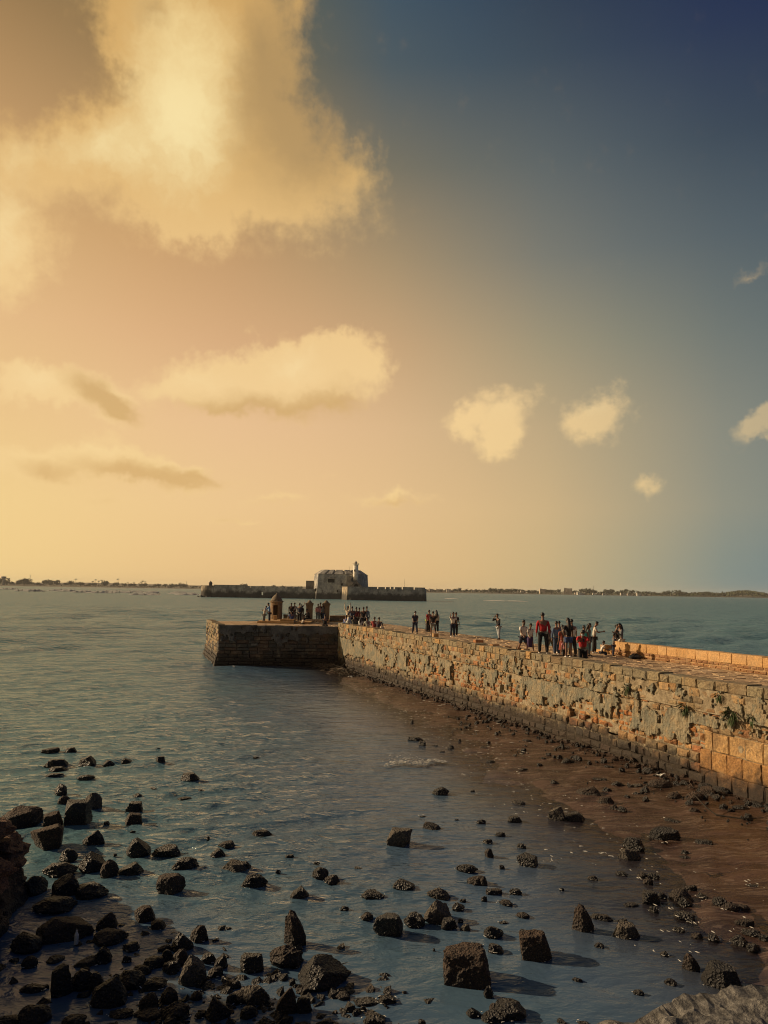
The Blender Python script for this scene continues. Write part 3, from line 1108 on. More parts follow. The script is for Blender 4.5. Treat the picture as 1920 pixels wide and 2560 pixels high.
g.box(0.1, END_LEN, 0.12, 0.45, ARM_DECK - 0.3, ARM_TOP - 0.03, fn=lambda u, w, z: END(u, w, z) - JOFF)
g.build('coping_backing', MAT['plaster'], jetty)


def paving():
    rng = random.Random(5)
    slabs = []
    PAL = [(0.58, 0.43, 0.265), (0.55, 0.40, 0.245), (0.6, 0.455, 0.29), (0.51, 0.365, 0.22), (0.57, 0.40, 0.24)]

    def slab(fr, u0, u1, w0, w1, z, g=0.012):
        lift = rng.gauss(0, 0.008)
        tl = [rng.gauss(0, 0.006) for _ in range(4)]
        c = 0.03
        a0, a1, b0, b1 = u0 + g, u1 - g, w0 + g, w1 - g
        vs = [(a0, b0, z - 0.12), (a1, b0, z - 0.12), (a1, b1, z - 0.12), (a0, b1, z - 0.12),
              (a0, b0, z + lift - 0.014), (a1, b0, z + lift - 0.014), (a1, b1, z + lift - 0.014), (a0, b1, z + lift - 0.014),
              (a0 + c, b0 + c, z + lift + tl[0]), (a1 - c, b0 + c, z + lift + tl[1]), (a1 - c, b1 - c, z + lift + tl[2]), (a0 + c, b1 - c, z + lift + tl[3])]
        fs = [(i, (i + 1) % 4, 4 + (i + 1) % 4, 4 + i) for i in range(4)] + [(4 + i, 4 + (i + 1) % 4, 8 + (i + 1) % 4, 8 + i) for i in range(4)] + [(8, 9, 10, 11)]
        fall = 0.012 if fr is MAIN else 0.0
        wv = [fr(v[0], v[1], v[2] - fall * max(0.0, v[1])) - JOFF for v in vs]
        cc = wv[8] + JOFF
        d = (cc - Vector((0, 0, 6))).length
        t = rng.choice(PAL)
        f = rng.uniform(0.82, 1.15)
        size = (w1 - w0) * (u1 - u0) / d ** 2.5 if abs(cc.x / max(cc.y, 1)) < 0.54 else 0
        slabs.append((size, wv, fs, tuple(q * f for q in t)))
    u = -13.0
    while u < 50:
        h = rng.uniform(0.24, 0.36)
        w = 0.52
        while w < W_J - 0.05:
            L = min(rng.uniform(0.4, 0.9), W_J - w)
            c = MAIN(u, w, 0)
            if rng.random() > 0.012 and L > 0.12:
                slab(MAIN, u, u + h, w, w + L, DECK)
            w += L
        u += h
    # the wider end behind the arm wall
    w = 0.5
    while w < 15.5:
        h = rng.uniform(0.36, 0.52)
        u = -4.2
        while u < ARM_LEN + 3:
            L = rng.uniform(0.55, 1.1)
            c = ARM(u + L / 2, w + h / 2, 0)
            left = (c - END_L).dot(END.n) < -0.7
            mu = (c - C0).dot(UD)
            mw = -(c - C0).dot(ND)
            back = (c.y - 70.6) < (c.x + 15.6) * 0.42 - 0.5
            if left and back and not (mw > 0.3 and mu > -13):
                slab(ARM, u, u + L, w, w + h, ARM_DECK)
            u += L
        w += h
    slabs.sort(key=lambda s: -s[0])
    rest = Geo()
    for k, (s, vs, fs, t) in enumerate(slabs):
        if k < 300:
            mesh_obj('paving_stone', vs, fs, MAT['paving'], jetty, [t + (1,)] * len(vs))
        else:
            rest.add(vs, fs, t)
    tag(rest.build('paving', MAT['paving'], jetty), kind='stuff')


paving()


# ------------------------------------------------------------------ parapet on the far side of the walkway
def parapet():
    rng = random.Random(8)
    t = empty('parapet_wall', MAIN(23.2, 8.2, DECK))
    tag(t, 'low orange stone parapet with dressed slabs over brick courses, seaward side of the walkway at right', 'parapet')
    off = t.location.copy()
    fr = Frame(MAIN(23.2, 8.15, 0), UD, ND)
    SL = [(0.56, 0.345, 0.15), (0.52, 0.31, 0.125), (0.58, 0.37, 0.17)]
    BR = [(0.26, 0.13, 0.055), (0.30, 0.16, 0.07), (0.23, 0.115, 0.05), (0.33, 0.175, 0.08)]
    MO = (0.50, 0.33, 0.16)
    g = Geo()
    B0 = DECK - 0.11
    g.box(0.03, 22, 0.03, 0.42, B0 - 0.1, B0 + 0.70, MO, lambda u, w, z: fr(u, w, z) - off)
    g.build('mortar_core', MAT['paving'], t)
    z = B0
    for h in (0.15, 0.15):
        u = 0.0
        while u < 22:
            L = rng.uniform(0.28, 0.44)
            vs, fs = stone_shape(rng, u, u + L, z, z + h, -0.006 + rng.gauss(0, 0.006), 0.2, 0.015, False, 0.017)
            mesh_obj('brick', [fr(*v) - off for v in vs], fs, MAT['paving'], t, [rng.choice(BR) + (1,)] * len(vs))
            u += L
        z += h
    u = 0.0
    while u < 22:
        L = rng.uniform(0.55, 0.85)
        vs, fs = stone_shape(rng, u, u + L, z, B0 + 0.73 + rng.gauss(0, 0.006), 0.0 + rng.gauss(0, 0.006), 0.47, 0.014, False, 0.004)
        mesh_obj('block', [fr(*v) - off for v in vs], fs, MAT['paving'], t, [rng.choice(SL) + (1,)] * len(vs))
        u += L
    b = empty('broken_parapet_end', MAIN(22.3, 8.2, DECK))
    tag(b, 'short low broken stub of orange masonry just beyond the end of the parapet', 'masonry stub')
    for (a, c, z0, z1) in ((21.6, 22.15, 0, 0.2), (22.15, 22.75, 0, 0.24), (22.1, 22.7, 0.24, 0.46), (22.75, 23.1, 0, 0.22)):
        vs, fs = stone_shape(rng, a, c, DECK - 0.1 + z0, DECK - 0.1 + z1, 0, 0.4, 0.03, False, 0.006)
        mesh_obj('block', [MAIN(v[0], v[1] + 8.15, v[2]) - b.location for v in vs], fs, MAT['paving'], b, [rng.choice(SL) + (1,)] * len(vs))


parapet()


# ------------------------------------------------------------------ sentry box, gate pillars and low walls at the pier's end
def masonry_ring(g, c, r0, r1, z0, z1, a0, a1, n, tint):
    """curved wall piece between angles a0..a1 (degrees)"""
    vs = []
    for i in range(n + 1):
        a = rad(a0 + (a1 - a0) * i / n)
        for r in (r0, r1):
            for z in (z0, z1):
                vs.append((c[0] + r * math.cos(a), c[1] + r * math.sin(a), z))
    fs = []
    for i in range(n):
        k = i * 4
        fs += [(k, k + 4, k + 5, k + 1), (k + 2, k + 3, k + 7, k + 6), (k + 1, k + 5, k + 7, k + 3), (k, k + 2, k + 6, k + 4)]
    fs += [(0, 1, 3, 2), (n * 4, n * 4 + 2, n * 4 + 3, n * 4 + 1)]
    g.add(vs, fs, tint)


def pier_end():
    rng = random.Random(3)
    tx, ty = -9.95, 72.6
    t = empty('sentry_box', (tx, ty, ARM_DECK))
    tag(t, 'round stone sentry box with a domed cap and an open dark doorway', 'sentry box')
    col = (0.30, 0.205, 0.125)
    g = Geo()
    r = 0.56
    masonry_ring(g, (0, 0), 0.4, r, 0, 1.5, -90 + 27, 270 - 27, 22, col)
    masonry_ring(g, (0, 0), 0.4, r, 1.5, 1.78, -90, 270, 26, col)
    g.build('wall', MAT['stone'], t)
    g = Geo()
    g.lathe((0, 0, 1.74), [(r + 0.02, 0), (r + 0.1, 0.05), (r + 0.1, 0.11), (r + 0.03, 0.15)], 26, (0.28, 0.21, 0.135))
    g.build('cornice', MAT['stone'], t)
    g = Geo()
    g.lathe((0, 0, 1.88), [(0.56, 0), (0.50, 0.16), (0.40, 0.33), (0.27, 0.48), (0.13, 0.58), (0.08, 0.63), (0.09, 0.67), (0.03, 0.74)], 24, (0.24, 0.20, 0.15))
    g.build('dome', MAT['stone'], t, smooth=True)
    g = Geo()
    masonry_ring(g, (0, 0), 0.42, r + 0.05, 0.0, 0.12, -90 + 27, 270 - 27, 22, (0.36, 0.26, 0.17))
    g.build('plinth', MAT['stone'], t)
    for k, (px, py, lab) in enumerate([(-6.88, 72.9, 'square stone gate pillar nearer the sentry box, with moulded cap and round knob'),
                                       (-5.33, 73.2, 'square stone gate pillar farther from the sentry box, joined to the longer low wall')]):
        p = empty('gate_pillar', (px, py, ARM_DECK), rad(6))
        tag(p, lab, 'pillar', 'pair of gate pillars at the pier end')
        a = 0.31
        g = Geo()
        g.box(-a, a, -a, a, 0, 1.52, (0.28, 0.20, 0.125))
        g.build('shaft', MAT['stone'], p)
        g = Geo()
        for q, z0, z1 in ((a + 0.04, 1.45, 1.51), (a + 0.03, 1.52, 1.6), (a + 0.1, 1.6, 1.68), (a + 0.04, 1.68, 1.73)):
            g.box(-q, q, -q, q, z0 + 0.001, z1, (0.27, 0.205, 0.135))
        g.build('cap', MAT['stone'], p)
        g = Geo()
        g.lathe((0, 0, 1.73), [(0.27, 0), (0.25, 0.07), (0.15, 0.16), (0.13, 0.2), (0.06, 0.26)], 14, (0.25, 0.20, 0.14))
        g.build('knob', MAT['stone'], p, smooth=True)
        g = Geo()
        g.box(-a - 0.05, a + 0.05, -a - 0.05, a + 0.05, 0, 0.12, (0.36, 0.26, 0.16))
        g.build('base', MAT['stone'], p)
    for (x0, x1, y0, y1, h, lab) in ((-9.3, -7.25, 72.7, 72.95, 0.62, 'low stone wall linking the sentry box to the first gate pillar'),
                                     (-4.95, -2.6, 73.3, 73.9, 0.58, 'low stone wall running right from the second gate pillar')):
        w = empty('low_wall', ((x0 + x1) / 2, (y0 + y1) / 2, ARM_DECK))
        tag(w, lab, 'low wall')
        o = Vector((x0, y0, 0))
        uu = (Vector((x1, y1, 0)) - o)
        L = uu.length
        uu.normalize()
        fr = Frame(o, uu, Vector((uu.y, -uu.x, 0)))
        z = 0.0
        while z < h - 0.05:
            u = 0.0
            while u < L - 0.05:
                l = min(rng.uniform(0.35, 0.6), L - u)
                vs, fs = stone_shape(rng, u, u + l, z, z + h / 3, 0.0, 0.34, 0.02, False, 0.006)
                mesh_obj('stone', [fr(v[0], v[1], v[2] + ARM_DECK) - w.location for v in vs], fs, MAT['stone'], w, [rng.choice(OCHRE[:5] + GREY) + (1,)] * len(vs))
                u += l
            z += h / 3
    p = empty('stone_platform', (-8.7, 69.3, ARM_DECK))
    tag(p, 'low orange stone platform of two steps in front of the sentry box', 'platform')
    for (x0, x1, y0, y1, z0, z1) in ((-10.9, -9.3, 67.6, 71.6, 0, 0.2), (-9.27, -7.7, 67.5, 71.5, 0, 0.2), (-7.68, -6.3, 67.8, 71.2, 0, 0.17), (-8.95, -7.75, 67.9, 69.4, 0.2, 0.36)):
        g = Geo()
        c = 0.03
        g.box(x0, x1, y0, y1, z0, z1, rng.choice(PALE_OCHRE), lambda x, y, z: Vector((x, y, z)) - Vector((p.location.x, p.location.y, 0)))
        g.build('step', MAT['paving'], p)
    q = empty('stone_bench', (-6.2, 70.7, ARM_DECK))
    tag(q, 'long pale slab bench lying in front of the first gate pillar', 'bench')
    g = Geo()
    g.box(-0.75, 0.75, -0.3, 0.3, 0.14, 0.3, (0.46, 0.36, 0.24))
    g.build('slab', MAT['paving'], q)
    for s in (-0.55, 0.55):
        g = Geo()
        g.box(s - 0.14, s + 0.14, -0.22, 0.22, 0, 0.14, (0.38, 0.28, 0.18))
        g.build('support', MAT['paving'], q)
    for x, y, z, sx, sy, sz, rz, lab in BLOCKS:
        g = Geo()
        c = 0.03
        vs, fs = stone_shape(rng, -sx / 2, sx / 2, 0, sz, sy / 2, sy / 2, 0.03, True, 0)
        o = mesh_obj('stone_block', vs, fs, MAT['paving'], None, [(rng.choice(PALE_OCHRE) if 'pale' in lab or 'orange' in lab else rng.choice(OCHRE + GREY)) + (1,)] * len(vs))
        if z == DECK:
            z -= 0.012 * max(0.0, -(Vector((x, y, 0)) - C0).dot(ND))
        o.location = (x, y, z)
        o.rotation_euler = (rng.gauss(0, 0.02), rng.gauss(0, 0.02), rz)
        tag(o, lab, 'stone block')


BLOCKS = [
    (-9.75, 70.6, ARM_DECK + 0.2, 0.36, 0.3, 0.42, 0.1, 'small upright pale block standing on the platform right by the sentry box doorway'),
    (-5.0, 70.6, ARM_DECK, 0.34, 0.3, 0.34, 0.3, 'pale cubic block standing right of the second gate pillar, behind the corner'),
    (3.47, 50.6, DECK, 0.36, 0.3, 0.42, 0.2, 'pale cubic block on the walkway edge below the group with the neon child'),
    (5.1, 47.3, DECK, 1.6, 0.7, 0.16, -1.1, 'broad flat pale slab lying along the coping before the row of small blocks'),
    (5.7, 46.0, DECK, 0.5, 0.4, 0.34, 0.3, 'dark squared block at the landward end of the broad flat slab'),
    (6.2, 42.8, DECK, 0.42, 0.34, 0.3, 0.35, 'first stone of the row lying behind the coping, next to the flat slab'),
    (6.75, 42.0, DECK, 0.44, 0.34, 0.28, 0.35, 'second stone in the row of small blocks behind the coping'),
    (7.15, 41.0, DECK, 0.38, 0.34, 0.28, 0.4, 'third stone in the row of small blocks behind the coping'),
    (7.42, 40.2, DECK, 0.36, 0.3, 0.28, 0.3, 'last stone in the row of blocks, left of the walking man in white shirt'),
    (8.05, 38.6, DECK, 0.5, 0.36, 0.26, 0.3, 'low grey block on the walkway between the walking couple and the man in red sweater'),
]
pier_end()


# ------------------------------------------------------------------ the sea fort with its lighthouse
def m_fort(N, b, out):
    p = pos(N)
    n1 = N.noise(p, 0.28, 6, 0.62)
    n2 = N.noise(p, 1.3, 5, 0.65)
    t = N.attr('tint')
    c = N.mix(N.step(n1, 0.38, 0.66), N.mix(1.0, t, (0.6, 0.6, 0.62, 1), 'MULTIPLY'), N.mix(1.0, t, (1.3, 1.25, 1.15, 1), 'MULTIPLY'))
    c = N.mix(N.step(n2, 0.52, 0.72, 0, 0.6), c, (0.10, 0.09, 0.075, 1))
    s = N.n('ShaderNodeSeparateXYZ')
    N.link(p, s.inputs[0])
    zz = N.math('ADD', s.outputs[2], N.math('MULTIPLY', N.math('SUBTRACT', n1, 0.5), 5.0))
    c = N.mix(N.step(zz, 5.0, 2.6, 0, 0.9), c, (0.035, 0.035, 0.035, 1))
    st = N.n('ShaderNodeMapping')
    N.link(p, st.inputs[0])
    st.inputs['Scale'].default_value = (0.9, 0.9, 0.12)
    c = N.mix(N.step(N.noise(st.outputs[0], 1.0, 4, 0.6), 0.5, 0.7, 0, 0.5), c, (0.09, 0.08, 0.07, 1))
    N.link(c, b.inputs['Base Color'])
    b.inputs['Roughness'].default_value = 0.95
    bump(N, b, n2, 0.7, 0.3)


MAT['fort'] = mat('stained_fort_wall', m_fort)
MAT['limewash'] = plain('limewash', (0.78, 0.73, 0.62), 0.85, 0.7, 0.15)
MAT['dark_void'] = plain('shaded_interior', (0.03, 0.027, 0.024), 0.95, 0.5, 0.2)


def wall_run(g, a, b, z0, z1, thick, tint, batter=0.6, seg=None):
    """straight wall from a to b (seen from the camera side), battered outwards at its foot"""
    a, b = Vector((a[0], a[1], 0)), Vector((b[0], b[1], 0))
    u = (b - a).normalized()
    n = Vector((u.y, -u.x, 0))
    if n.y > 0:
        n = -n
    vs = []
    for p in (a, b):
        vs += [p + n * batter + Vector((0, 0, z0)), p - n * thick + Vector((0, 0, z0)), p - n * thick + Vector((0, 0, z1)), p + Vector((0, 0, z1))]
    g.add(vs, [(0, 4, 7, 3), (3, 7, 6, 2), (2, 6, 5, 1), (0, 3, 2, 1), (4, 5, 6, 7)], tint)


def sea_fort():
    rng = random.Random(14)
    t = empty('sea_fort', (-45, 470, 0))
    tag(t, 'grey island fort with long low walls and a blunt central keep, alone in the sea', 'fort')
    off = Vector((-45, 470, 0))
    G1, G2 = (0.34, 0.34, 0.325), (0.30, 0.30, 0.29)

    def part(name, fn, m='fort', smooth=False):
        g = Geo()
        fn(g)
        g.v = [tuple(Vector(v) - off) for v in g.v]
        return g.build(name, MAT[m], t, smooth)
    # left curtain, left open where the light shows through the water gate
    A, B = Vector((-106.5, 480, 0)), Vector((-24.5, 469, 0))
    gx0, gx1 = -75.2, -73.6

    def on(x):
        k = (x - A.x) / (B.x - A.x)
        return (x, A.y + (B.y - A.y) * k)

    def left(g):
        wall_run(g, on(-106.5), on(gx0), -1, 6.0, 2.2, G1, 0.5)
        wall_run(g, on(gx1), on(-24.5), -1, 6.0, 2.2, G1, 0.5)
        wall_run(g, on(gx0), on(gx1), 3.6, 6.0, 2.2, G1, 0.1)
        wall_run(g, on(gx0), on(gx1), -1, 1.7, 2.2, G1, 0.45)
    part('curtain_wall', left)
    part('parapet', lambda g: wall_run(g, on(-105), on(-86), 6.0, 7.5, 1.2, G1, 0.0))
    part('coping', lambda g: wall_run(g, on(-105.2), on(-85.8), 7.5, 7.68, 1.4, (0.10, 0.085, 0.07), 0.15))
    x = -85.2
    while x < -50:
        w = rng.uniform(2.6, 4.4)
        part('merlon', lambda g: wall_run(g, on(x), on(x + w), 6.0, 7.1 + rng.uniform(-0.12, 0.2), 1.1, G1, 0.0))
        x += w + rng.uniform(0.5, 1.1)
    # rounded western tip
    def tip(g):
        g.lathe((-108.6, 485.2, -1), [(5.9, 0), (5.5, 3), (5.2, 8.2)], 22, (0.36, 0.31, 0.235))
    part('bastion', tip)

    def cone(g):
        g.lathe((-107.6, 482, 7.2), [(1.05, 0), (1.1, 1.3), (1.25, 1.35), (0.9, 1.9), (0.4, 2.4), (0.12, 2.9)], 12, (0.14, 0.12, 0.10))
    part('bartizan', cone)
    # right curtain with deep merlons
    R0, R1 = Vector((-19.9, 440, 0)), Vector((24.6, 441, 0))

    def ron(x):
        return (x, 440 + (x - R0.x) / (R1.x - R0.x))
    part('curtain_wall', lambda g: wall_run(g, ron(-19.9), ron(24.2), -1, 6.55, 2.5, G2, 0.6))
    part('flank_wall', lambda g: wall_run(g, (-24.0, 456), (-20.15, 440.1), -1, 7.6, 2.5, (0.40, 0.335, 0.24), 0.3))
    part('flank_wall', lambda g: wall_run(g, (24.2, 441), (26.0, 462), -1, 7.0, 2.5, G2, 0.3))
    px = [(-19.9, -9.3), (-8.9, -3.2), (-2.6, 1.2), (1.8, 4.0), (4.6, 6.2), (6.9, 10.8), (11.5, 17.6), (18.3, 24.2)]
    for a, b in px:
        hh = 7.75 + rng.uniform(-0.1, 0.15)
        part('merlon', lambda g: wall_run(g, ron(a), ron(b), 6.55, hh, 1.5, G2, 0.0))
    # the keep
    foot = [(-42.6, 476), (-39.5, 468.6), (-22.2, 467.0), (-12.8, 470.5), (-9.6, 478), (-9.6, 492), (-20, 500), (-36, 500), (-42.6, 492)]
    cx, cy = -26, 483

    def ring(s, z, grow=0):
        return [(cx + (x - cx) * s, cy + (y - cy) * s, z) for x, y in foot]
    n = len(foot)

    def keep(g):
        rr = [ring(1.07, -1), ring(1.015, 8), ring(0.985, 15.0)]
        vs = [v for r in rr for v in r]
        fs = [(i * n + k, i * n + (k + 1) % n, (i + 1) * n + (k + 1) % n, (i + 1) * n + k) for i in range(2) for k in range(n)] + [tuple(range(2 * n, 3 * n))]
        g.add(vs, fs, (0.42, 0.415, 0.395))
    part('keep', keep)

    def band(g):
        rr = [ring(0.99, 14.9), ring(0.995, 15.15), ring(0.985, 15.3)]
        vs = [v for r in rr for v in r]
        fs = [(i * n + k, i * n + (k + 1) % n, (i + 1) * n + (k + 1) % n, (i + 1) * n + k) for i in range(2) for k in range(n)] + [tuple(range(2 * n, 3 * n))]
        g.add(vs, fs, (0.33, 0.30, 0.25))
    part('string_course', band)
    lo, hi = ring(0.975, 15.25), ring(0.73, 17.9)
    inn_lo, inn_hi = ring(0.66, 15.25), ring(0.66, 17.8)

    def lerp(a, b, k):
        return Vector(a).lerp(Vector(b), k)
    cuts = {0: [(0, 1)], 1: [(0.0, 0.20), (0.29, 0.48), (0.56, 0.88), (0.96, 1)], 2: [(0.0, 0.42), (0.52, 1)], 3: [(0, 1)], 4: [(0, .45), (.52, 1)], 5: [(0, 1)], 6: [(0, .45), (.52, 1)], 7: [(0, 1)], 8: [(0, .45), (.52, 1)]}
    for k in range(n):
        k2 = (k + 1) % n
        for a, b in cuts[k]:
            def seg(g):
                vs = [lerp(lo[k], lo[k2], a), lerp(lo[k], lo[k2], b), lerp(hi[k], hi[k2], b), lerp(hi[k], hi[k2], a),
                      lerp(inn_lo[k], inn_lo[k2], a), lerp(inn_lo[k], inn_lo[k2], b), lerp(inn_hi[k], inn_hi[k2], b), lerp(inn_hi[k], inn_hi[k2], a)]
                g.add(vs, [(0, 1, 2, 3), (3, 2, 6, 7), (7, 6, 5, 4), (0, 3, 7, 4), (1, 5, 6, 2)], (0.38, 0.375, 0.355))
            part('sloping_parapet', seg)
    part('annex', lambda g: g.box(-47.4, -42.3, 475.5, 486, -1, 11.0, (0.19, 0.17, 0.15)))
    part('gun_port', lambda g: g.box(-33.4, -29.3, 467.45, 468.6, 10.0, 12.2, (0.03, 0.03, 0.03)), 'dark_void')
    part('lintel', lambda g: g.box(-34.4, -28.6, 466.9, 468.4, 12.2, 12.7, (0.33, 0.3, 0.26)))

    def gable(g):
        x0, x1, y0, y1 = -19.2, -12.4, 456, 466
        xm = (x0 + x1) / 2
        vs = [(x0, y0, 0), (x1, y0, 0), (x1, y0, 8.0), (xm, y0, 11.4), (x0, y0, 8.0), (x0, y1, 0), (x1, y1, 0), (x1, y1, 8.0), (xm, y1, 11.4), (x0, y1, 8.0)]
        g.add(vs, [(0, 1, 2, 3, 4), (1, 6, 7, 2), (5, 0, 4, 9), (4, 3, 8, 9), (3, 2, 7, 8)], (0.29, 0.26, 0.22))
    part('gatehouse', gable)

    def arch(g):
        pts = [(-17.0, 6.6), (-17.0, 8.2)] + [(-15.8 - 1.2 * math.cos(rad(a)), 8.2 + 1.2 * math.sin(rad(a))) for a in range(20, 180, 20)] + [(-14.6, 8.2), (-14.6, 6.6)]
        m = len(pts)
        g.add([(x, 455.9, z) for x, z in pts] + [(x, 456.6, z) for x, z in pts], [tuple(range(m))] + [(i, (i + 1) % m, m + (i + 1) % m, m + i) for i in range(m)], (0.03, 0.03, 0.03))
    part('doorway', arch, 'dark_void')
    for x0, x1, y0, z0, z1 in ((-41.2, -40.4, 469.4, 4.5, 6.4), (-25.5, -24.2, 466.8, 8.3, 9.6), (-27.8, -27.0, 467.0, 4.2, 5.6)):
        part('window', lambda g: g.box(x0, x1, y0 - 0.35, y0 + 1.2, z0, z1, (0.03, 0.03, 0.03)), 'dark_void')
    part('stair_ramp', lambda g: g.add([(-21, 461, 6), (-13, 461, 6), (-13, 461, 6.4), (-19, 461, 11.0), (-21, 461, 11.0), (-21, 465.5, 6), (-13, 465.5, 6), (-13, 465.5, 6.4), (-19, 465.5, 11.0), (-21, 465.5, 11.0)],
                                    [(0, 1, 2, 3, 4), (4, 3, 8, 9), (3, 2, 7, 8), (0, 4, 9, 5), (1, 6, 7, 2)], (0.30, 0.29, 0.265)))
    part('buttress', lambda g: g.box(-21.3, -19.4, 465.0, 468.5, 0, 14.0, (0.33, 0.30, 0.25)))
    def boulders(g):
        for k in range(70):
            x = rng.uniform(-115, -106) if k < 28 else rng.uniform(-108, 26)
            y = (478.5 + rng.uniform(-3, 1) if x < -104 else (on(x)[1] if x < -24.5 else 440) - rng.uniform(0.6, 2.2))
            s = rng.uniform(0.3, 1.3)
            q = [Vector((rng.gauss(0, 1), rng.gauss(0, 1), rng.gauss(0, 1))).normalized() * s for _ in range(6)]
            c = Vector((x, y, 0.05))
            v = [c + Vector((s, 0, 0)) + q[0] * .3, c + Vector((0, s, 0)) + q[1] * .3, c + Vector((-s, 0, 0)) + q[2] * .3, c + Vector((0, -s, 0)) + q[3] * .3, c + Vector((0, 0, s * 0.9)) + q[4] * .3, c + Vector((0, 0, -s))]
            g.add(v, [(0, 1, 4), (1, 2, 4), (2, 3, 4), (3, 0, 4), (1, 0, 5), (2, 1, 5), (3, 2, 5), (0, 3, 5)], (0.10, 0.09, 0.08))
    tag(part('foot_rocks', boulders), kind='stuff')
    for x, y, z0, z1 in ((-20.6, 470, 15.2, 20.0), (12.5, 442, 6.5, 12.6)):
        m = Geo()
        m.tube([(0, 0, 0), (0, 0, z1 - z0)], [0.09, 0.06], 6, (0.2, 0.18, 0.16))
        o = m.build('mast', MAT['tinted'])
        o.location = (x, y, z0)
        tag(o, 'thin mast standing on the keep roof left of the lighthouse' if y > 460 else 'thin mast rising behind the crenellated right wall of the fort', 'mast')
    # lighthouse
    lh = empty('lighthouse', (-16.6, 467.2, 12.5))
    tag(lh, 'small whitewashed lighthouse tower with a railed gallery, on the island fort', 'lighthouse')
    W = (0.6, 0.55, 0.44)
    g = Geo()
    g.lathe((0, 0, 0), [(1.75, -1.0), (1.62, 2), (1.5, 8.3)], 20, W)
    g.build('tower', MAT['limewash'], lh, True)
    g = Geo()
    g.lathe((0, 0, 8.2), [(1.55, 0), (1.95, 0.2), (1.95, 0.42), (1.2, 0.5)], 20, W)
    g.build('gallery', MAT['limewash'], lh)
    g = Geo()
    for z in (9.05, 9.45):
        g.tube([(1.85 * math.cos(a * math.pi / 8), 1.85 * math.sin(a * math.pi / 8), z) for a in range(17)], [0.05] * 17, 5, W)
    for a in range(12):
        x, y = 1.85 * math.cos(a * math.pi / 6), 1.85 * math.sin(a * math.pi / 6)
        g.tube([(x, y, 8.55), (x, y, 9.45)], [0.06, 0.05], 5, W)
    g.build('railing', MAT['tinted'], lh)
    g = Geo()
    g.lathe((0, 0, 8.6), [(0.75, 0), (0.75, 1.3)], 12, (0.25, 0.23, 0.2))
    g.build('lantern', MAT['tinted'], lh)
    g = Geo()
    g.lathe((0, 0, 9.9), [(1.0, 0), (0.85, 0.25), (0.35, 0.65), (0.08, 0.8), (0.06, 1.5)], 12, (0.45, 0.42, 0.35))
    g.build('lantern_roof', MAT['tinted'], lh)
    g = Geo()
    g.box(-0.9, -0.15, -1.72, -1.3, 4.4, 5.6, (0.05, 0.05, 0.05))
    g.build('window', MAT['dark_void'], lh)


sea_fort()


# ------------------------------------------------------------------ the far shore
def leaf_crown(name, rng, rx, rz, n, size, cz, tints):
    vs, fs, ts = [], [], []
    blobs = [(rng.uniform(-0.55, 0.55) * rx, rng.uniform(-0.55, 0.55) * rx, cz + rng.uniform(-0.4, 0.5) * rz, rng.uniform(0.4, 0.62)) for _ in range(6)]
    for _ in range(n):
        bx, by, bz, s = rng.choice(blobs)
        d = Vector((rng.gauss(0, 1), rng.gauss(0, 1), rng.gauss(0, 1))).normalized() * rng.uniform(0.55, 1) ** 0.5
        c = Vector((bx + d.x * rx * s, by + d.y * rx * s, bz + d.z * rz * s))
        q = Euler((rng.uniform(0, 6), rng.uniform(0, 6), rng.uniform(0, 6))).to_matrix()
        k = len(vs)
        for a, b in ((-1, -0.6), (1, -0.6), (1, 0.6), (-1, 0.6)):
            vs.append(c + q @ Vector((a * size, b * size, 0)))
        fs.append((k, k + 1, k + 2, k + 3))
        ts += [rng.choice(tints) + (1,)] * 4
    return vs, fs, ts


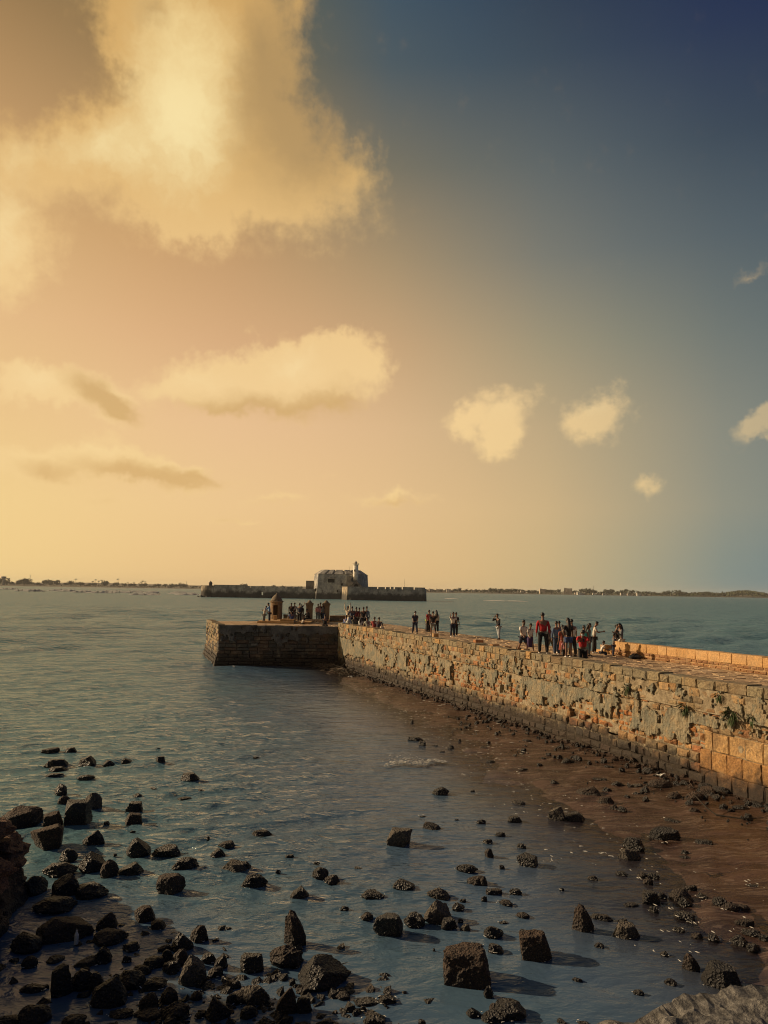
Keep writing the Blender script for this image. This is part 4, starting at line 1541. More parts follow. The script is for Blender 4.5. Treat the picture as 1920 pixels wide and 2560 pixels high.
def far_shore():
    rng = random.Random(33)
    GREEN = [(0.045, 0.065, 0.03), (0.06, 0.08, 0.035), (0.035, 0.05, 0.025), (0.075, 0.085, 0.04)]
    # land: low strips of coast, near edge at the water
    def coast(name, pts, depth, h):
        g = Geo()
        n = len(pts)
        vs = []
        for i, (x, y) in enumerate(pts):
            k = 1 + depth / math.hypot(x, y)
            hh = h * (0.7 + 0.6 * math.sin(i * 1.7) ** 2) * min(1, i / 2.0, (n - 1 - i) / 2.0 + 0.15)
            vs += [(x, y, -1), (x * (1 + 12 / y), y + 12, 1.2), (x * (k * 0.3 + 0.7), y + depth * 0.3, 1.6 + hh * 0.4), (x * k, y + depth, 1.2 + hh), (x * k, y + depth + 5, -1)]
        fs = [(i * 5 + j, i * 5 + 5 + j, i * 5 + 6 + j, i * 5 + 1 + j) for i in range(n - 1) for j in range(4)]
        g.add(vs, fs, (0.13, 0.115, 0.075))
        tag(g.build(name, MAT['tinted']), kind='structure')
    coast('far_shore', [(-2600, 2560), (-2000, 2600), (-1400, 2600), (-1000, 2620), (-640, 2650), (-300, 2700), (0, 2750), (300, 2800)], 700, 14)
    coast('far_shore', [(-500, 2540), (-100, 2460), (140, 2400), (400, 2420), (650, 2450), (900, 2480), (1150, 2550), (1400, 2620), (2100, 2700)], 800, 10)
    crowns = []
    for k in range(6):
        vs, fs, ts = leaf_crown('crown', rng, rng.uniform(7, 11), rng.uniform(3.6, 5.2), 170, 1.0, 6.2, GREEN)
        o = mesh_obj('crown', vs, fs, MAT['tinted'], None, ts)
        g = Geo()
        g.tube([(0, 0, -1), (0.3, 0.1, 2.5), (0.1, 0.4, 6)], [0.5, 0.38, 0.2], 6, (0.09, 0.07, 0.05))
        for a in range(3):
            g.tube([(0.2, 0.2, 3), (2.6 * math.cos(a * 2.1), 2.6 * math.sin(a * 2.1), 5.6)], [0.22, 0.1], 5, (0.09, 0.07, 0.05))
        tr = g.build('trunk', MAT['tinted'])
        crowns.append((o.data, tr.data))
        bpy.data.objects.remove(o)
        bpy.data.objects.remove(tr)
    palms = []
    for k in range(3):
        g = Geo()
        H_ = 15 + 2 * k
        lean = rng.uniform(-2, 2)
        g.tube([(0, 0, -1), (lean * 0.3, 0, H_ * 0.5), (lean, 0, H_)], [0.45, 0.33, 0.25], 6, (0.10, 0.08, 0.055))
        tr = g.build('trunk', MAT['tinted'])
        g = Geo()
        for a in range(14):
            an = a * 0.449 + rng.uniform(-0.2, 0.2)
            L = rng.uniform(3.6, 4.8)
            up = rng.uniform(-0.1, 1.0)
            pts = [Vector((lean + math.cos(an) * L * s, math.sin(an) * L * s, H_ + up * 2.2 * s - 3.0 * s * s)) for s in (0, 0.35, 0.7, 1)]
            side = Vector((-math.sin(an), math.cos(an), 0))
            vs = []
            for p, w in zip(pts, (0.15, 0.75, 0.6, 0.05)):
                vs += [p - side * w - Vector((0, 0, w * 0.5)), p, p + side * w - Vector((0, 0, w * 0.5))]
            g.add(vs, [(i * 3 + j, i * 3 + 3 + j, i * 3 + 4 + j, i * 3 + 1 + j) for i in range(3) for j in range(2)], rng.choice(GREEN))
        cr = g.build('crown', MAT['tinted'])
        palms.append((cr.data, tr.data))
        bpy.data.objects.remove(cr)
        bpy.data.objects.remove(tr)

    def at(px, D, back=0):
        x = (px - 960) / 1920 * D
        k = 1 + back / D
        return x * k, D * k

    def plant(kind, data, x, y, s, lab, grp, cat, z=1.5):
        t = empty(kind, (x, y, z), rng.uniform(0, 6.28))
        t.scale = (s, s, s * rng.uniform(0.85, 1.2))
        tag(t, lab, cat, grp)
        for nm, d in zip(('crown', 'trunk'), data):
            o = bpy.data.objects.new(nm, d)
            COL.objects.link(o)
            o.parent = t
    LT = ('bushy dark green tree on the far shore left of the island fort', 'bushy trees on the left far shore')
    RT = ('bushy dark tree among the houses of the far shore right of the fort', 'bushy trees on the right far shore')
    for px, s in [(4, 1.5), (14, 1.6), (26, 1.2), (36, 1.0), (55, 1.3), (66, 1.4), (76, 1.3), (88, 1.0), (103, .9), (118, 1.2), (130, 1.3), (143, 1.4), (152, 1.0), (172, 1.0), (184, 1.1), (205, 1.0), (214, 1.0), (228, .8), (243, .9),
                  (266, 1.3), (274, 1.4), (300, 1.1), (318, .8), (335, 1.0), (345, .9), (362, .9), (372, .8), (395, .7), (404, 1.0), (421, .8), (437, .9), (447, .8), (460, 1.0), (470, .9), (487, .6), (497, .6),
                  (560, .9), (615, 1.0), (640, .7), (660, .8), (690, .8), (710, .9), (735, .8), (755, .8)]:
        x, y = at(px + rng.uniform(-2, 2), 2640, rng.uniform(10, 160))
        plant('shore_tree', rng.choice(crowns), x, y, s * 1.55, *LT, 'tree')
    for px, s in [(1075, .7), (1090, .7), (1104, .6), (1120, .8), (1140, .9), (1152, 1.0), (1165, .8), (1180, .8), (1196, .9), (1212, .9), (1228, 1.1), (1240, 1.2), (1252, 1.1), (1263, 1.2), (1276, 1.3), (1290, 1.1), (1300, 1.0),
                  (1325, .9), (1338, .8), (1372, 1.1), (1385, 1.2), (1398, 1.1), (1437, 1.0), (1452, 1.1), (1465, 1.4), (1474, 1.5), (1490, 1.0), (1502, .9), (1520, 1.2), (1530, 1.2), (1545, 1.1), (1557, 1.1), (1568, 1.2), (1580, 1.2),
                  (1592, 1.0), (1606, .9), (1620, .9), (1634, .8), (1648, .9), (1662, 1.1), (1674, 1.2), (1688, 1.2), (1702, 1.1), (1716, .9), (1740, .9), (1756, 1.0), (1770, 1.0)]:
        x, y = at(px + rng.uniform(-2, 2), 2430, rng.uniform(20, 150))
        plant('shore_tree', rng.choice(crowns), x, y, s * 1.3, *RT, 'tree')
    for px, s in [(195, .95), (237, 1.0), (246, .9), (252, .85), (260, 1.0), (301, .9), (326, .7), (340, .75), (358, .85), (363, .95), (368, .85), (133, .8)]:
        x, y = at(px, 2640, rng.uniform(0, 30))
        plant('coconut_palm', rng.choice(palms), x, y, s * 1.45, 'tall coconut palm above the trees of the left far shore', 'palms on the left far shore', 'palm')
    for px in (1591, 1473, 1762):
        x, y = at(px, 2430, 10)
        plant('coconut_palm', rng.choice(palms), x, y, 0.7, 'lone coconut palm on the far shore to the right of the fort', 'palms on the right far shore', 'palm')
    # the wooded point at the far right, one mass
    vs, fs, ts = [], [], []
    for k in range(2600):
        px = rng.uniform(1690, 1960)
        x, y = at(px, 2520, rng.uniform(0, 260))
        top = 9 + 13 * math.exp(-((px - 1862) / 45) ** 2) + 4 * math.exp(-((px - 1760) / 30) ** 2) + rng.gauss(0, 1.6)
        c = Vector((x, y, max(0.5, top * rng.uniform(0.1, 1) ** 0.5)))
        q = Euler((rng.uniform(0, 6), rng.uniform(0, 6), rng.uniform(0, 6))).to_matrix()
        b = len(vs)
        for a, e in ((-1, -0.7), (1, -0.7), (1, 0.7), (-1, 0.7)):
            vs.append(c + q @ Vector((a * 2.6, e * 2.6, 0)))
        fs.append((b, b + 1, b + 2, b + 3))
        ts += [rng.choice(GREEN) + (1,)] * 4
    tag(mesh_obj('far_wood', vs, fs, MAT['tinted'], None, ts), kind='stuff')
    vs, fs, ts = [], [], []
    for k in range(3600):
        left = rng.random() < 0.5
        px = rng.uniform(-20, 770) if left else rng.uniform(1062, 1720)
        x, y = at(px, 2660 if left else 2450, rng.uniform(0, 300))
        c = Vector((x, y, 1 + abs(rng.gauss(0, 3.2 if left else 3.6))))
        q = Euler((rng.uniform(0, 6), rng.uniform(0, 6), rng.uniform(0, 6))).to_matrix()
        b = len(vs)
        for a, e in ((-1, -0.7), (1, -0.7), (1, 0.7), (-1, 0.7)):
            vs.append(c + q @ Vector((a * 2.0, e * 2.0, 0)))
        fs.append((b, b + 1, b + 2, b + 3))
        ts += [rng.choice(GREEN) + (1,)] * 4
    tag(mesh_obj('shore_scrub', vs, fs, MAT['tinted'], None, ts), kind='stuff')
    # houses
    def house(px, D, w, d, h, lab, grp, wins=2, pale=None, back=60, z=1.0):
        x, y = at(px, D, back)
        t = empty('shore_house', (x, y, z), rng.uniform(-0.3, 0.3))
        tag(t, lab, 'house', grp)
        c = pale or rng.choice([(0.52, 0.48, 0.42), (0.45, 0.41, 0.36), (0.6, 0.56, 0.5), (0.38, 0.33, 0.28)])
        g = Geo()
        g.box(-w / 2, w / 2, -d / 2, d / 2, -1, h, c)
        g.box(-w / 2 + 0.4, -w / 2 + w * 0.3, -d / 4, d / 4, h, h + 2.2, c)
        g.build('wall', MAT['tinted'], t)
        g = Geo()
        q = 0.35
        g.box(-w / 2 - q, w / 2 + q, -d / 2 - q, d / 2 + q, h + 0.01, h + 0.4, tuple(v * 0.8 for v in c))
        g.build('roof', MAT['tinted'], t)
        rows = max(1, int(h / 3.2))
        for r in range(rows):
            for k in range(wins):
                xx = -w / 2 + w * (k + 0.5) / wins
                g = Geo()
                g.box(xx - w * 0.22 / wins, xx + w * 0.22 / wins, -d / 2 - 0.08, -d / 2 + 0.2, r * h / rows + 1.0, r * h / rows + 1.0 + h / rows * 0.5, (0.06, 0.06, 0.06))
                g.build('window', MAT['tinted'], t)
    HL = ('pale flat-roofed house among the trees of the left far shore', 'pale houses on the left far shore')
    HR = ('pale flat-roofed house on the far shore between the fort and the two hotel blocks', 'pale houses on the right far shore')
    HB = ('pale house on the far shore right of the two hotel blocks', 'pale houses right of the hotel blocks')
    for px in (45, 98, 112, 124, 160, 222, 250, 288, 306, 330, 352, 384, 430, 620, 645, 668, 705, 722, 745):
        house(px, 2650, rng.uniform(9, 17), 10, rng.choice([4, 6.5, 7]), *HL, back=rng.uniform(10, 120))
    for px in (1066, 1072, 1080, 1087, 1096, 1104, 1113, 1124, 1132, 1144, 1157, 1170, 1186, 1204, 1222, 1246, 1306, 1315, 1322, 1333):
        house(px, 2430, rng.uniform(8, 15), 9, rng.choice([4, 6.5, 8, 10]), *HR, back=rng.uniform(10, 200))
    for px in (1441, 1448, 1456, 1487, 1497, 1506, 1514, 1558, 1573, 1596):
        house(px, 2430, rng.uniform(9, 20), 9, rng.choice([4, 4, 6.5]), *HB, back=rng.uniform(5, 60))
    house(1358, 2430, 21, 14, 15.5, 'square three-storey pale hotel block on the far shore, left one of two', None, 6, (0.5, 0.44, 0.36), 80)
    house(1421, 2430, 25, 14, 19, 'taller pale hotel block on the far shore, right one of two', None, 6, (0.58, 0.51, 0.42), 80)
    # water tower and masts
    x, y = at(16, 2640, 30)
    t = empty('water_tower', (x, y, 1))
    tag(t, 'concrete water tower with a wide tank standing above the trees at far left', 'water tower')
    g = Geo()
    g.lathe((0, 0, 0), [(4.2, 0), (4.0, 23)], 12, (0.3, 0.28, 0.25))
    g.build('shaft', MAT['tinted'], t)
    g = Geo()
    g.lathe((0, 0, 22.5), [(4.5, 0), (8.2, 3), (8.4, 8), (7.8, 8.6), (1, 9.6)], 16, (0.33, 0.31, 0.28))
    g.build('tank', MAT['tinted'], t)
    for px, D, h, lab in ((82, 2640, 37, 'tall thin lamp mast on the left far shore right of the water tower'), (471, 2640, 26, 'faint thin mast on the left far shore near the fort'), (1484, 2430, 29, 'lattice radio mast on the far shore right of the hotel blocks')):
        x, y = at(px, D, 20)
        g = Geo()
        for a in range(3):
            q = a * 2.094
            g.tube([(1.1 * math.cos(q), 1.1 * math.sin(q), 0), (0.35 * math.cos(q), 0.35 * math.sin(q), h)], [0.22, 0.16], 4, (0.15, 0.15, 0.15))
        for k in range(1, 9):
            z = h * k / 9
            r = 1.1 - 0.75 * k / 9
            g.tube([(r * math.cos(q), r * math.sin(q), z) for q in (0, 2.094, 4.189, 0)], [0.12] * 4, 4, (0.15, 0.15, 0.15))
        if px == 82:
            g.box(-2.2, 2.2, -0.5, 0.5, h, h + 0.9, (0.2, 0.2, 0.2))
        o = g.build('mast', MAT['tinted'])
        o.location = (x, y, 1)
        tag(o, lab, 'mast')


far_shore()


# ------------------------------------------------------------------ air
def haze_box():
    me = bpy.data.meshes.new('haze')
    bm = bmesh.new()
    bmesh.ops.create_cube(bm, size=1.0)
    bm.to_mesh(me)
    bm.free()
    m = bpy.data.materials.new('sea_haze')
    m.use_nodes = True
    N = Nodes(m.node_tree)
    out = N.n('ShaderNodeOutputMaterial')
    v = N.n('ShaderNodeVolumePrincipled')
    v.inputs['Color'].default_value = (1.0, 0.97, 0.92, 1)
    v.inputs['Density'].default_value = HAZE_DENSITY
    v.inputs['Anisotropy'].default_value = 0.0
    N.link(v.outputs[0], out.inputs['Volume'])
    me.materials.append(m)
    o = bpy.data.objects.new('haze', me)
    o.scale = (12400, 12400, 52)
    o.location = (0, 0, 52 / 2 - 4)
    COL.objects.link(o)
    tag(o, kind='stuff')


HAZE_DENSITY = 0.00006
haze_box()
ROCK_GROUPS = ['awash stones in the open water at left', 'crusty stones in the far right shallows', 'rocks of the lower left corner heap', 'small stones along the bottom edge', 'small stones dotting the middle bay', 'small stones left of centre', 'small stones of the blue shallows', 'stones at the seaward end of the mud', 'stones of the bottom left rubble bank', 'stones strewn along the pier wall foot']
ROCKS = [   # x, y, yaw, width, depth, height above water, shape, label, group
    (-11.93,28.51,0.4,0.66,0.41,0.12,'slab','small dark slab just left of the farthest tilted slab',0),
    (-11.2,28.51,0.37,0.44,0.27,0.16,'slab','thin dark slab tilted out of the sea, farthest of the rocks at left',None),
    (-8.23,29.16,0.28,0.22,0.13,0.08,'low','low flat stone just behind the lone notched stone',0),
    (-9.82,28.7,0.33,0.16,0.1,0.03,'low','low flat stone up and right of the peaked wedge rock',0),
    (-10.79,26.29,0.39,0.82,0.51,0.24,'slab','layered dark slab with a raised right end, lying in the open water at left',None),
    (-10.49,25.76,0.39,0.6,0.37,0.11,'slab','flat dark slab awash just below the layered slab at left',None),
    (-10.32,25.05,0.39,0.59,0.35,0.07,'low','low flat stone just in front of the layered slab',0),
    (-9.85,26.57,0.35,0.66,0.5,0.29,'wedge','dark wedge rock with a peaked left end, beside a smaller round boulder offshore',None),
    (-9.09,26.44,0.33,0.4,0.32,0.2,'boulder','small rounded dark boulder right of the peaked wedge rock offshore',None),
    (-8.64,26.91,0.31,0.36,0.27,0.17,'wedge','little ridged dark rock leaning right, offshore beside the small round boulder',None),
    (-7.49,26.94,0.27,0.31,0.25,0.23,'block','upright dark stone with a notched top standing alone far out at left centre',None),
    (-9.16,24.65,0.36,0.54,0.44,0.14,'boulder','low humped dark rock below the peaked wedge rock in open water',None),
    (-5.95,24.76,0.24,0.62,0.38,0.21,'slab','flat oblong dark block lying alone in the rippled water left of centre',None),
    (-9.19,22.85,0.38,0.36,0.29,0.3,'boulder','pointed dark boulder just above the heaped rocks at the left shore',None),
    (-6.74,23.62,0.28,0.22,0.13,0.03,'low','low flat stone up and right of the wedge over the stacked blocks',0),
    (-5.3,23.47,0.22,0.2,0.12,0.04,'low','low flat stone down and right of the lone oblong block',0),
    (-6.91,22.64,0.3,0.32,0.24,0.11,'wedge','small dark wedge just above the two stacked square blocks',None),
    (-6.59,21.37,0.3,0.47,0.37,0.22,'block','upper of two stacked square dark blocks standing in the water at left',None),
    (-6.22,20.2,0.3,0.44,0.36,0.25,'block','lower of two stacked square dark blocks standing in the water at left',None),
    (-5.55,22.56,0.24,0.42,0.25,0.05,'low','low flat stone just in front of the lone oblong block',5),
    (-8.69,21.84,0.38,0.34,0.27,0.24,'boulder','knobbly dark rock at the upper left end of the heaped shore rocks',None),
    (-7.76,21.51,0.35,0.54,0.43,0.43,'boulder','ragged dark boulder with a pale chipped peak, seaward tip of the left heap',None),
    (-7.68,20.15,0.36,0.71,0.56,0.56,'block','big square dark boulder in the middle of the left shore heap',None),
    (-9.04,20.15,0.42,1.15,0.92,0.4,'boulder','largest long rounded rock at the left edge, above the reddish blocks',None),
    (-8.18,19.98,0.39,0.47,0.38,0.31,'block','smooth dark block wedged between the long rounded rock and the big square boulder',None),
    (-7.61,18.32,0.39,0.71,0.57,0.5,'block','big dark block with a flat pitted top, beside the reddish ruined wall',None),
    (-6.88,20.1,0.33,0.16,0.1,0.08,'low','tiny dark stone alone between the left heap and the stacked square blocks',None),
    (-6.03,19.51,0.3,0.15,0.09,0.05,'low','low flat stone just in front of the two stacked square blocks',5),
    (-6.65,18.61,0.34,0.49,0.37,0.32,'wedge','dark slanting rock with a flat lit left side, left of the tall wedge block',None),
    (-5.43,18.02,0.29,0.57,0.43,0.34,'wedge','wedge-shaped dark block with a grainy upright left face, touching a tilted beam-like slab',None),
    (-4.79,18.09,0.26,0.65,0.41,0.16,'slab','long beam-like dark slab tilted up to the right out of the water',None),
    (-5.89,17.85,0.32,0.1,0.06,0.05,'low','low flat stone just left of the tall wedge block',2),
    (-4.08,19.04,0.21,0.08,0.05,0.1,'low','tiny upright chip of stone sticking from the water left of centre',None),
    (-3.56,18.63,0.19,0.4,0.25,0.11,'slab','flat thin dark slab above the pale-tipped stone left of centre',None),
    (-3.61,17.93,0.2,0.34,0.25,0.17,'wedge','small pale-tipped stone leaning on a dark slab left of centre',None),
    (-6.8,17.52,0.37,0.4,0.32,0.24,'boulder','pointed dark boulder behind a low hump near the ruined wall',None),
    (-6.09,17.06,0.34,0.63,0.48,0.33,'wedge','long dark wedge rising to the right, beside an egg-shaped boulder',None),
    (-5.59,16.62,0.32,0.37,0.3,0.34,'boulder','egg-shaped dark boulder between the long wedge and a low triangular rock',None),
    (-5.18,16.77,0.3,0.55,0.41,0.23,'wedge','low triangular dark rock right of the egg-shaped boulder',None),
    (-6.69,16.8,0.38,0.7,0.56,0.2,'boulder','broad low humped rock beneath the pointed boulder near the ruined wall',None),
    (-4.12,17.12,0.24,0.6,0.45,0.23,'rubbly','crumbly oval dark rock midway between the tilted beam slab and the five-sided block',None),
    (-3.06,17.15,0.18,0.66,0.41,0.17,'slab','long dark slab tapering to the right, in front of the pale-tipped stone',None),
    (-4.14,15.94,0.25,0.51,0.41,0.3,'block','smooth five-sided dark block with a sloping top and rippled reflection',None),
    (-6.71,15.73,0.4,0.49,0.39,0.34,'boulder','round dark boulder at the foot of the ruined wall, wet on top',None),
    (-6.08,15.64,0.37,0.53,0.4,0.38,'wedge','dark upright wedge leaning right, beside a wide ribbed boulder',None),
    (-5.58,15.64,0.34,0.65,0.52,0.24,'boulder','wide ribbed dark boulder edged by smooth silty water',None),
    (-6.04,15.02,0.38,0.78,0.63,0.2,'boulder','blackest low rock mass in front of the leaning upright wedge',None),
    (-4.22,14.58,0.28,0.38,0.3,0.24,'block','upright dark block with rough top, upper one of a pair off the left shore',None),
    (-3.88,14.23,0.27,0.28,0.22,0.14,'block','smaller squared dark block, lower one of a pair off the left shore',None),
    (-5.4,13.95,0.37,0.92,0.69,0.28,'wedge','largest brownish craggy wedge in the lower left rocks',None),
    (-4.78,14.23,0.32,0.37,0.28,0.26,'wedge','brown pointed rock with layered side, right of the largest craggy wedge',None),
    (-4.53,13.73,0.32,0.6,0.48,0.18,'boulder','long black rock below the brown pointed one',None),
    (-3.04,13.8,0.22,0.31,0.23,0.25,'rubbly','ragged dark rock at the upper right end of the bottom-left rubble',None),
    (-3.25,13.47,0.24,0.37,0.28,0.28,'wedge','dark trapezoid rock with slanting top at the edge of the bottom-left rubble',None),
    (-4.07,13.41,0.29,0.25,0.2,0.11,'block','small squared dark stone right of the long black rock',None),
    (-2.63,14.23,0.18,0.12,0.07,0.04,'low','low flat stone up and right of the ragged rock at the rubble edge',5),
    (-2.76,13.8,0.2,0.12,0.07,0.03,'low','low flat stone just right of the ragged rock at the rubble edge',5),
    (-5.82,13.38,0.41,0.52,0.42,0.24,'boulder','rounded dark stone just behind the stump-like rock in the silt',2),
    (-5.49,12.8,0.4,0.25,0.2,0.16,'boulder','dark stump-like rock standing alone in the pale silt at lower left',None),
    (-5.16,13,0.38,0.29,0.24,0.08,'boulder','rounded dark stone just right of the stump-like rock in the silt',2),
    (-4.62,12.89,0.34,0.39,0.24,0.1,'slab','small dark slab just left of the rust-patched rock',2),
    (-4.4,12.99,0.33,0.29,0.22,0.23,'rubbly','dark rock with a rust-red patch at its foot, lower left',None),
    (-4.02,13,0.3,0.16,0.09,0.1,'low','low flat stone just right of the rust-patched rock',2),
    (-3.53,13.42,0.26,0.24,0.18,0.08,'rubbly','crusty dark lump just left of the trapezoid rock',8),
    (-3.38,13,0.25,0.21,0.17,0.19,'boulder','rounded dark stone down and left of the trapezoid rock',8),
    (-3.14,12.93,0.24,0.28,0.21,0.24,'rubbly','crusty dark lump just in front of the trapezoid rock',8),
    (-3.54,12.89,0.27,0.36,0.27,0.13,'rubbly','crusty dark lump down and left of the trapezoid rock',8),
    (-3.66,12.65,0.28,0.28,0.22,0.11,'boulder','rounded dark stone up and right of the long black ridge',8),
    (-3.23,12.73,0.25,0.28,0.21,0.14,'rubbly','crusty dark lump up and left of the biggest slanting boulder',8),
    (-2.81,12.42,0.22,0.44,0.33,0.37,'wedge','biggest brown-grey slanting boulder in the bottom-left rubble',None),
    (-2.71,13.03,0.21,0.24,0.18,0.14,'rubbly','crusty dark lump down and right of the trapezoid rock',8),
    (-2.48,12.88,0.19,0.22,0.16,0.2,'wedge','small wedge-shaped stone just left of the pale-topped square block',8),
    (-2.51,12.62,0.2,0.25,0.19,0.13,'rubbly','crusty dark lump up and right of the biggest slanting boulder',8),
    (-4.65,12.02,0.37,0.32,0.26,0.4,'block','tall narrow black rock standing in the silt near the bottom left corner',None),
    (-4.4,12.16,0.35,0.33,0.26,0.27,'boulder','black rounded rock just right of the tall narrow black one',None),
    (-4.2,12.14,0.33,0.25,0.2,0.24,'boulder','rounded dark stone just right of the tall narrow black rock',2),
    (-5.12,12.1,0.4,0.38,0.23,0.08,'low','low flat stone just left of the tall narrow black rock',2),
    (-4.94,12.15,0.39,0.1,0.06,0.05,'low','low flat stone up and left of the tall narrow black rock',2),
    (-3.89,11.8,0.32,0.53,0.4,0.35,'wedge','long black ridge slanting down towards the bottom edge at left',None),
    (-3.72,12.26,0.29,0.45,0.36,0.22,'boulder','dark jagged boulder at the top end of the long black ridge',None),
    (-3.35,12.25,0.27,0.39,0.3,0.12,'rubbly','crusty dark lump just right of the long black ridge',8),
    (-3.03,11.84,0.25,0.29,0.22,0.19,'rubbly','crusty dark lump down and left of the biggest slanting boulder',8),
    (-3.25,11.63,0.27,0.28,0.21,0.22,'rubbly','crusty dark lump down and right of the long black ridge',8),
    (-2.15,12.28,0.17,0.22,0.16,0.09,'rubbly','crusty dark lump down and left of the pale-topped square block',8),
    (-1.98,11.89,0.17,0.35,0.27,0.14,'rubbly','crusty dark lump up and right of the boulder cut by the bottom edge',8),
    (-2.22,11.44,0.19,0.35,0.26,0.29,'wedge','brown-grey boulder cut by the bottom edge, below the biggest slanting one',None),
    (-2.83,11.45,0.24,0.42,0.31,0.17,'rubbly','crusty dark lump just left of the boulder cut by the bottom edge',8),
    (-4.72,11.29,0.4,0.43,0.34,0.2,'boulder','rounded dark stone down and left of the tall narrow black rock',2),
    (-5.05,11.23,0.42,0.29,0.23,0.08,'boulder','rounded dark stone just in front of the stump-like rock in the silt',2),
    (-4.15,11.24,0.35,0.33,0.26,0.09,'boulder','brown gritty rock top peeping over the bottom edge at left',None),
    (-3.59,11.46,0.3,0.35,0.21,0.06,'low','low flat stone down and right of the long black ridge',2),
    (-3.19,11.43,0.27,0.4,0.3,0.1,'rubbly','crusty dark lump just in front of the long black ridge',8),
    (-2.48,11.41,0.21,0.14,0.1,0.09,'rubbly','crusty dark lump just in front of the biggest slanting boulder',8),
    (-2.64,11.91,0.22,0.19,0.14,0.11,'rubbly','crusty dark lump up and left of the boulder cut by the bottom edge',8),
    (-2.1,11.79,0.18,0.17,0.12,0.14,'rubbly','crusty dark lump down and right of the biggest slanting boulder',8),
    (-1.81,11.46,0.16,0.23,0.17,0.14,'rubbly','crusty dark lump just right of the boulder cut by the bottom edge',8),
    (1.43,31.74,-0.05,0.68,0.42,0.12,'slab','flat dark slab in the bay, nearest to the pier of those in deep water',None),
    (1.62,30.67,-0.05,0.3,0.24,0.16,'block','small squared stone down and right of the flat slab nearest the pier',7),
    (2.13,30.64,-0.07,0.25,0.15,0.04,'low','low flat stone down and right of the flat slab nearest the pier',7),
    (2.71,30.21,-0.09,0.25,0.15,0.12,'low','low flat stone just right of the flat slab nearest the pier',7),
    (2.32,29.53,-0.08,0.21,0.13,0.04,'low','low flat stone just behind the dome below the wavelet',7),
    (4,30.23,-0.13,0.27,0.16,0.04,'low','low flat stone up and right of the dome below the wavelet',7),
    (-4.4,28,0.16,0.25,0.15,0.05,'low','low flat stone up and right of the lone oblong block',5),
    (1.81,23.54,-0.08,0.53,0.4,0.19,'rubbly','crumbly dome-shaped dark rock just below the white breaking wavelet',None),
    (2.81,23.88,-0.12,0.17,0.1,0.04,'low','low flat stone just right of the dome below the wavelet',7),
    (1.34,20.21,-0.07,0.48,0.3,0.12,'slab','low pebbly dark slab right of the squat square-topped stump',None),
    (0.5,18.98,-0.03,0.58,0.46,0.35,'block','squat square-topped rock stump with a grooved sunlit left side',None),
    (-2.86,19.52,0.15,0.51,0.31,0.09,'slab','low jagged dark slab alone in the rippled water at centre left',None),
    (1.14,21.22,-0.05,0.19,0.12,0.02,'low','low flat stone up and left of the pebbly slab',4),
    (2.04,20.93,-0.1,0.12,0.07,0.03,'low','low flat stone up and right of the pebbly slab',4),
    (2.64,20.7,-0.13,0.25,0.15,0.08,'low','low flat stone just left of the half-awash block',4),
    (-2,17.94,0.11,0.2,0.12,0.06,'low','low flat stone up and left of the split boulder pair',5),
    (-1.36,17.55,0.08,0.15,0.09,0.05,'low','low flat stone just behind the split boulder pair',4),
    (-0.43,17.32,0.02,0.19,0.12,0.02,'low','low flat stone just right of the split boulder pair',4),
    (-2.13,16.98,0.12,0.12,0.07,0.07,'low','little dark stone just right of the rough cubic block at centre left',None),
    (-2.87,17.18,0.17,0.26,0.19,0.16,'wedge','small wedge-shaped stone just right of the slab tapering right',5),
    (-2.51,16.26,0.15,0.55,0.41,0.22,'rubbly','rough cubic dark block with a rugged outline, centre left of the bay',None),
    (-1.2,16.75,0.07,0.34,0.28,0.2,'boulder','taller left half of a split dark boulder pair in mid water',None),
    (-0.95,16.5,0.06,0.32,0.24,0.15,'rubbly','lower right half of a split dark boulder pair in mid water',None),
    (-1.53,15.67,0.1,0.38,0.29,0.21,'wedge','grey wedge rock with a sunlit left slope, below the split boulder pair',None),
    (-0.1,15.77,0.01,0.46,0.34,0.12,'rubbly','low ragged strip of dark rock left of the triangular rock',None),
    (0.52,16.27,-0.03,0.46,0.34,0.17,'wedge','triangular dark rock with a gritty face in mid water',None),
    (-0.63,15.12,0.04,0.17,0.1,0.08,'low','low flat stone down and right of the grey sunlit wedge',6),
    (1.19,15.85,-0.07,0.49,0.37,0.15,'rubbly','knobbly flat rock directly behind the big sunlit wedge',None),
    (2.61,19.09,-0.14,0.17,0.14,0.09,'block','small squared stone just behind the upright ribbed stone',4),
    (2.52,18.18,-0.14,0.2,0.16,0.18,'block','small squared stone standing upright with a ribbed face, right of the square-topped stump',None),
    (1.91,17.27,-0.11,0.48,0.36,0.13,'rubbly','oval pitted rock, upper one of two in the water right of centre',None),
    (2.04,16.58,-0.12,0.42,0.32,0.15,'rubbly','oval pitted rock, lower one of two in the water right of centre',None),
    (2.25,16.03,-0.14,0.21,0.13,0.09,'low','low flat stone down and right of the lower oval pitted rock',6),
    (2.07,15.66,-0.13,0.1,0.06,0.07,'low','low flat stone just in front of the lower oval pitted rock',6),
    (1.13,14.78,-0.08,0.56,0.42,0.33,'wedge','big slanting rock with a broad sunlit grey-brown face',None),
    (1.28,14.46,-0.09,0.3,0.24,0.15,'block','dark stone tucked against the shaded foot of the big sunlit wedge',None),
    (1.53,15.24,-0.1,0.25,0.18,0.12,'wedge','small wedge-shaped stone up and right of the big sunlit slanting rock',6),
    (1.65,15.61,-0.11,0.13,0.08,0.05,'low','low flat stone just right of the knobbly flat rock',6),
    (-0.2,14.7,0.01,0.25,0.19,0.14,'rubbly','small speckled rock left of the flared block',None),
    (0.19,14.21,-0.01,0.5,0.4,0.32,'block','large smooth block flaring at the base with a pointed reflection',None),
    (0.67,14.56,-0.05,0.41,0.31,0.21,'rubbly','barnacled round rock between the flared block and the big sunlit wedge',None),
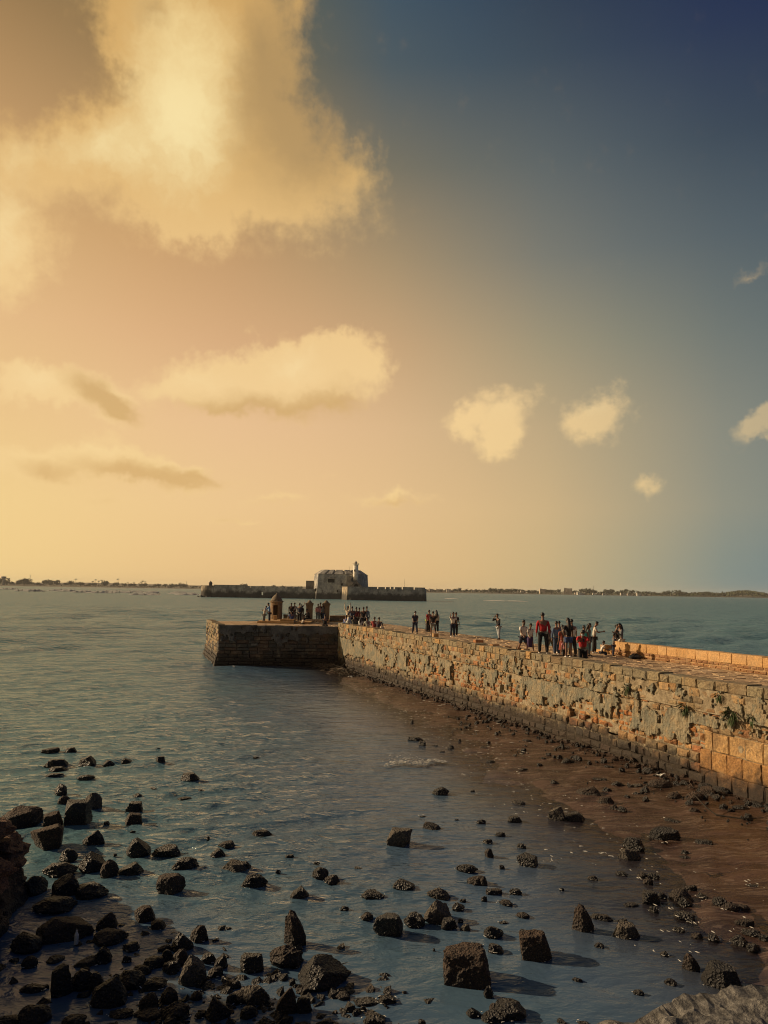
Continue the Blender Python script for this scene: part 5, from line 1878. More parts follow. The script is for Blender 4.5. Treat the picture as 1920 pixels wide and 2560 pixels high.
    (1.56,14.34,-0.11,0.19,0.12,0.1,'slab','small dark slab up and left of the grey grainy boulder',6),
    (1.51,14.68,-0.1,0.11,0.07,0.07,'low','low flat stone just right of the big sunlit slanting rock',6),
    (-1.4,13.76,0.1,0.4,0.28,0.54,'spire','tall pointed brown rock standing like a tooth from the water',None),
    (1.98,14.09,-0.14,0.22,0.17,0.17,'boulder','grey grainy boulder above the flat-faced stone, right of centre',None),
    (1.94,13.53,-0.14,0.16,0.13,0.13,'block','small flat-faced dark stone beside the biggest barnacled cube',None),
    (1.68,13.75,-0.12,0.24,0.14,0.04,'low','low flat stone down and left of the grey grainy boulder',6),
    (0.95,13.52,-0.07,0.05,0.03,0.05,'low','low flat stone down and right of the barnacled round rock',6),
    (-1.46,13.02,0.11,0.55,0.42,0.27,'rubbly','rough dark rock heap at the foot of the tooth-like rock',None),
    (-0.81,12.51,0.06,0.82,0.62,0.35,'wedge','broad pyramid rock sloping down to the right, biggest at bottom centre',None),
    (-1.98,12.83,0.15,0.38,0.3,0.21,'block','square dark block with a pale flat top, left of the rough heap',None),
    (1.4,12.63,-0.11,0.76,0.64,0.47,'cube','biggest rough barnacled cube of rock, bottom centre right',None),
    (1.67,12.11,-0.14,0.16,0.12,0.15,'rubbly','small rugged stone at the lower right corner of the biggest cube',None),
    (-1.28,12.33,0.1,0.11,0.07,0.1,'low','low flat stone just left of the broad pyramid rock',3),
    (-1.78,11.89,0.15,0.45,0.34,0.22,'rubbly','humped gritty rock below the pale-topped square block',None),
    (-1.29,11.65,0.11,0.3,0.23,0.31,'wedge','brown domed rock at bottom centre, below the broad pyramid',None),
    (-1.03,11.65,0.09,0.25,0.2,0.19,'block','dark squared rock right of the brown domed one at the bottom',None),
    (-0.51,12.03,0.04,0.26,0.2,0.07,'rubbly','crusty dark lump just left of the long reef strip',3),
    (0.16,11.92,-0.01,0.3,0.23,0.09,'rubbly','dark crumbly rock with two peaks in the shallows, bottom centre',None),
    (-0.14,11.87,0.01,0.4,0.24,0.05,'low','long low dark reef strip pointing right, bottom centre',None),
    (-0.18,11.65,0.02,0.09,0.06,0.08,'low','low flat stone just in front of the long reef strip',3),
    (1.39,11.59,-0.12,0.23,0.17,0.09,'wedge','small wedge-shaped stone just left of the broad flat-topped rock',3),
    (-0.02,11.39,0,0.34,0.25,0.09,'rubbly','gritty dark rock cut by the bottom edge at centre',None),
    (-1.09,12.14,0.09,0.24,0.18,0.08,'rubbly','crusty dark lump down and left of the broad pyramid rock',3),
    (1.68,11.69,-0.14,0.14,0.11,0.12,'boulder','rounded dark stone just left of the broad flat-topped rock',3),
    (0.64,11.35,-0.06,0.11,0.07,0.06,'low','low flat stone just right of the gritty rock at the bottom edge',3),
    (5.83,31.35,-0.18,0.51,0.32,0.11,'slab','small dark slab up and left of the peaked rock on the mud',7),
    (3.99,30.26,-0.13,0.31,0.19,0.05,'low','low flat stone just behind the half-awash block',7),
    (5.42,29.8,-0.18,0.22,0.13,0.13,'low','low flat stone up and left of the peaked rock on the mud',7),
    (3.92,28.02,-0.14,0.34,0.21,0.04,'low','low flat stone up and left of the pale pyramid rock',7),
    (4.84,26.59,-0.18,0.33,0.2,0.07,'low','low flat stone up and left of the little tan stone',7),
    (5.53,27.3,-0.2,0.23,0.14,0.12,'low','low flat stone just behind the pale pyramid rock',7),
    (6.13,28.71,-0.21,0.21,0.12,0.1,'low','low flat stone up and right of the square-topped stump',7),
    (6.53,27.47,-0.23,0.49,0.39,0.16,'boulder','rounded dark stone up and left of the peaked rock on the mud',9),
    (6.96,27.85,-0.24,0.35,0.28,0.17,'boulder','rounded dark stone just behind the peaked rock on the mud',9),
    (5.85,28.18,-0.2,0.23,0.14,0.07,'low','low flat stone just behind the upright ribbed stone',7),
    (6.37,28.03,-0.22,0.23,0.14,0.15,'low','low flat stone up and right of the half-awash block',9),
    (7.77,26.76,-0.28,0.34,0.2,0.06,'low','low flat stone up and right of the peaked rock on the mud',9),
    (7.02,25.25,-0.27,0.48,0.29,0.06,'low','low flat stone up and right of the pale pyramid rock',9),
    (5.46,24.7,-0.22,0.31,0.23,0.12,'wedge','small wedge-shaped stone up and left of the peaked rock on the mud',9),
    (7.44,24.73,-0.29,0.42,0.34,0.13,'boulder','rounded dark stone up and right of the peaked rock on the mud',9),
    (6.21,23.55,-0.26,0.74,0.56,0.26,'wedge','dark peaked rock on the brown mud, left of the scatter at the wall foot',None),
    (7.96,24.48,-0.31,0.42,0.26,0.11,'slab','small dark slab just behind the little tan stone',9),
    (8.57,24.24,-0.34,0.73,0.58,0.22,'boulder','rounded dark stone just left of the brown stone at the wall foot',9),
    (7.96,23.77,-0.32,0.31,0.23,0.2,'wedge','small wedge-shaped stone up and right of the little tan stone',9),
    (8.78,25.86,-0.33,0.39,0.31,0.21,'boulder','rounded dark stone up and right of the little tan stone',9),
    (7.64,23.53,-0.31,0.25,0.15,0.09,'low','low flat stone up and right of the little tan stone',9),
    (7.18,23.02,-0.3,0.2,0.12,0.08,'low','low flat stone just behind the little tan stone',9),
    (6.42,22.51,-0.28,0.48,0.3,0.17,'slab','small dark slab up and left of the little tan stone',4),
    (6.48,21.96,-0.29,0.23,0.18,0.16,'wedge','small wedge-shaped stone just left of the little tan stone',4),
    (6.66,21.78,-0.3,0.26,0.21,0.13,'boulder','small tan rounded stone on the brown mud beside a dark slab',None),
    (6.79,23.68,-0.28,0.3,0.18,0.12,'low','low flat stone just right of the peaked rock on the mud',9),
    (4.73,21.21,-0.22,0.45,0.33,0.34,'wedge','pale pyramid rock with a sunlit side, at the edge of the mud',None),
    (5.19,21.2,-0.24,0.58,0.44,0.19,'wedge','black slab leaning against the pale pyramid rock',None),
    (3.96,22.64,-0.17,0.47,0.29,0.08,'slab','small dark slab just behind the half-awash block',4),
    (3.56,20.91,-0.17,0.38,0.31,0.13,'block','squared dark block half awash, left of the pale pyramid rock',None),
    (2.69,20.71,-0.13,0.17,0.1,0.1,'low','low flat stone just right of the pebbly slab',4),
    (3,19.68,-0.15,0.25,0.15,0.09,'low','low flat stone down and left of the half-awash block',4),
    (2.61,19.12,-0.14,0.24,0.14,0.09,'low','low flat stone up and right of the upper oval pitted rock',4),
    (3.37,18.83,-0.18,0.24,0.14,0.09,'low','low flat stone just behind the pebbled cubic rock',4),
    (3.29,17.7,-0.18,0.44,0.35,0.21,'block','rounded cubic dark rock with pebbled sides, middle right of the bay',None),
    (2.69,17.4,-0.15,0.13,0.08,0.09,'low','low flat stone down and right of the upright ribbed stone',4),
    (2.16,16.47,-0.13,0.18,0.13,0.18,'rubbly','crusty dark lump down and right of the lower oval pitted rock',6),
    (7.06,19.67,-0.34,0.77,0.48,0.28,'slab','broad dark flat-topped slab stranded on the mud edge at right',None),
    (6.06,18.91,-0.31,0.55,0.41,0.25,'rubbly','rough dark boulder resting on a tilted slab, left of the flat-topped slab',None),
    (5.72,18.22,-0.3,0.51,0.32,0.2,'slab','tilted grey slab under the rough dark boulder',None),
    (7.7,20.98,-0.35,0.46,0.27,0.08,'low','low flat stone just behind the stranded flat-topped slab',1),
    (8.58,21.59,-0.38,0.33,0.21,0.1,'slab','small flat dark block lying on the brown mud at right',None),
    (7.11,18.54,-0.37,0.19,0.11,0.11,'low','low flat stone down and right of the stranded flat-topped slab',1),
    (7.01,18.3,-0.37,0.28,0.17,0.04,'low','low flat stone just right of the boulder on a tilted slab',1),
    (7.79,19.11,-0.39,0.43,0.26,0.1,'low','low flat stone just right of the stranded flat-topped slab',1),
    (5.21,17.17,-0.29,0.26,0.2,0.07,'rubbly','crusty dark lump just in front of the boulder on a tilted slab',4),
    (4.52,16.89,-0.26,0.22,0.16,0.08,'wedge','small wedge-shaped stone down and left of the boulder on a tilted slab',6),
    (5.62,17.05,-0.32,0.23,0.17,0.09,'rubbly','crusty dark lump just behind the blocky round-topped rock',1),
    (5.86,17.05,-0.33,0.26,0.2,0.09,'rubbly','crusty dark lump up and left of the three-stone cluster',1),
    (5.61,16.68,-0.32,0.22,0.17,0.12,'rubbly','crusty dark lump up and left of the oval rock under the cluster',1),
    (3.72,16.25,-0.22,0.1,0.06,0.06,'low','low flat stone down and right of the pebbled cubic rock',6),
    (2.32,16.08,-0.14,0.34,0.21,0.07,'slab','small dark slab down and right of the lower oval pitted rock',6),
    (2.75,16.05,-0.17,0.26,0.15,0.09,'low','low flat stone just in front of the pebbled cubic rock',6),
    (2.07,15.65,-0.13,0.12,0.07,0.09,'low','low flat stone just in front of the upper oval pitted rock',6),
    (2.46,15.52,-0.16,0.3,0.22,0.08,'rubbly','crusty dark lump just behind the grainy dome-shaped boulder',6),
    (5.33,15.73,-0.33,0.37,0.29,0.2,'block','blocky dark rock with a rounded top, left of a three-stone cluster at right',None),
    (5.64,15.94,-0.34,0.2,0.16,0.11,'boulder','rounded dark stone up and right of the blocky round-topped rock',1),
    (6,15.91,-0.36,0.5,0.37,0.17,'rubbly','largest stone of a three-stone cluster in the shallows at right',None),
    (5.98,15.6,-0.37,0.28,0.21,0.15,'wedge','small wedge-shaped stone down and right of the three-stone cluster',1),
    (6.37,16.38,-0.37,0.29,0.18,0.08,'slab','small dark slab up and right of the three-stone cluster',1),
    (6.45,15.97,-0.38,0.24,0.14,0.1,'low','low flat stone just right of the three-stone cluster',1),
    (4.9,15.55,-0.31,0.31,0.19,0.04,'low','low flat stone just left of the blocky round-topped rock',1),
    (5.24,15.27,-0.33,0.19,0.11,0.1,'low','low flat stone just in front of the blocky round-topped rock',1),
    (6.65,15.59,-0.4,0.32,0.24,0.17,'rubbly','crusty dark lump up and right of the oval rock under the cluster',1),
    (6.75,15.41,-0.41,0.35,0.26,0.14,'rubbly','crusty dark lump just right of the oval rock under the cluster',1),
    (7,15.44,-0.43,0.3,0.23,0.09,'rubbly','crusty dark lump just right of the three-stone cluster',1),
    (7.71,16.5,-0.44,0.23,0.14,0.05,'low','low flat stone up and right of the oval rock under the cluster',1),
    (5.72,15.02,-0.36,0.39,0.29,0.1,'rubbly','oval barnacled rock below the three-stone cluster at right',None),
    (5.79,14.78,-0.37,0.19,0.11,0.03,'low','low flat stone down and right of the oval rock under the cluster',1),
    (2.69,14.96,-0.18,0.27,0.21,0.07,'rubbly','crusty dark lump up and right of the grainy dome-shaped boulder',6),
    (2.29,14.66,-0.15,0.17,0.1,0.03,'low','low flat stone up and right of the grainy dome-shaped boulder',6),
    (2.04,14.13,-0.14,0.35,0.28,0.14,'boulder','grey grainy dome-shaped boulder left of the hollowed block',None),
    (3.68,14.45,-0.25,0.4,0.28,0.43,'spire','tall leaning dark rock with a pointed top, right of centre in the shallows',None),
    (4.15,14.93,-0.27,0.43,0.26,0.07,'low','smooth slab just under the water behind the tall leaning rock',None),
    (4.39,14.21,-0.3,0.48,0.29,0.21,'slab','flat wedge-like slab with a pale speckled top, right of the tall leaning rock',None),
    (4.5,14.81,-0.3,0.2,0.12,0.04,'low','low flat stone just behind the speckled slab',6),
    (5.4,14.46,-0.36,0.23,0.14,0.06,'low','low flat stone just in front of the oval rock under the cluster',1),
    (5.63,14.21,-0.38,0.21,0.16,0.08,'rubbly','crusty dark lump down and right of the oval rock under the cluster',1),
    (5.88,14.11,-0.4,0.2,0.16,0.1,'block','small squared stone down and right of the oval rock under the cluster',1),
    (6.71,14.74,-0.43,0.36,0.22,0.09,'slab','small dark slab just right of the oval rock under the cluster',1),
    (6.27,13.98,-0.42,0.29,0.22,0.14,'rubbly','crusty dark lump up and right of the thin-peaked rock',1),
    (6.38,13.73,-0.43,0.26,0.19,0.11,'rubbly','crusty dark lump up and right of the long leaning slab',1),
    (6.63,14.31,-0.43,0.33,0.2,0.11,'low','low flat stone up and right of the thin-peaked rock',1),
    (6.76,14.08,-0.45,0.2,0.12,0.11,'low','low flat stone up and right of the long leaning slab',1),
    (2.62,13.4,-0.19,0.53,0.45,0.37,'cube','rough hollowed block with a reddish lower left corner',None),
    (2.6,14.22,-0.18,0.2,0.12,0.07,'low','low flat stone just right of the grainy dome-shaped boulder',6),
    (2,13.55,-0.15,0.25,0.2,0.1,'block','smooth dark low block below the grey dome-shaped boulder',None),
    (3.79,13.79,-0.27,0.18,0.14,0.06,'rubbly','crusty dark lump down and right of the tall leaning rock',6),
    (4.8,13.5,-0.34,0.15,0.12,0.07,'wedge','small dark wedge alone in the blue shallows at lower right',None),
    (5.06,13.06,-0.37,0.29,0.2,0.23,'spire','small steep rock with a thin pointed top, lower right shallows',None),
    (5.35,12.57,-0.4,0.62,0.38,0.31,'slab','long leaning flat slab near the foreground wall at lower right',None),
    (4.55,12.56,-0.35,0.2,0.15,0.08,'rubbly','crusty dark lump down and left of the thin-peaked rock',3),
    (3.95,12.24,-0.31,0.17,0.1,0.06,'low','low flat stone down and left of the thin-peaked rock',3),
    (3.12,12.63,-0.24,0.17,0.1,0.04,'low','low flat stone down and right of the hollowed block',3),
    (1.89,11.64,-0.16,0.52,0.42,0.17,'boulder','broad flat-topped rounded rock near the bottom edge, left of the foreground wall',None),
    (1.83,11.93,-0.15,0.13,0.08,0.06,'low','low flat stone up and left of the broad flat-topped rock',3),
    (1.66,11.52,-0.14,0.39,0.29,0.1,'rubbly','crusty dark lump down and left of the broad flat-topped rock',3),
    (2.61,11.42,-0.22,0.16,0.09,0.04,'low','low flat stone just right of the broad flat-topped rock',3),
    (2.9,11.43,-0.25,0.16,0.09,0.02,'low','low flat stone down and left of the lone little wedge',3),
    (10.15,23.59,-0.41,0.57,0.46,0.22,'boulder','rounded dark stone just right of the brown stone at the wall foot',9),
    (9.66,23.36,-0.39,0.51,0.41,0.22,'block','squared brown stone leaning at the foot of the ashlar wall',None),
    (9.03,22.7,-0.38,0.55,0.41,0.26,'rubbly','crusty dark lump down and left of the brown stone at the wall foot',1),
    (8.59,23.09,-0.36,0.4,0.32,0.18,'boulder','rounded dark stone up and left of the flat block on the mud',9),
    (9.39,24.36,-0.37,0.32,0.25,0.15,'boulder','rounded dark stone up and left of the brown stone at the wall foot',9),
    (9.88,24,-0.39,0.47,0.28,0.17,'low','low flat stone just behind the brown stone at the wall foot',9),
    (10.47,22.07,-0.44,0.45,0.36,0.12,'boulder','rounded dark stone down and right of the brown stone at the wall foot',1),
    (9.97,21.93,-0.43,0.44,0.27,0.08,'low','low flat stone down and right of the brown stone at the wall foot',1),
]


# ------------------------------------------------------------------ rocks
def ico(sub):
    bm = bmesh.new()
    bmesh.ops.create_icosphere(bm, subdivisions=sub, radius=1.0)
    v = np.array([q.co[:] for q in bm.verts])
    f = [[q.index for q in fc.verts] for fc in bm.faces]
    bm.free()
    return v, f


ICO = {3: ico(3), 4: ico(4)}


def rock_mesh(kind, seed, sub):
    """an angular stone: a ball cut flat by planes, then worn by noise; spans -0.5..0.5 across and 0..1 above the waterline"""
    rng = np.random.default_rng(seed)
    d, faces = ICO[sub]

    def u(*v):
        v = np.array(v, float)
        return v / np.linalg.norm(v)
    pl = []
    if kind in ('block', 'cube'):
        q = 0.10 if kind == 'cube' else 0.16
        for s in (-1, 1):
            pl += [(u(s, rng.normal(0, q), rng.normal(0, q) + 0.12), rng.uniform(0.85, 1.0)), (u(rng.normal(0, q), s, rng.normal(0, q) + 0.1), rng.uniform(0.8, 1.0))]
        pl += [(u(rng.normal(0, 0.14), rng.normal(0, 0.14), 1), 0.95)]
        for k in range(2 if kind == 'cube' else 3):
            a = rng.uniform(0, 6.28)
            pl.append((u(math.cos(a), math.sin(a), rng.uniform(0.3, 1.0)), rng.uniform(1.0, 1.22)))
    elif kind == 'wedge':
        s = 1 if rng.random() < 0.5 else -1
        for k in (-1, 1):
            pl += [(u(k, rng.normal(0, 0.2), 0.25), 0.95), (u(rng.normal(0, 0.2), k, 0.3), 0.85)]
        pl += [(u(s * rng.uniform(0.55, 0.9), rng.normal(0, 0.25), 1), rng.uniform(0.42, 0.62)), (u(-s * 0.5, -0.6, 0.7), 0.9), (u(-s * 0.9, 0.3, 0.5), 0.85)]
    elif kind == 'spire':
        for a in np.arange(0, 6.28, 1.26) + rng.uniform(0, 1):
            pl.append((u(math.cos(a), math.sin(a), rng.uniform(0.05, 0.26)), rng.uniform(0.5, 0.68)))
        pl += [(u(0.9, 0.2, 0.55), 0.62), (u(0.25, -0.3, 1), 0.95)]
    elif kind in ('slab', 'low'):
        for a in np.arange(0, 6.28, 1.05) + rng.uniform(0, 1):
            pl.append((u(math.cos(a), math.sin(a), rng.uniform(0.0, 0.5)), rng.uniform(0.78, 1.0)))
        pl += [(u(rng.normal(0, 0.25), rng.normal(0, 0.2), 1), 0.8)]
    else:
        for k in range(13):
            v = rng.normal(0, 1, 3)
            v[2] = abs(v[2])
            pl.append((u(*v), rng.uniform(0.78, 1.0)))
    rr = np.full(len(d), 1.6 if kind in ('block', 'cube', 'wedge', 'slab') else 1.25)
    for n, h in pl:
        c = d @ n
        with np.errstate(divide='ignore'):
            rr = np.minimum(rr, np.where(c > 0.05, h / np.maximum(c, 0.05), 9))
    v = d * rr[:, None]
    rough = {'rubbly': 0.34, 'cube': 0.24, 'low': 0.28, 'boulder': 0.22, 'slab': 0.18, 'block': 0.13, 'wedge': 0.18, 'spire': 0.22}[kind]
    o = rng.uniform(0, 50, 3)
    n1 = fbm(v * 1.6 + o, 4, seed % 90) - 0.5
    n2 = np.abs(fbm(v * 4.5 + o, 3, seed % 70 + 3) - 0.5)
    n3 = fbm(v * 11 + o, 2, seed % 50 + 7) - 0.5
    v = v * (1 + rough * (1.25 * n1 - 1.1 * n2 + (0.6 if kind in ('rubbly', 'cube') else 0.35) * n3))[:, None]
    lo, hi = v.min(0), v.max(0)
    v[:, 0] = (v[:, 0] - (lo[0] + hi[0]) / 2) / (hi[0] - lo[0])
    v[:, 1] = (v[:, 1] - (lo[1] + hi[1]) / 2) / (hi[1] - lo[1])
    z0 = -0.05 if kind in ('slab', 'low') else -0.25
    zlow = lo[2] + 0.25 * (hi[2] - lo[2])
    v[:, 2] = (v[:, 2] - zlow) / (hi[2] - zlow)
    me = bpy.data.meshes.new('rock_' + kind)
    me.from_pydata(v.tolist(), [], faces)
    for p in me.polygons:
        p.use_smooth = False
    return me


def build_rocks():
    rng = random.Random(2)
    pool = {}
    for i, (x, y, yaw, w, d, h, kind, text, grp) in enumerate(ROCKS):
        own = grp is None
        if own and w > 0.42:
            me = rock_mesh(kind, 100 + i, 4)
        else:
            key = (kind, rng.randrange(4))
            if key not in pool:
                pool[key] = rock_mesh(kind, 900 + len(pool), 3)
            me = pool[key]
        m = 'rock'
        if own and any(k in text for k in ('brown', 'tan ', 'reddish')):
            m = 'rock_brown'
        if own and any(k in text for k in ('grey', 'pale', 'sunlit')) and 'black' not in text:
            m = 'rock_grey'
        if m == 'rock' and 'black' not in text and rng.random() < 0.15:
            m = 'rock_brown'
        key2 = (me.name, m)
        if key2 not in pool:
            if len(me.materials):
                me = me.copy()
            me.materials.append(MAT[m])
            pool[key2] = me
        o = bpy.data.objects.new('rock', pool[key2])
        COL.objects.link(o)
        base = max(0.0, float(bed_height(np.array([x]), np.array([y]))[0]) - 0.02)
        o.location = (x, y, base)
        flip = 1 if own else rng.choice((-1, 1))
        o.rotation_euler = (rng.gauss(0, 0.05), rng.gauss(0, 0.05), yaw + rng.gauss(0, 0.25))
        o.scale = (w * flip if flip > 0 else w, d, h)
        tag(o, text, 'rock', None if own else ROCK_GROUPS[grp])


build_rocks()


def rubble():
    """the pebbly bank at the bottom left, the stones at the wall foot: too many and too small to count"""
    rng = random.Random(6)
    base, faces = ico(1)

    def bank(name, n, place, smin, smax, m):
        V, F = [], []
        for k in range(n):
            x, y = place()
            s = rng.uniform(smin, 1) ** 2 * smax
            q = np.array(Euler((rng.uniform(0, 6), rng.uniform(0, 6), rng.uniform(0, 6))).to_matrix())
            sc = np.array([1, rng.uniform(0.6, 1), rng.uniform(0.45, 0.8)])
            jit = np.array([[rng.uniform(0.75, 1.15)] for _ in base])
            z = max(float(bed_height(np.array([x]), np.array([y]))[0]), -0.12) + 0.25 * s
            vv = (base * jit * sc * s) @ q.T + np.array([x, y, z])
            F += [[i + len(V) for i in f] for f in faces]
            V += vv.tolist()
        tag(mesh_obj(name, V, F, MAT[m]), kind='stuff')
    bank('rubble', 900, lambda: (-1.7 + rng.gauss(0, 1.0), 11.6 + rng.gauss(0, 0.75)), 0.2, 0.19, 'rock')
    bank('rubble', 260, lambda: (-1.6 + rng.gauss(0, 1.1), 11.6 + rng.gauss(0, 0.8)), 0.3, 0.16, 'rock_brown')
    bank('rubble', 330, lambda: (-3.9 + rng.gauss(0, 1.1), 12.2 + rng.gauss(0, 1.2)), 0.2, 0.17, 'rock')

    def toe():
        u = rng.uniform(0, 42)
        p = MAIN(u, -abs(rng.gauss(0, 0.35)) - 0.05, 0)
        return p.x, p.y
    bank('wall_foot_rubble', 620, toe, 0.25, 0.15, 'rock_brown')

    def strew():
        u = rng.uniform(24, 44)
        p = MAIN(u, -0.3 - abs(rng.gauss(0, 1.3)), 0)
        return p.x, p.y
    bank('mud_stones', 260, strew, 0.25, 0.16, 'rock')


rubble()


def ruined_wall():
    """the broken end of the fort's own masonry that juts in at the left edge"""
    rng = random.Random(9)
    t = empty('ruined_wall', (-7.3, 12.6, 0))
    tag(t, 'broken stack of reddish-brown masonry blocks jutting in at the left edge', 'ruined wall')
    i = 0
    for (x0, x1, y0, y1, z0, z1) in [(-9.0, -6.35, 11.0, 12.6, -0.3, 0.75), (-9.0, -6.45, 12.6, 14.2, -0.3, 0.7), (-9.2, -6.75, 14.2, 16.2, -0.3, 0.75), (-9.0, -6.45, 9.2, 11.0, -0.3, 0.8),
                                     (-9.0, -6.55, 11.2, 12.9, 0.75, 1.35), (-9.1, -6.75, 12.9, 14.6, 0.7, 1.3), (-9.2, -6.95, 14.6, 16.0, 0.75, 1.2),
                                     (-9.2, -6.75, 12.1, 13.6, 1.3, 1.85), (-9.2, -6.6, 10.4, 12.1, 1.35, 1.9), (-9.4, -7.1, 13.6, 15.2, 1.3, 1.75)]:
        me = rock_mesh('cube', 300 + i, 4)
        me.materials.append(MAT['laterite'] if z1 > 1 else MAT['rock_brown'])
        o = bpy.data.objects.new('stone', me)
        COL.objects.link(o)
        o.parent = t
        o.location = ((x0 + x1) / 2 + 7.3 + 0.2, (y0 + y1) / 2 - 12.6, z0 + 0.02)
        o.scale = ((x1 - x0) * 1.05, (y1 - y0) * 1.03, (z1 - z0) * 1.04)
        i += 1


ruined_wall()


def fore_wall():
    """top of the fort wall the view is taken from, lower right"""
    a, b = Vector((0.74, 2.75, 0)), Vector((1.42, 3.0, 0))
    u = (b - a).normalized()
    n = Vector((u.y, -u.x, 0))
    us = np.concatenate([np.linspace(-8, -1.6, 30)[:-1], np.linspace(-1.6, 2.6, 190), np.linspace(2.6, 9, 30)[1:]])
    prof = [(-1.6, 4.0), (-1.55, 4.5)] + [(w, 4.60) for w in np.linspace(-1.5, -0.1, 56)] + [(-0.04, 4.595), (-0.01, 4.55), (0.0, 4.5), (0.02, 4.42), (0.03, 4.3), (0.05, 4.0), (0.2, 2.0), (0.4, -0.6)]
    V = []
    for q in us:
        for w, z in prof:
            V.append((q, w, z))
    P = np.array(V)
    nn = fbm(np.stack([P[:, 0] * 2.2, P[:, 1] * 2.2, P[:, 2] * 2.2], -1), 4, 41) - 0.5
    n2 = fbm(np.stack([P[:, 0] * 11, P[:, 1] * 11, P[:, 2] * 11], -1), 4, 47) - 0.5
    P[:, 2] += np.where(P[:, 2] > 4.2, nn * 0.07 + n2 * 0.09, 0)
    P[:, 1] += nn * 0.12 + n2 * 0.05
    V = [a + u * q + Vector((-u.y, u.x, 0)) * w + Vector((0, 0, z)) for q, w, z in P]
    m = len(prof)
    F = [(i * m + k, (i + 1) * m + k, (i + 1) * m + k + 1, i * m + k + 1) for i in range(len(us) - 1) for k in range(m - 1)]
    o = mesh_obj('fort_wall', V, F, MAT['fore'], None)
    tag(o, 'rough grey-brown top of the fort wall in the lower right corner, nearest the viewer', 'wall')


def m_fore(N, b, out):
    p = pos(N)
    n1 = N.noise(p, 3.5, 6, 0.65)
    n2 = N.noise(p, 22, 6, 0.7)
    c = N.mix(N.step(n2, 0.3, 0.7), (0.05, 0.048, 0.045, 1), (0.25, 0.24, 0.22, 1))
    c = N.mix(N.step(n1, 0.5, 0.7, 0, 0.6), c, (0.12, 0.117, 0.11, 1))
    N.link(c, b.inputs['Base Color'])
    b.inputs['Roughness'].default_value = 0.95
    bump(N, b, N.math('ADD', n2, N.math('MULTIPLY', n1, 0.8)), 1.0, 0.03)


def shade_bastion():
    """an unseen bastion added out of the picture to the left to throw the near shore into shade"""
    t = Geo()
    pts = [(-16.0, SHADE_BASTION_Y), (-18.5, SHADE_BASTION_Y + 1.5), (-40, SHADE_BASTION_Y + 3), (-40, -12), (-14, -12), (-13.0, 2.0)]
    n = len(pts)
    rings = [(1.03, -1.0), (1.0, 5.0), (0.985, 10.0), (0.97, 10.1)]
    cx, cy = -27, 0
    vs = [(cx + (x - cx) * s, cy + (y - cy) * s, z) for s, z in rings for x, y in pts]
    fs = [(i * n + k, i * n + (k + 1) % n, (i + 1) * n + (k + 1) % n, (i + 1) * n + k) for i in range(3) for k in range(n)] + [tuple(range(3 * n, 4 * n))]
    t.add(vs, fs, (0.3, 0.25, 0.17))
    tag(t.build('bastion', MAT['stone']), 'unseen stone bastion added out of the picture to the left to shade the near shore', 'bastion')


SHADE_BASTION_Y = 15.2  # far corner of the added bastion, set by where its shadow edge falls
shade_bastion()
MAT['fore'] = mat('fore_wall_stone', m_fore)
fore_wall()


# ------------------------------------------------------------------ people
def m_cloth(N, b, out):
    p = pos(N)
    t = N.attr('tint')
    n = N.noise(p, 9, 3, 0.6)
    c = N.mix(N.step(n, 0.3, 0.7), N.mix(1.0, t, (0.8, 0.8, 0.8, 1), 'MULTIPLY'), N.mix(1.0, t, (1.12, 1.12, 1.12, 1), 'MULTIPLY'))
    N.link(c, b.inputs['Base Color'])
    b.inputs['Roughness'].default_value = 0.85
    bump(N, b, n, 0.6, 0.03)


MAT['cloth'] = mat('cloth', m_cloth)
MAT['skin'] = plain('skin', (0.20, 0.105, 0.065), 0.55, 12, 0.1)
MAT['hair'] = plain('hair', (0.012, 0.010, 0.009), 0.5, 60, 0.3)


class Skel:
    """joints with a radius each, joined by bones; grown into one skin"""
    def __init__(self):
        self.v, self.r, self.e = [], [], []

    def j(self, p, r, parent=None):
        self.v.append(Vector(p))
        self.r.append(r if isinstance(r, tuple) else (r, r))
        if parent is not None:
            self.e.append((parent, len(self.v) - 1))
        return len(self.v) - 1


SKINS = []


def grow(name, sk, material, parent, tint, sub=1):
    me = bpy.data.meshes.new(name)
    bm = bmesh.new()
    lay = bm.verts.layers.skin.verify()
    vs = []
    for i, (p, r) in enumerate(zip(sk.v, sk.r)):
        v = bm.verts.new(p)
        v[lay].radius = r
        v[lay].use_root = (i == 0)
        vs.append(v)
    for a, b in sk.e:
        bm.edges.new((vs[a], vs[b]))
    bm.to_mesh(me)
    bm.free()
    o = bpy.data.objects.new(name, me)
    COL.objects.link(o)
    o.parent = parent
    s = o.modifiers.new('skin', 'SKIN')
    s.branch_smoothing = 0.6
    s.use_smooth_shade = True
    if sub:
        m = o.modifiers.new('smooth', 'SUBSURF')
        m.levels = m.render_levels = sub
    SKINS.append((o, material, tint))
    return o


def settle_skins():
    bpy.context.view_layer.update()
    dg = bpy.context.evaluated_depsgraph_get()
    for o, material, tint in SKINS:
        me = bpy.data.meshes.new_from_object(o.evaluated_get(dg))
        o.modifiers.clear()
        old = o.data
        me.name = old.name
        o.data = me
        bpy.data.meshes.remove(old)
        me.materials.clear()
        me.materials.append(material)
        if tint is not None:
            a = me.color_attributes.new('tint', 'FLOAT_COLOR', 'POINT')
            if callable(tint):
                c = np.array([tint(v.co) + (1,) for v in me.vertices], dtype=np.float32)
            else:
                c = np.tile(np.array(tuple(tint) + (1,), dtype=np.float32), (len(me.vertices), 1))
            a.data.foreach_set('color', c.ravel())
    SKINS.clear()


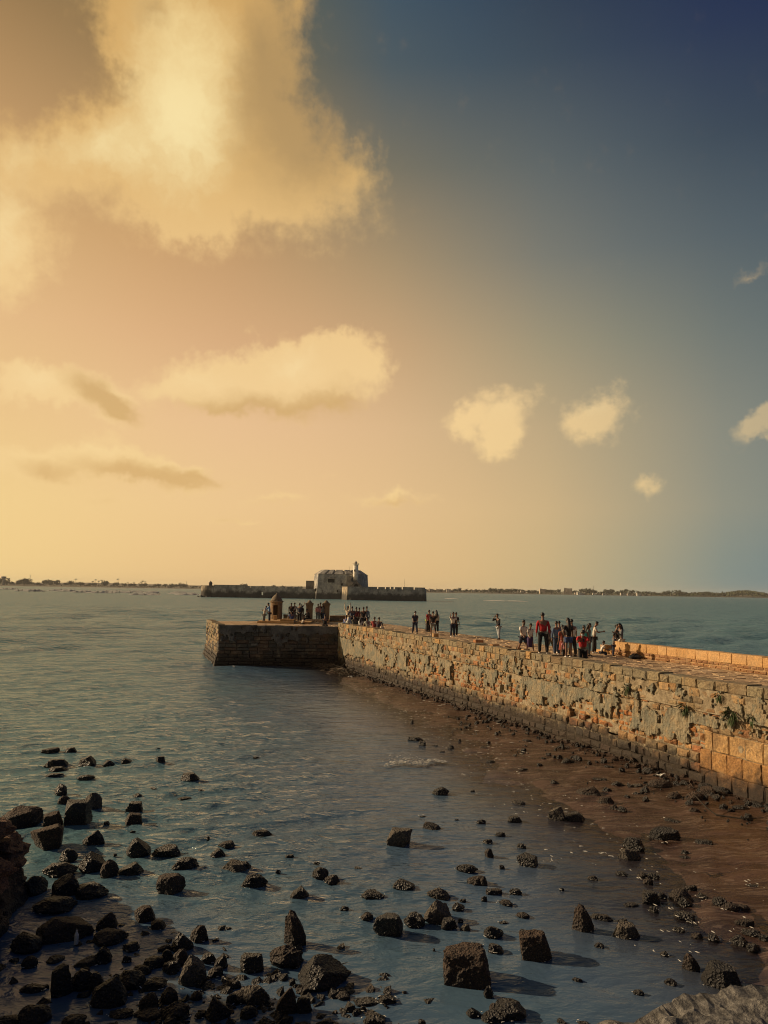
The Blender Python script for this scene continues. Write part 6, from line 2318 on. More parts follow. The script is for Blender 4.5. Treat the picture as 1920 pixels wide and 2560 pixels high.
POSES = {   # arms: (forward swing, outward, elbow bend) left, right; legs: (thigh forward, knee bend) left, right; lean; head nod
    'stand': dict(a=((4, 4, 12), (-2, 5, 14)), l=((3, 3), (-3, 4)), lean=2, nod=6),
    'stand_wide': dict(a=((-2, 9, 14), (4, 9, 12)), l=((3, 3), (-2, 3)), lean=2, nod=8, wide=0.035),
    'walk': dict(a=((-20, 5, 18), (18, 5, 26)), l=((22, 6), (-16, 22)), lean=4, nod=10),
    'reach_low': dict(a=((48, 6, 25), (40, 6, 30)), l=((4, 3), (-4, 4)), lean=5, nod=16),
    'point_up': dict(a=((2, 8, 14), (125, 12, 25)), l=((3, 3), (-4, 4)), lean=0, nod=-6),
    'arms_overhead': dict(a=((158, 10, 30), (162, 10, 34)), l=((6, 6), (-6, 6)), lean=6, nod=-12),
    'arms_up_phone': dict(a=((62, 6, 95), (60, 6, 95)), l=((3, 3), (-3, 4)), lean=0, nod=10),
    'hand_brow': dict(a=((2, 9, 14), (85, 26, 118)), l=((4, 4), (-4, 4)), lean=2, nod=4),
    'phone_ear': dict(a=((8, 9, 40), (60, 12, 135)), l=((5, 4), (-5, 5)), lean=3, nod=10),
    'phone_front': dict(a=((38, 6, 72), (36, 6, 76)), l=((3, 3), (-3, 4)), lean=5, nod=30),
    'hip': dict(a=((-22, 26, 70), (4, 9, 12)), l=((3, 3), (-3, 4)), lean=1, nod=4),
    'arms_fold': dict(a=((28, 10, 88), (24, 10, 92)), l=((3, 3), (-3, 4)), lean=4, nod=12),
    'bend': dict(a=((30, 12, 40), (34, 12, 36)), l=((10, 8), (-6, 10)), lean=18, nod=10),
    'sit': dict(a=((34, 8, 40), (38, 8, 36)), l=((78, 104), (84, 110)), lean=16, nod=12, sit=True),
}


def person(x, y, z, h, face, pose, sex, top, sleeve, lower, lowc, hair, extra, label):
    P = dict(POSES[pose])
    rg = random.Random(label)
    j_ = lambda v, q: v + rg.uniform(-q, q)
    P['a'] = tuple((j_(a, 6), j_(b_, 3), max(4, j_(c, 10))) for a, b_, c in P['a'])
    P['l'] = tuple((j_(a, 4), max(2, j_(b_, 4))) for a, b_ in P['l'])
    P['lean'] = P['lean'] + rg.uniform(-2, 4)
    P['nod'] = P['nod'] + rg.uniform(-6, 10)
    root = empty('person', (x, y, z), 0)
    # faces -Y (towards the viewer) at 0 and turns counter-clockwise seen from the picture's right
    root.rotation_euler = (0, 0, rad(face))
    root['label'] = label
    root['category'] = 'person'
    f = Vector((0, -1, 0))
    R = Vector((-1, 0, 0))       # the person's right hand side
    up = Vector((0, 0, 1))
    wid = (0.94 if sex == 'f' else 1.06) * rg.uniform(0.96, 1.18)
    kid = h < 1.3
    hs = 1.22 if kid else 1.0
    sit = P.get('sit')
    zh = 0.06 * h if sit else 0.515 * h
    lean = rad(P['lean'])
    sp = (up * math.cos(lean) + f * math.sin(lean))
    spf = (f * math.cos(lean) - up * math.sin(lean))
    pel = up * zh
    b = Skel()
    c_pel = b.j(pel, (0.088 * h * wid * 0.95, 0.062 * h))
    waist = pel + sp * 0.11 * h
    chest = pel + sp * 0.22 * h
    nb = pel + sp * 0.315 * h
    c_w = b.j(waist, (0.075 * h * wid, 0.055 * h), c_pel)
    c_c = b.j(chest, (0.09 * h * wid, 0.063 * h), c_w)
    c_n = b.j(nb, 0.036 * h, c_c)
    nod = rad(P['nod']) + lean * 0.3
    hd = (up * math.cos(nod) + f * math.sin(nod))
    hf = (f * math.cos(nod) - up * math.sin(nod))
    n2 = nb + hd * 0.035 * h
    c_n2 = b.j(n2, 0.030 * h, c_n)
    jaw = n2 + hd * 0.036 * h + hf * 0.014 * h
    c_j = b.j(jaw, (0.036 * h * hs, 0.043 * h * hs), c_n2)
    mid = n2 + hd * 0.078 * h * (1.1 if kid else 1) + hf * 0.006 * h
    c_m = b.j(mid, (0.042 * h * hs, 0.054 * h * hs), c_j)
    crown = n2 + hd * 0.118 * h * (1.1 if kid else 1) - hf * 0.004 * h
    b.j(crown, (0.032 * h * hs, 0.042 * h * hs), c_m)
    joints = {}
    for s, side in ((-1, 0), (1, 1)):
        sw, outw, el = P['a'][side]
        sh = pel + sp * 0.285 * h + R * (s * 0.098 * h * wid)
        d1 = (-up * math.cos(rad(sw)) + f * math.sin(rad(sw)))
        d1 = (d1 * math.cos(rad(outw)) + R * s * math.sin(rad(outw))).normalized()
        elb = sh + d1 * 0.17 * h
        a2 = rad(sw + el)
        inw = -0.25 if el > 60 else 0.06
        d2 = (-up * math.cos(a2) + f * math.sin(a2) + R * s * inw).normalized()
        if pose == 'hip' and side == 0:
            d2 = (pel + R * s * 0.085 * h - elb).normalized()
        wr = elb + d2 * 0.145 * h
        cs = b.j(sh, 0.034 * h, c_c)
        ce = b.j(elb, 0.024 * h, cs)
        cw = b.j(wr, (0.017 * h, 0.014 * h), ce)
        pal = wr + d2 * 0.035 * h
        cp = b.j(pal, (0.021 * h, 0.012 * h), cw)
        # palm and fingers
        acr = d2.cross(R * s)
        acr = acr.normalized() if acr.length > 0.2 else f
        curl = (-(R * s)).normalized()
        for k, (o_, L) in enumerate(((-1.5, 0.034), (-0.5, 0.040), (0.5, 0.042), (1.5, 0.036))):
            q = pal + d2 * 0.016 * h + acr * (o_ * 0.0085 * h)
            q1 = q + d2 * (L * 0.55 * h)
            c1 = b.j(q1, 0.0052 * h, cp)
            b.j(q1 + (d2 * 0.75 + curl * 0.6).normalized() * (L * 0.5 * h), 0.0042 * h, c1)
        th = pal + acr * 0.024 * h + d2 * 0.004 * h
        c1 = b.j(th, 0.006 * h, cp)
        b.j(th + (d2 + acr * 0.3).normalized() * 0.022 * h, 0.005 * h, c1)
        joints['sh%d' % side], joints['el%d' % side], joints['wr%d' % side], joints['ha%d' % side] = sh, elb, wr, pal + d2 * 0.03 * h
        th_f, kn = P['l'][side]
        hip = pel - up * 0.02 * h + R * (s * (0.052 * h + P.get('wide', 0) * h * 0.5))
        t1 = rad(th_f)
        dl = (-up * math.cos(t1) + f * math.sin(t1) + R * s * (0.03 + P.get('wide', 0) + (0.16 if sit else 0))).normalized()
        knee = hip + dl * 0.245 * h
        t2 = rad(th_f - kn)
        dl2 = (-up * math.cos(t2) + f * math.sin(t2)).normalized()
        ank = knee + dl2 * 0.245 * h
        if not sit:
            ank.z = max(ank.z, 0.032 * h)
        toe = ank + f * 0.085 * h - up * 0.022 * h
        ch = b.j(hip, 0.052 * h, c_pel)
        ck = b.j(knee, 0.033 * h, ch)
        ca = b.j(ank, 0.021 * h, ck)
        b.j(toe, (0.021 * h, 0.014 * h), ca)
        joints['hip%d' % side], joints['kn%d' % side], joints['an%d' % side], joints['to%d' % side] = hip, knee, ank, toe
    grow('body', b, MAT['skin'], root, None)
    if sit:       # bring the seat down to what it rests on
        pass
    # top
    s_ = Skel()
    a = s_.j(pel + sp * 0.0 * h - up * 0.012 * h, (0.100 * h * wid, 0.074 * h))
    w_ = s_.j(waist, (0.096 * h * wid, 0.076 * h), a)
    c_ = s_.j(chest, (0.108 * h * wid, 0.080 * h), w_)
    s_.j(nb - sp * 0.012 * h, 0.044 * h, c_)
    if sleeve != 'sleeveless':
        for side in (0, 1):
            sh, elb, wr = joints['sh%d' % side], joints['el%d' % side], joints['wr%d' % side]
            q = s_.j(sh, 0.045 * h, c_)
            if sleeve == 'short':
                s_.j(sh.lerp(elb, 0.72), 0.043 * h, q)
            else:
                q = s_.j(elb, 0.034 * h, q)
                s_.j(elb.lerp(wr, 0.92), 0.025 * h, q)
    tint = top
    if extra == 'striped':
        tint = lambda co: (0.03, 0.03, 0.04) if int((co.z / h) * 26) % 2 else (0.6, 0.58, 0.54)
    grow('shirt', s_, MAT['cloth'], root, tint)
    # lower garment
    if lower in ('trousers', 'shorts'):
        t_ = Skel()
        a = t_.j(pel + sp * 0.015 * h, (0.093 * h * wid, 0.067 * h))
        for side in (0, 1):
            hip, knee, ank = joints['hip%d' % side], joints['kn%d' % side], joints['an%d' % side]
            q = t_.j(hip - up * 0.01 * h, 0.066 * h, a)
            if lower == 'shorts':
                t_.j(hip.lerp(knee, 0.55 if sex == 'f' else 0.85), 0.053 * h, q)
            else:
                q = t_.j(knee, 0.052 * h, q)
                t_.j(knee.lerp(ank, 0.94), 0.041 * h, q)
        tt = lowc
        if 'patterned' in label:
            tt = lambda co: lowc if vnoise(np.array([[co.x * 30, co.y * 30, co.z * 30]]))[0] > 0.5 else (0.05, 0.05, 0.05)
        grow(lower, t_, MAT['cloth'], root, tt)
    else:
        g = Geo()
        if sit:
            k = (joints['kn0'] + joints['kn1']) * 0.5
            g.tube([pel, pel.lerp(k, 0.5) + up * 0.02 * h, k + up * 0.03 * h, (joints['an0'] + joints['an1']) * 0.5], [0.11 * h, 0.12 * h, 0.11 * h, 0.10 * h], 16, lowc)
        else:
            hem = 0.2 if lower == 'skirt' else 0.27
            if 'dark purple' in label:
                hem = 0.2
            n = 20
            prof = [(0.092, zh + 0.03 * h), (0.104, zh - 0.03 * h), (0.11, zh - 0.12 * h), (0.128, hem * h)]
            for i, (r, zz) in enumerate(prof):
                pass
            vs = []
            for i, (r, zz) in enumerate(prof):
                for q in range(n):
                    an = 2 * math.pi * q / n
                    rr = r * h * wid * (1 + (0.07 * math.sin(an * 7) if i == 3 else 0.03 * math.sin(an * 7)))
                    vs.append((rr * math.cos(an), rr * 0.82 * math.sin(an), zz))
            g.add(vs, [(i * n + q, i * n + (q + 1) % n, (i + 1) * n + (q + 1) % n, (i + 1) * n + q) for i in range(3) for q in range(n)], lowc)
        g.build('skirt', MAT['cloth'], root, True)
    # shoes
    for side in (0, 1):
        ank, toe = joints['an%d' % side], joints['to%d' % side]
        g = Geo()
        heel = ank - f * 0.02 * h - up * 0.016 * h
        mid_ = ank.lerp(toe, 0.6) + up * 0.006 * h
        g.tube([heel + up * 0.004 * h, ank - up * 0.010 * h, mid_, toe + f * 0.012 * h], [0.017 * h, 0.026 * h, 0.023 * h, 0.013 * h], 8, (0.6, 0.6, 0.58) if (len(label) + side * 0) % 3 == 0 else (0.03, 0.028, 0.026))
        g.build('shoe', MAT['cloth'], root, True)
    # hair
    g = Geo()
    rx, ry, rz = 0.049 * h * hs, 0.061 * h * hs, 0.056 * h * hs
    ctr = mid + hd * 0.02 * h - hf * 0.008 * h
    right = hf.cross(hd).normalized()
    n, m_ = 14, 9
    vs = []
    for i in range(m_ + 1):
        th_ = math.pi * i / m_
        for k in range(n):
            an = 2 * math.pi * k / n
            d = Vector((math.sin(th_) * math.cos(an), math.sin(th_) * math.sin(an), math.cos(th_)))
            front = max(0, d.y)
            zlim = -0.55 + 1.0 * front
            zz = max(d.z, zlim)
            s2 = 1.0 if d.z >= zlim else 0.8
            bumpy = 1 + 0.05 * math.sin(7 * an + 3 * th_)
            vs.append(ctr + right * d.x * rx * s2 * bumpy + hf * d.y * ry * s2 * bumpy + hd * zz * rz * bumpy)
    g.add(vs, [(i * n + k, i * n + (k + 1) % n, (i + 1) * n + (k + 1) % n, (i + 1) * n + k) for i in range(m_) for k in range(n)])
    back = -hf
    if hair in ('long', 'verylong'):
        L = 0.30 if hair == 'verylong' else 0.19
        pts = [ctr + back * 0.03 * h, ctr + back * 0.055 * h - up * 0.07 * h, nb - spf * 0.062 * h - up * 0.03 * h, nb - spf * 0.075 * h - up * L * h]
        g.tube(pts, [0.045 * h, 0.05 * h, 0.05 * h, 0.02 * h], 10)
    elif hair == 'tied':
        k0 = ctr + back * 0.062 * h
        g.tube([k0, k0 + back * 0.025 * h - up * 0.03 * h, k0 + back * 0.015 * h - up * 0.1 * h], [0.018 * h, 0.024 * h, 0.008 * h], 8)
    if hair == 'scarf':
        g.tube([ctr + hd * 0.01 * h, nb, nb - up * 0.06 * h], [0.062 * h, 0.07 * h, 0.10 * h], 14)
        o = g.build('head_scarf', MAT['cloth'], root, True)
        a_ = o.data.color_attributes['tint']
        a_.data.foreach_set('color', np.tile(np.array([0.6, 0.6, 0.57, 1], dtype=np.float32), (len(o.data.vertices), 1)).ravel())
    else:
        g.build('hair', MAT['hair'], root, True)
    # face, when it is turned far enough to be seen
    if abs(((face + 180) % 360) - 180) < 110:
        eye = mid + hd * 0.0 * h + hf * 0.052 * h * hs
        g = Geo()
        g.tube([eye + hd * 0.012 * h, eye - hd * 0.006 * h + hf * 0.008 * h, eye - hd * 0.013 * h + hf * 0.011 * h, eye - hd * 0.017 * h], [0.004 * h, 0.006 * h, 0.008 * h, 0.004 * h], 6)
        g.build('nose', MAT['skin'], root, True)
        for s in (-1, 1):
            g = Geo()
            c = eye + right * s * 0.017 * h - hf * 0.003 * h
            g.tube([c - right * 0.008 * h, c, c + right * 0.008 * h], [0.002 * h, 0.0045 * h, 0.002 * h], 6, (0.02, 0.02, 0.02))
            g.build('eye', MAT['cloth'], root)
            g = Geo()
            c = mid + right * s * 0.043 * h * hs - hd * 0.006 * h
            g.tube([c - hd * 0.014 * h, c + right * s * 0.006 * h, c + hd * 0.014 * h], [0.005 * h, 0.009 * h, 0.006 * h], 6)
            g.build('ear', MAT['skin'], root, True)
        mo = jaw + hf * 0.043 * h * hs + hd * 0.004 * h
        if extra == 'mask':
            g = Geo()
            cc = jaw + hf * 0.016 * h + hd * 0.008 * h
            g.tube([cc - hd * 0.03 * h, cc - hd * 0.008 * h, cc + hd * 0.02 * h], [0.03 * h, 0.041 * h, 0.036 * h], 12, (0.5, 0.55, 0.6))
            g.build('mask', MAT['cloth'], root, True)
        elif extra == 'beard':
            g = Geo()
            cc = jaw + hf * 0.012 * h
            g.tube([cc - hd * 0.034 * h, cc - hd * 0.012 * h, cc + hd * 0.012 * h], [0.022 * h, 0.038 * h, 0.037 * h], 12)
            g.build('beard', MAT['hair'], root, True)
        else:
            g = Geo()
            g.tube([mo - right * 0.012 * h, mo + hf * 0.002 * h, mo + right * 0.012 * h], [0.002 * h, 0.004 * h, 0.002 * h], 6, (0.14, 0.05, 0.04))
            g.build('mouth', MAT['cloth'], root)
    return root, joints


PEOPLE = [   # x, y, z, height, facing, pose, build, top, sleeve, lower, lower colour, hair, extra, label
    (-10.37,68.00,2.95,1.50,75,'reach_low','m',(0.72, 0.68, 0.6),'short','trousers',(0.16, 0.17, 0.17),'short','','boy in white shirt facing a taller man in blue, far left of the pier end'),
    (-10.00,68.60,2.95,1.76,-80,'reach_low','m',(0.12, 0.25, 0.5),'long','trousers',(0.02, 0.028, 0.06),'short','','man in light blue shirt facing a smaller boy, far left of the pier end'),
    (-8.47,71.80,2.95,1.72,180,'stand','m',(0.015, 0.015, 0.017),'short','trousers',(0.015, 0.015, 0.017),'short','','person in black standing behind a seated figure in blue, right of the sentry box'),
    (-8.19,72.00,2.95,1.74,170,'stand','m',(0.5, 0.48, 0.44),'short','trousers',(0.16, 0.17, 0.17),'short','striped','man in white and dark striped shirt right of the sentry box'),
    (-7.50,70.00,2.95,1.74,160,'point_up','m',(0.02, 0.028, 0.06),'short','trousers',(0.015, 0.015, 0.017),'short','','man in navy shirt raising one arm, between the sentry box and the gate'),
    (-7.41,70.90,2.95,1.62,190,'stand','f',(0.015, 0.015, 0.017),'long','trousers',(0.16, 0.17, 0.17),'long','','person in dark clothes close behind the man raising his arm'),
    (-8.05,68.90,3.12,1.70,200,'sit','m',(0.05, 0.08, 0.2),'short','trousers',(0.035, 0.06, 0.12),'short','','person in dark blue sitting on the platform right of the sentry box'),
    (-6.73,71.00,3.25,1.70,-60,'sit','m',(0.015, 0.015, 0.017),'long','trousers',(0.015, 0.015, 0.017),'short','','person in black sitting on the slab bench before the first gate pillar'),
    (-6.95,67.20,2.95,1.00,120,'sit','m',(0.72, 0.68, 0.6),'short','trousers',(0.015, 0.015, 0.017),'short','','small child in white sitting low on the pier end behind the dark wall'),
    (-6.05,72.60,2.95,1.68,15,'stand','f',(0.62, 0.27, 0.24),'long','trousers',(0.16, 0.17, 0.17),'short','','person in pink shirt standing between the two gate pillars'),
    (-5.88,73.20,2.95,1.78,170,'stand','m',(0.015, 0.015, 0.017),'short','trousers',(0.015, 0.015, 0.017),'short','','tall person in black behind the pink shirt, between the gate pillars'),
    (-5.59,72.90,2.95,1.62,-70,'arms_up_phone','f',(0.16, 0.17, 0.17),'short','trousers',(0.035, 0.06, 0.12),'long','','slim person in grey holding hands to the face beside the second gate pillar'),
    (-4.61,62.20,3.05,1.72,180,'sit','m',(0.015, 0.015, 0.017),'short','trousers',(0.015, 0.015, 0.017),'short','','lone person in black sitting with back turned on the dark arm wall'),
    (-2.85,64.50,2.85,1.78,-30,'arms_overhead','m',(0.62, 0.55, 0.42),'long','trousers',(0.3, 0.24, 0.16),'short','','person in cream with both arms raised overhead at the pier corner'),
    (-2.41,62.60,2.85,1.82,195,'bend','m',(0.02, 0.028, 0.06),'long','trousers',(0.02, 0.028, 0.06),'short','','big person in navy seen from behind, beside the one raising both arms'),
    (-2.20,65.00,2.85,1.70,180,'stand','m',(0.16, 0.025, 0.03),'short','trousers',(0.015, 0.015, 0.017),'short','','person in dark red shirt, left one of two at the pier corner'),
    (-1.98,65.40,2.85,1.66,170,'stand','f',(0.16, 0.025, 0.03),'short','trousers',(0.015, 0.015, 0.017),'short','','person in dark red shirt, right one of two at the pier corner'),
    (-1.56,63.50,2.85,1.76,180,'stand','m',(0.015, 0.015, 0.017),'short','trousers',(0.015, 0.015, 0.017),'short','','person in black standing left of the man in grey-blue at the pier corner'),
    (-1.31,63.80,2.85,1.80,165,'stand','m',(0.14, 0.2, 0.27),'long','trousers',(0.035, 0.06, 0.12),'short','','man in grey-blue shirt, rightmost standing at the pier corner'),
    (-2.99,61.80,3.05,1.68,150,'sit','m',(0.05, 0.09, 0.26),'short','trousers',(0.015, 0.015, 0.017),'short','','person in bright blue sitting leftmost at the pier corner'),
    (-2.63,60.20,3.05,1.50,180,'sit','f',(0.66, 0.66, 0.62),'long','skirt',(0.6, 0.6, 0.56),'scarf','','figure wrapped in white sitting low at the pier corner'),
    (-2.15,60.60,3.05,1.74,200,'sit','m',(0.09, 0.085, 0.06),'long','trousers',(0.09, 0.085, 0.06),'short','','person in dark olive sitting hunched below the two dark red shirts'),
    (-1.72,60.00,3.05,1.50,160,'sit','f',(0.55, 0.54, 0.52),'long','skirt',(0.16, 0.17, 0.17),'long','','person in pale grey sitting low right of the one in olive'),
    (-1.04,56.80,3.10,1.72,200,'sit','m',(0.42, 0.42, 0.34),'short','trousers',(0.035, 0.06, 0.12),'short','','person in pale green-grey shirt sitting on the coping beside a red shirt'),
    (-0.57,56.40,3.10,1.74,180,'sit','m',(0.32, 0.04, 0.035),'short','trousers',(0.015, 0.015, 0.017),'short','','person in red shirt sitting on the coping in a row of three'),
    (-0.28,56.20,3.10,1.72,170,'sit','m',(0.06, 0.05, 0.07),'short','trousers',(0.015, 0.015, 0.017),'short','','person in dark plaid shirt sitting right of the red shirt on the coping'),
    (-0.08,55.00,3.05,1.05,150,'sit','m',(0.62, 0.55, 0.42),'short','trousers',(0.16, 0.17, 0.17),'short','','small child in cream sitting at the right end of the seated row'),
    (2.42,57.55,2.85,1.68,10,'walk','m',(0.02, 0.028, 0.06),'short','trousers',(0.02, 0.028, 0.06),'short','mask','man in navy shirt and dark trousers with a face mask, walking alone'),
    (3.62,60.67,2.85,1.72,30,'stand','m',(0.3, 0.03, 0.04),'short','trousers',(0.015, 0.015, 0.017),'short','','man in dark red shirt standing behind the child in neon green'),
    (3.55,61.25,2.85,1.20,30,'stand','m',(0.5, 0.75, 0.08),'short','trousers',(0.015, 0.015, 0.017),'short','','child in neon green top in a group on the walkway'),
    (3.65,55.83,2.85,1.72,185,'walk','m',(0.015, 0.015, 0.017),'short','shorts',(0.2, 0.21, 0.2),'short','','person in black top and grey shorts seen from behind, beside the neon child'),
    (4.21,60.26,2.85,1.72,200,'stand','m',(0.62, 0.55, 0.42),'long','trousers',(0.015, 0.015, 0.017),'long','','person in cream top and dark trousers, right end of the group with the neon child'),
    (4.98,54.73,2.85,1.74,20,'hand_brow','m',(0.72, 0.68, 0.6),'short','trousers',(0.02, 0.028, 0.06),'short','','man in white t-shirt with one hand raised to his face, mid walkway'),
    (5.28,55.77,2.85,1.70,20,'stand','m',(0.015, 0.015, 0.017),'short','trousers',(0.015, 0.015, 0.017),'short','','person in dark clothes half hidden behind the white t-shirt, mid walkway'),
    (7.97,53.21,2.85,1.74,-60,'phone_ear','m',(0.02, 0.022, 0.03),'long','trousers',(0.38, 0.42, 0.45),'short','','man in dark jacket and light jeans on the phone, alone at the sea edge'),
    (7.31,40.30,2.85,1.74,25,'walk','m',(0.72, 0.68, 0.6),'short','shorts',(0.02, 0.028, 0.06),'short','beard','bearded man in white shirt and navy shorts walking with a woman'),
    (7.85,41.20,2.85,1.55,15,'walk','f',(0.72, 0.68, 0.6),'short','skirt',(0.06, 0.03, 0.1),'tied','','woman in white top and dark purple skirt beside the bearded man'),
    (6.96,33.55,3.36,1.76,178,'stand_wide','m',(0.45, 0.02, 0.025),'long','trousers',(0.015, 0.015, 0.017),'short','','tall man in bright red sweater and black trousers seen from behind'),
    (8.89,40.92,2.85,1.45,200,'walk','m',(0.4, 0.4, 0.36),'short','shorts',(0.25, 0.23, 0.18),'short','','boy in patterned shorts mostly hidden behind the red sweater'),
    (9.04,40.19,2.85,1.72,195,'stand','m',(0.09, 0.14, 0.26),'long','trousers',(0.035, 0.06, 0.12),'short','','man in denim-blue shirt and blue trousers right of the red sweater'),
    (9.47,41.40,2.85,1.70,185,'stand','m',(0.22, 0.03, 0.04),'short','trousers',(0.02, 0.028, 0.06),'short','','boy in maroon top peeping over the denim-blue shoulder'),
    (8.80,37.80,2.85,1.62,190,'stand','f',(0.25, 0.05, 0.03),'short','dress',(0.25, 0.05, 0.03),'long','','long-haired woman in rust-red dress between denim-blue man and black top'),
    (7.66,31.90,3.36,1.60,190,'hip','f',(0.015, 0.015, 0.017),'short','shorts',(0.05, 0.08, 0.2),'long','','long-haired woman in black top and denim shorts, hand on hip'),
    (8.55,36.40,2.85,1.05,180,'stand','f',(0.5, 0.22, 0.25),'short','trousers',(0.015, 0.015, 0.017),'long','','little girl in pink top beside the woman in denim shorts'),
    (9.71,39.60,2.85,1.86,200,'stand','m',(0.72, 0.68, 0.6),'short','trousers',(0.015, 0.015, 0.017),'short','','man in white t-shirt standing tall behind the woman in denim shorts'),
    (8.34,32.30,2.85,1.68,-10,'phone_front','m',(0.45, 0.02, 0.025),'short','trousers',(0.015, 0.015, 0.017),'short','mask','man in red t-shirt and face mask looking down at his phone'),
    (10.07,38.60,2.85,1.60,190,'stand','f',(0.05, 0.4, 0.3),'sleeveless','dress',(0.13, 0.3, 0.27),'tied','','woman in bright teal sleeveless top behind the red t-shirt'),
    (10.69,40.20,2.85,1.66,60,'stand','f',(0.1, 0.18, 0.17),'short','trousers',(0.16, 0.17, 0.17),'long','','long-haired woman in dark teal left of the man holding his phone out'),
    (11.54,42.23,2.85,1.72,75,'phone_front','m',(0.72, 0.68, 0.6),'short','trousers',(0.015, 0.015, 0.017),'short','','man in white t-shirt holding a phone out in front, facing right'),
    (11.63,41.24,2.95,1.15,90,'sit','m',(0.72, 0.68, 0.6),'short','trousers',(0.02, 0.028, 0.06),'short','','small child sitting on the walkway right of the man with the phone'),
    (12.55,41.62,2.85,1.62,70,'stand','f',(0.015, 0.015, 0.017),'long','trousers',(0.02, 0.028, 0.06),'tied','','woman in black with a child in front of her at the parapet end'),
    (12.10,40.60,2.85,1.12,80,'stand','m',(0.16, 0.17, 0.17),'short','trousers',(0.02, 0.028, 0.06),'short','','child standing at the parapet end beside two women'),
    (12.74,41.39,2.85,1.66,-75,'arms_fold','f',(0.13, 0.14, 0.15),'long','trousers',(0.62, 0.6, 0.55),'verylong','','woman with very long hair, grey jacket and white trousers at the parapet end'),
]


def held_phone(root, joints, h, ear=False):
    """a phone held in the hand: a thing of its own"""
    p = joints['ha1'] if ear else (joints['ha0'] + joints['ha1']) * 0.5
    m = Matrix.Translation(root.location) @ root.rotation_euler.to_matrix().to_4x4()
    w = m @ p
    g = Geo()
    g.box(-0.037, 0.037, -0.006, 0.006, -0.075, 0.075, (0.02, 0.02, 0.022))
    g.box(-0.032, 0.032, 0.0062, 0.0075, -0.066, 0.066, (0.05, 0.055, 0.06))
    g.box(-0.028, -0.012, -0.0085, -0.0062, 0.045, 0.066, (0.08, 0.08, 0.085))
    o = g.build('phone', MAT['cloth'])
    o.location = w
    o.rotation_euler = (rad(-35 if not ear else 0), 0, root.rotation_euler.z)
    return o


def crowd():
    for rec in PEOPLE:
        if DECK - 0.01 < rec[2] < DECK + 0.12:
            rec = rec[:2] + (rec[2] - 0.012 * max(0.0, -(Vector((rec[0], rec[1], 0)) - C0).dot(ND)),) + rec[3:]
        root, j = person(*rec)
        lab = rec[-1]
        if 'on the phone' in lab:
            tag(held_phone(root, j, rec[3], True), 'dark phone held to the ear of the man in light jeans', 'phone')
        elif 'down at his phone' in lab:
            tag(held_phone(root, j, rec[3]), 'dark phone in the hands of the masked man in red t-shirt', 'phone')
        elif 'holding a phone out' in lab:
            tag(held_phone(root, j, rec[3]), 'dark phone held out by the man in white t-shirt facing right', 'phone')
        elif 'very long hair' in lab:
            m = Matrix.Translation(root.location) @ root.rotation_euler.to_matrix().to_4x4()
            h = rec[3]
            g = Geo()
            g.box(-0.13, 0.13, -0.05, 0.05, -0.1, 0.09, (0.02, 0.02, 0.022))
            g.box(-0.135, 0.135, -0.056, 0.056, 0.02, 0.095, (0.028, 0.026, 0.026))
            g.tube([(-0.12, 0, 0.08), (-0.07, -0.02, 0.35), (0.02, 0.0, 0.58), (0.07, 0.02, 0.35), (0.12, 0, 0.08)], [0.008] * 5, 6, (0.02, 0.02, 0.02))
            o = g.build('shoulder_bag', MAT['cloth'])
            o.location = m @ (Vector((-0.12 * h, -0.04 * h, 0.5 * h)))
            o.rotation_euler = (0, 0, root.rotation_euler.z)
            tag(o, 'black shoulder bag hanging at the hip of the woman in grey jacket', 'bag')
    settle_skins()


crowd()


# ------------------------------------------------------------------ plants, litter, foam, driftwood
def wall_plants():
    rng = random.Random(12)
    GR = [(0.05, 0.085, 0.025), (0.07, 0.11, 0.035), (0.04, 0.06, 0.02), (0.09, 0.10, 0.04)]
    for u, z, s, n, lab in ((34.95, 2.68, 0.3, 46, 'small green plant rooted high in the pier wall, leftmost of the plants'), (37.8, 2.42, 0.33, 60, 'drooping grassy green tuft in the pier wall above the ashlar blocks'),
                            (39.25, 2.95, 0.22, 34, 'little dark green sprig just under the coping stones at right'), (39.75, 2.52, 0.42, 70, 'sprawling dark leafy plant on the pier wall, rightmost of the plants'),
                            (40.5, 2.5, 0.25, 36, 'thin dark weed hanging in the wall beside the sprawling plant')):
        t = empty('wall_plant', MAIN(u, -0.06, z))
        tag(t, lab, 'plant')
        st, lf = Geo(), Geo()
        for k in range(n):
            an = rng.uniform(0, 6.28)
            d = (UD * math.cos(an) + Vector((0, 0, 1)) * (math.sin(an) - (0.35 if 'droop' in lab or 'hang' in lab else 0)) + ND * rng.uniform(0.3, 1.1)).normalized()
            L = s * rng.uniform(0.45, 1.1)
            p0, p1 = Vector((0, 0, 0)), d * L * 0.5 + Vector((0, 0, 0.02))
            p2 = d * L + Vector((0, 0, -0.25 * L))
            if k % 3 == 0:
                st.tube([p0, p1, p2], [0.006, 0.005, 0.003], 5, (0.07, 0.06, 0.03))
            side = d.cross(Vector((0, 0, 1))).normalized()
            w = rng.uniform(0.018, 0.04)
            lf.add([p1 * 0.9, p1 + side * w + d * 0.02, p2, p1 - side * w + d * 0.02], [(0, 1, 2, 3)], rng.choice(GR))
        st.build('stem', MAT['cloth'], t)
        tag(lf.build('leaves', MAT['cloth'], t), kind='stuff')


wall_plants()


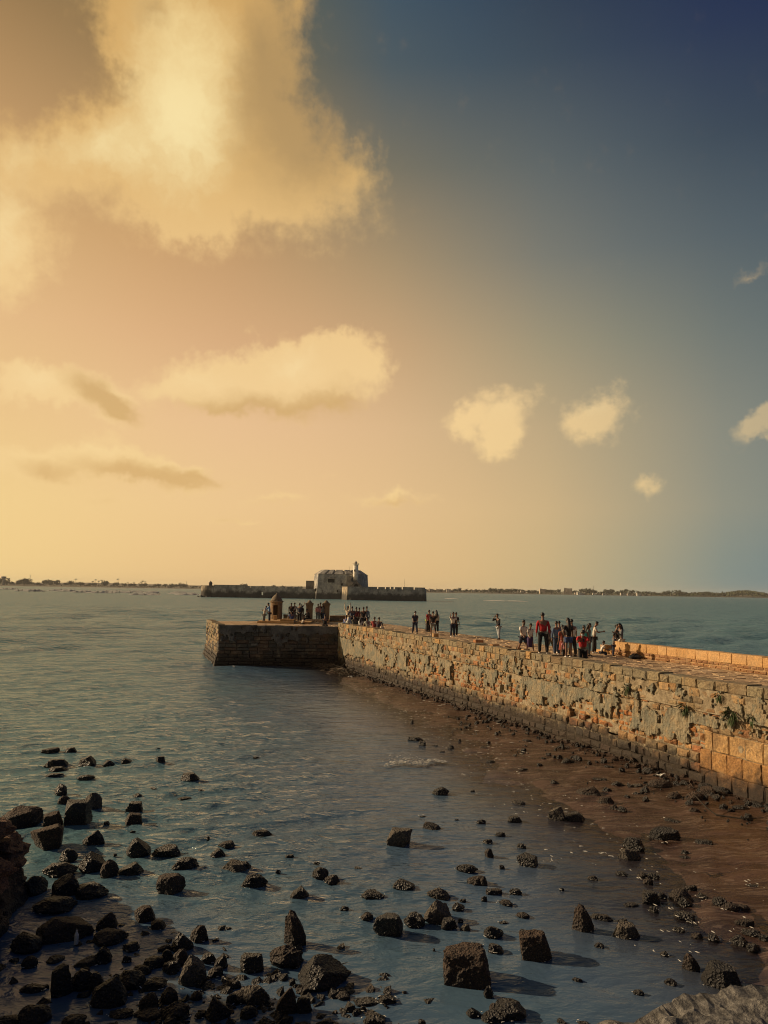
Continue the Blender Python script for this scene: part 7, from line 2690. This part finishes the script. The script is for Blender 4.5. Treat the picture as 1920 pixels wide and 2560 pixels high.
def flotsam():
    rng = random.Random(77)
    # twigs and weed washed into the corner
    for name, u0, n, spread, lab in (('driftwood_heap', 0, 130, 1.6, None), ('driftwood_heap', 4.2, 90, 1.5, None)):
        g = Geo()
        for k in range(n):
            c = MAIN(u0 + rng.gauss(0.9, spread * 0.6), -abs(rng.gauss(0.9, 0.6)) - 0.1, 0)
            z = 0.05 + abs(rng.gauss(0, 0.16))
            an = rng.uniform(0, 6.28)
            d = Vector((math.cos(an), math.sin(an), rng.gauss(0, 0.35))).normalized() * rng.uniform(0.2, 0.75)
            p = Vector((c.x, c.y, z))
            g.tube([p - d, p + Vector((0, 0, rng.uniform(0, 0.1))), p + d], [0.008, 0.018, 0.006], 5, rng.choice([(0.06, 0.045, 0.03), (0.10, 0.075, 0.05), (0.035, 0.03, 0.02), (0.14, 0.11, 0.08)]))
        tag(g.build(name, MAT['cloth']), kind='stuff')
    # a bent stick with a drag line on the mud
    g = Geo()
    p = Vector((9.0, 21.2, 0.16))
    g.tube([p + Vector((-0.3, 0.75, 0.35)), p + Vector((-0.15, 0.3, 0.12)), p, p + Vector((0.55, -0.3, 0.0)), p + Vector((1.1, -0.32, 0.04))], [0.015, 0.02, 0.025, 0.02, 0.012], 6, (0.03, 0.024, 0.018))
    tag(g.build('driftwood_stick', MAT['cloth']), 'thin bent dark stick lying on the brown mud at right', 'stick')
    # litter
    for x, y, z, s, col, lab in ((-11.2, 59.0, 0.05, 0.22, (0.6, 0.6, 0.58), 'white scrap of litter floating off the left end of the dark arm wall'),
                                 (-2.1, 53.0, 0.05, 0.30, (0.65, 0.65, 0.62), 'white crumpled bag floating in front of the pier corner'),
                                 (3.0, 44.5, 0.16, 0.2, (0.6, 0.6, 0.57), 'pale scrap of litter at the foot of the pier wall midway'),
                                 (8.9, 25.0, 0.28, 0.26, (0.55, 0.55, 0.52), 'pale litter caught among the stones at the ashlar wall foot'),
                                 (-5.05, 13.55, 0.02, 0.09, (0.6, 0.6, 0.6), 'tiny white bottle standing in the silt at lower left')):
        g = Geo()
        if 'bottle' in lab:
            g.lathe((0, 0, 0), [(0.035, 0), (0.036, 0.14), (0.014, 0.19), (0.014, 0.22)], 10, col)
        else:
            n = 5
            vs = [(s * (i / (n - 1) - 0.5) + rng.gauss(0, 0.015), s * 0.7 * (k / (n - 1) - 0.5) + rng.gauss(0, 0.015), abs(rng.gauss(0, s * 0.22))) for k in range(n) for i in range(n)]
            g.add(vs, [(k * n + i, k * n + i + 1, (k + 1) * n + i + 1, (k + 1) * n + i) for k in range(n - 1) for i in range(n - 1)], col)
        o = g.build('litter', MAT['cloth'])
        o.location = (x, y, z)
        tag(o, lab, 'litter')
    # the bag left by the parapet
    g = Geo()
    vs = []
    n = 12
    for i, (r, z) in enumerate([(0.2, 0), (0.27, 0.05), (0.24, 0.13), (0.12, 0.2), (0.05, 0.23)]):
        for k in range(n):
            a = 2 * math.pi * k / n
            vs.append((r * 1.35 * math.cos(a) * (1 + 0.1 * math.sin(3 * a + i)), r * math.sin(a), z * (1 + 0.15 * math.sin(2 * a + 1))))
    g.add(vs, [(i * n + k, i * n + (k + 1) % n, (i + 1) * n + (k + 1) % n, (i + 1) * n + k) for i in range(4) for k in range(n)], (0.015, 0.015, 0.017))
    g.tube([(-0.15, 0, 0.16), (-0.05, 0, 0.27), (0.08, 0, 0.26), (0.16, 0, 0.14)], [0.014] * 4, 6, (0.02, 0.02, 0.02))
    o = g.build('bag', MAT['cloth'])
    o.location = MAIN(25.6, 7.7, DECK - 0.095)
    tag(o, 'black bag dumped on the paving at the foot of the orange parapet', 'bag')


flotsam()


def m_foam(N, b, out):
    p = pos(N)
    n = N.noise(p, 6, 5, 0.7)
    N.link(N.mix(n, (0.42, 0.42, 0.38, 1), (0.75, 0.74, 0.68, 1)), b.inputs['Base Color'])
    b.inputs['Roughness'].default_value = 0.7


MAT['foam'] = mat('sea_foam', m_foam)


def foam():
    rng = random.Random(19)

    def fleck(V, F, x, y, z, s, asp=1.6, rot=0.0):
        k = len(V)
        n = rng.randrange(5, 8)
        for i in range(n):
            a = 6.283 * i / n
            r = s * rng.uniform(0.5, 1.0)
            dx, dy = r * asp * math.cos(a), r * math.sin(a)
            V.append((x + dx * math.cos(rot) - dy * math.sin(rot), y + dx * math.sin(rot) + dy * math.cos(rot), z))
        V.append((x, y, z + 0.25 * s))
        F += [(k + i, k + (i + 1) % n, k + n) for i in range(n)]
    V, F = [], []
    for _ in range(170):
        t = rng.random()
        y = 46 - 28 * t ** 0.8
        xb = float(np.interp(y, SHORE_Y, SHORE_X))
        fleck(V, F, xb + rng.gauss(-0.2, 0.8), y + rng.gauss(0, 0.5), 0.05, rng.uniform(0.012, 0.045), 1.8, rng.uniform(-0.4, 0.4))
    for _ in range(70):
        u = rng.uniform(12, 33)
        p = MAIN(u, -0.6 - abs(rng.gauss(0, 1.6)), 0)
        z = max(0.03, float(bed_height(np.array([p.x]), np.array([p.y]))[0]) + 0.02)
        fleck(V, F, p.x, p.y, z, rng.uniform(0.015, 0.05), 3.0, rng.uniform(-0.5, 0.5))
    for _ in range(420):            # thin broken lines along the waterline
        y = rng.uniform(13, 50)
        xb = float(np.interp(y, SHORE_Y, SHORE_X)) + 0.8 * math.sin(y * 1.3) + 0.5 * math.sin(y * 3.1)
        off = rng.choice((-0.9, 0.1, 1.3))
        fleck(V, F, xb + off + rng.gauss(0, 0.07), y + rng.gauss(0, 0.1), 0.06, rng.uniform(0.008, 0.028), 2.6, 1.9 + rng.gauss(0, 0.3))
    for x, y, yaw, w, d, h, kind, text, grp in ROCKS[::2]:      # lace round the stones
        for _ in range(5):
            a = rng.uniform(0, 6.28)
            fleck(V, F, x + 0.56 * w * math.cos(a), y + 0.56 * d * math.sin(a), max(0.03, float(bed_height(np.array([x]), np.array([y]))[0]) + 0.02), rng.uniform(0.006, 0.018), 2.2, a + 1.57)
    tag(mesh_obj('foam_flecks', V, F, MAT['foam']), kind='stuff')
    # the little wave that breaks in the bay
    V, F = [], []
    for _ in range(420):
        t = rng.random()
        x = 0.2 + 2.1 * t
        y = 26.9 + 0.75 * t + 0.22 * math.sin(t * 9) + rng.gauss(0, 0.06) - 0.1
        w = math.sin(math.pi * min(1, t * 1.1)) ** 0.6
        fleck(V, F, x + rng.gauss(0, 0.05), y + abs(rng.gauss(0, 0.22 * w)), 0.06 + rng.uniform(0, 0.10) * w, rng.uniform(0.012, 0.05), 1.7, 0.35)
    for _ in range(60):
        fleck(V, F, 0.75 + rng.gauss(0, 0.35), 27.9 + rng.gauss(0, 0.35), 0.06, rng.uniform(0.01, 0.03), 2.0, 0.3)
    tag(mesh_obj('breaking_wavelet', V, F, MAT['foam']), kind='stuff')
    # breakers on the bar, far left
    V, F = [], []
    for px, py, w in ((32, 1473.5, 22), (72, 1478, 20), (92, 1478.5, 12), (158, 1477, 20), (178, 1478.5, 14), (215, 1481, 16), (262, 1482.5, 26), (276, 1480.5, 24), (302, 1481, 14), (330, 1482, 34), (345, 1481.5, 18), (388, 1483, 8), (448, 1484.5, 16), (476, 1487, 22), (370, 1487, 30), (1240, 1502, 26), (1290, 1503, 24), (1130, 1497, 14)):
        hz = 1475 + 0.0155 * (px - 960)
        D = 6 * 1920 / (py - hz)
        x = (px - 960) / 1920 * D
        ww = w / 1920 * D
        hgt = 1.7 if px < 600 else 0.3
        for _ in range(110):
            t = rng.uniform(-1, 1)
            env = (1 - t * t)
            xx, yy = x + t * ww, D + rng.gauss(0, 6)
            s = rng.uniform(0.4, 1.3) * (1 if px < 600 else 0.6)
            k = len(V)
            z0 = 0.1
            hh = hgt * env * rng.uniform(0.3, 1.3)
            V += [(xx - s * 2, yy - 1.5, z0), (xx + s * 2, yy - 1.5, z0), (xx + s * 1.4, yy, z0 + hh), (xx - s * 1.1, yy, z0 + hh * 0.8), (xx + s * 1.4, yy + 2.5, z0), (xx - s * 1.2, yy + 2.5, z0)]
            F += [(k, k + 1, k + 2, k + 3), (k + 3, k + 2, k + 4, k + 5)]
    tag(mesh_obj('surf', V, F, MAT['foam']), kind='stuff')


foam()
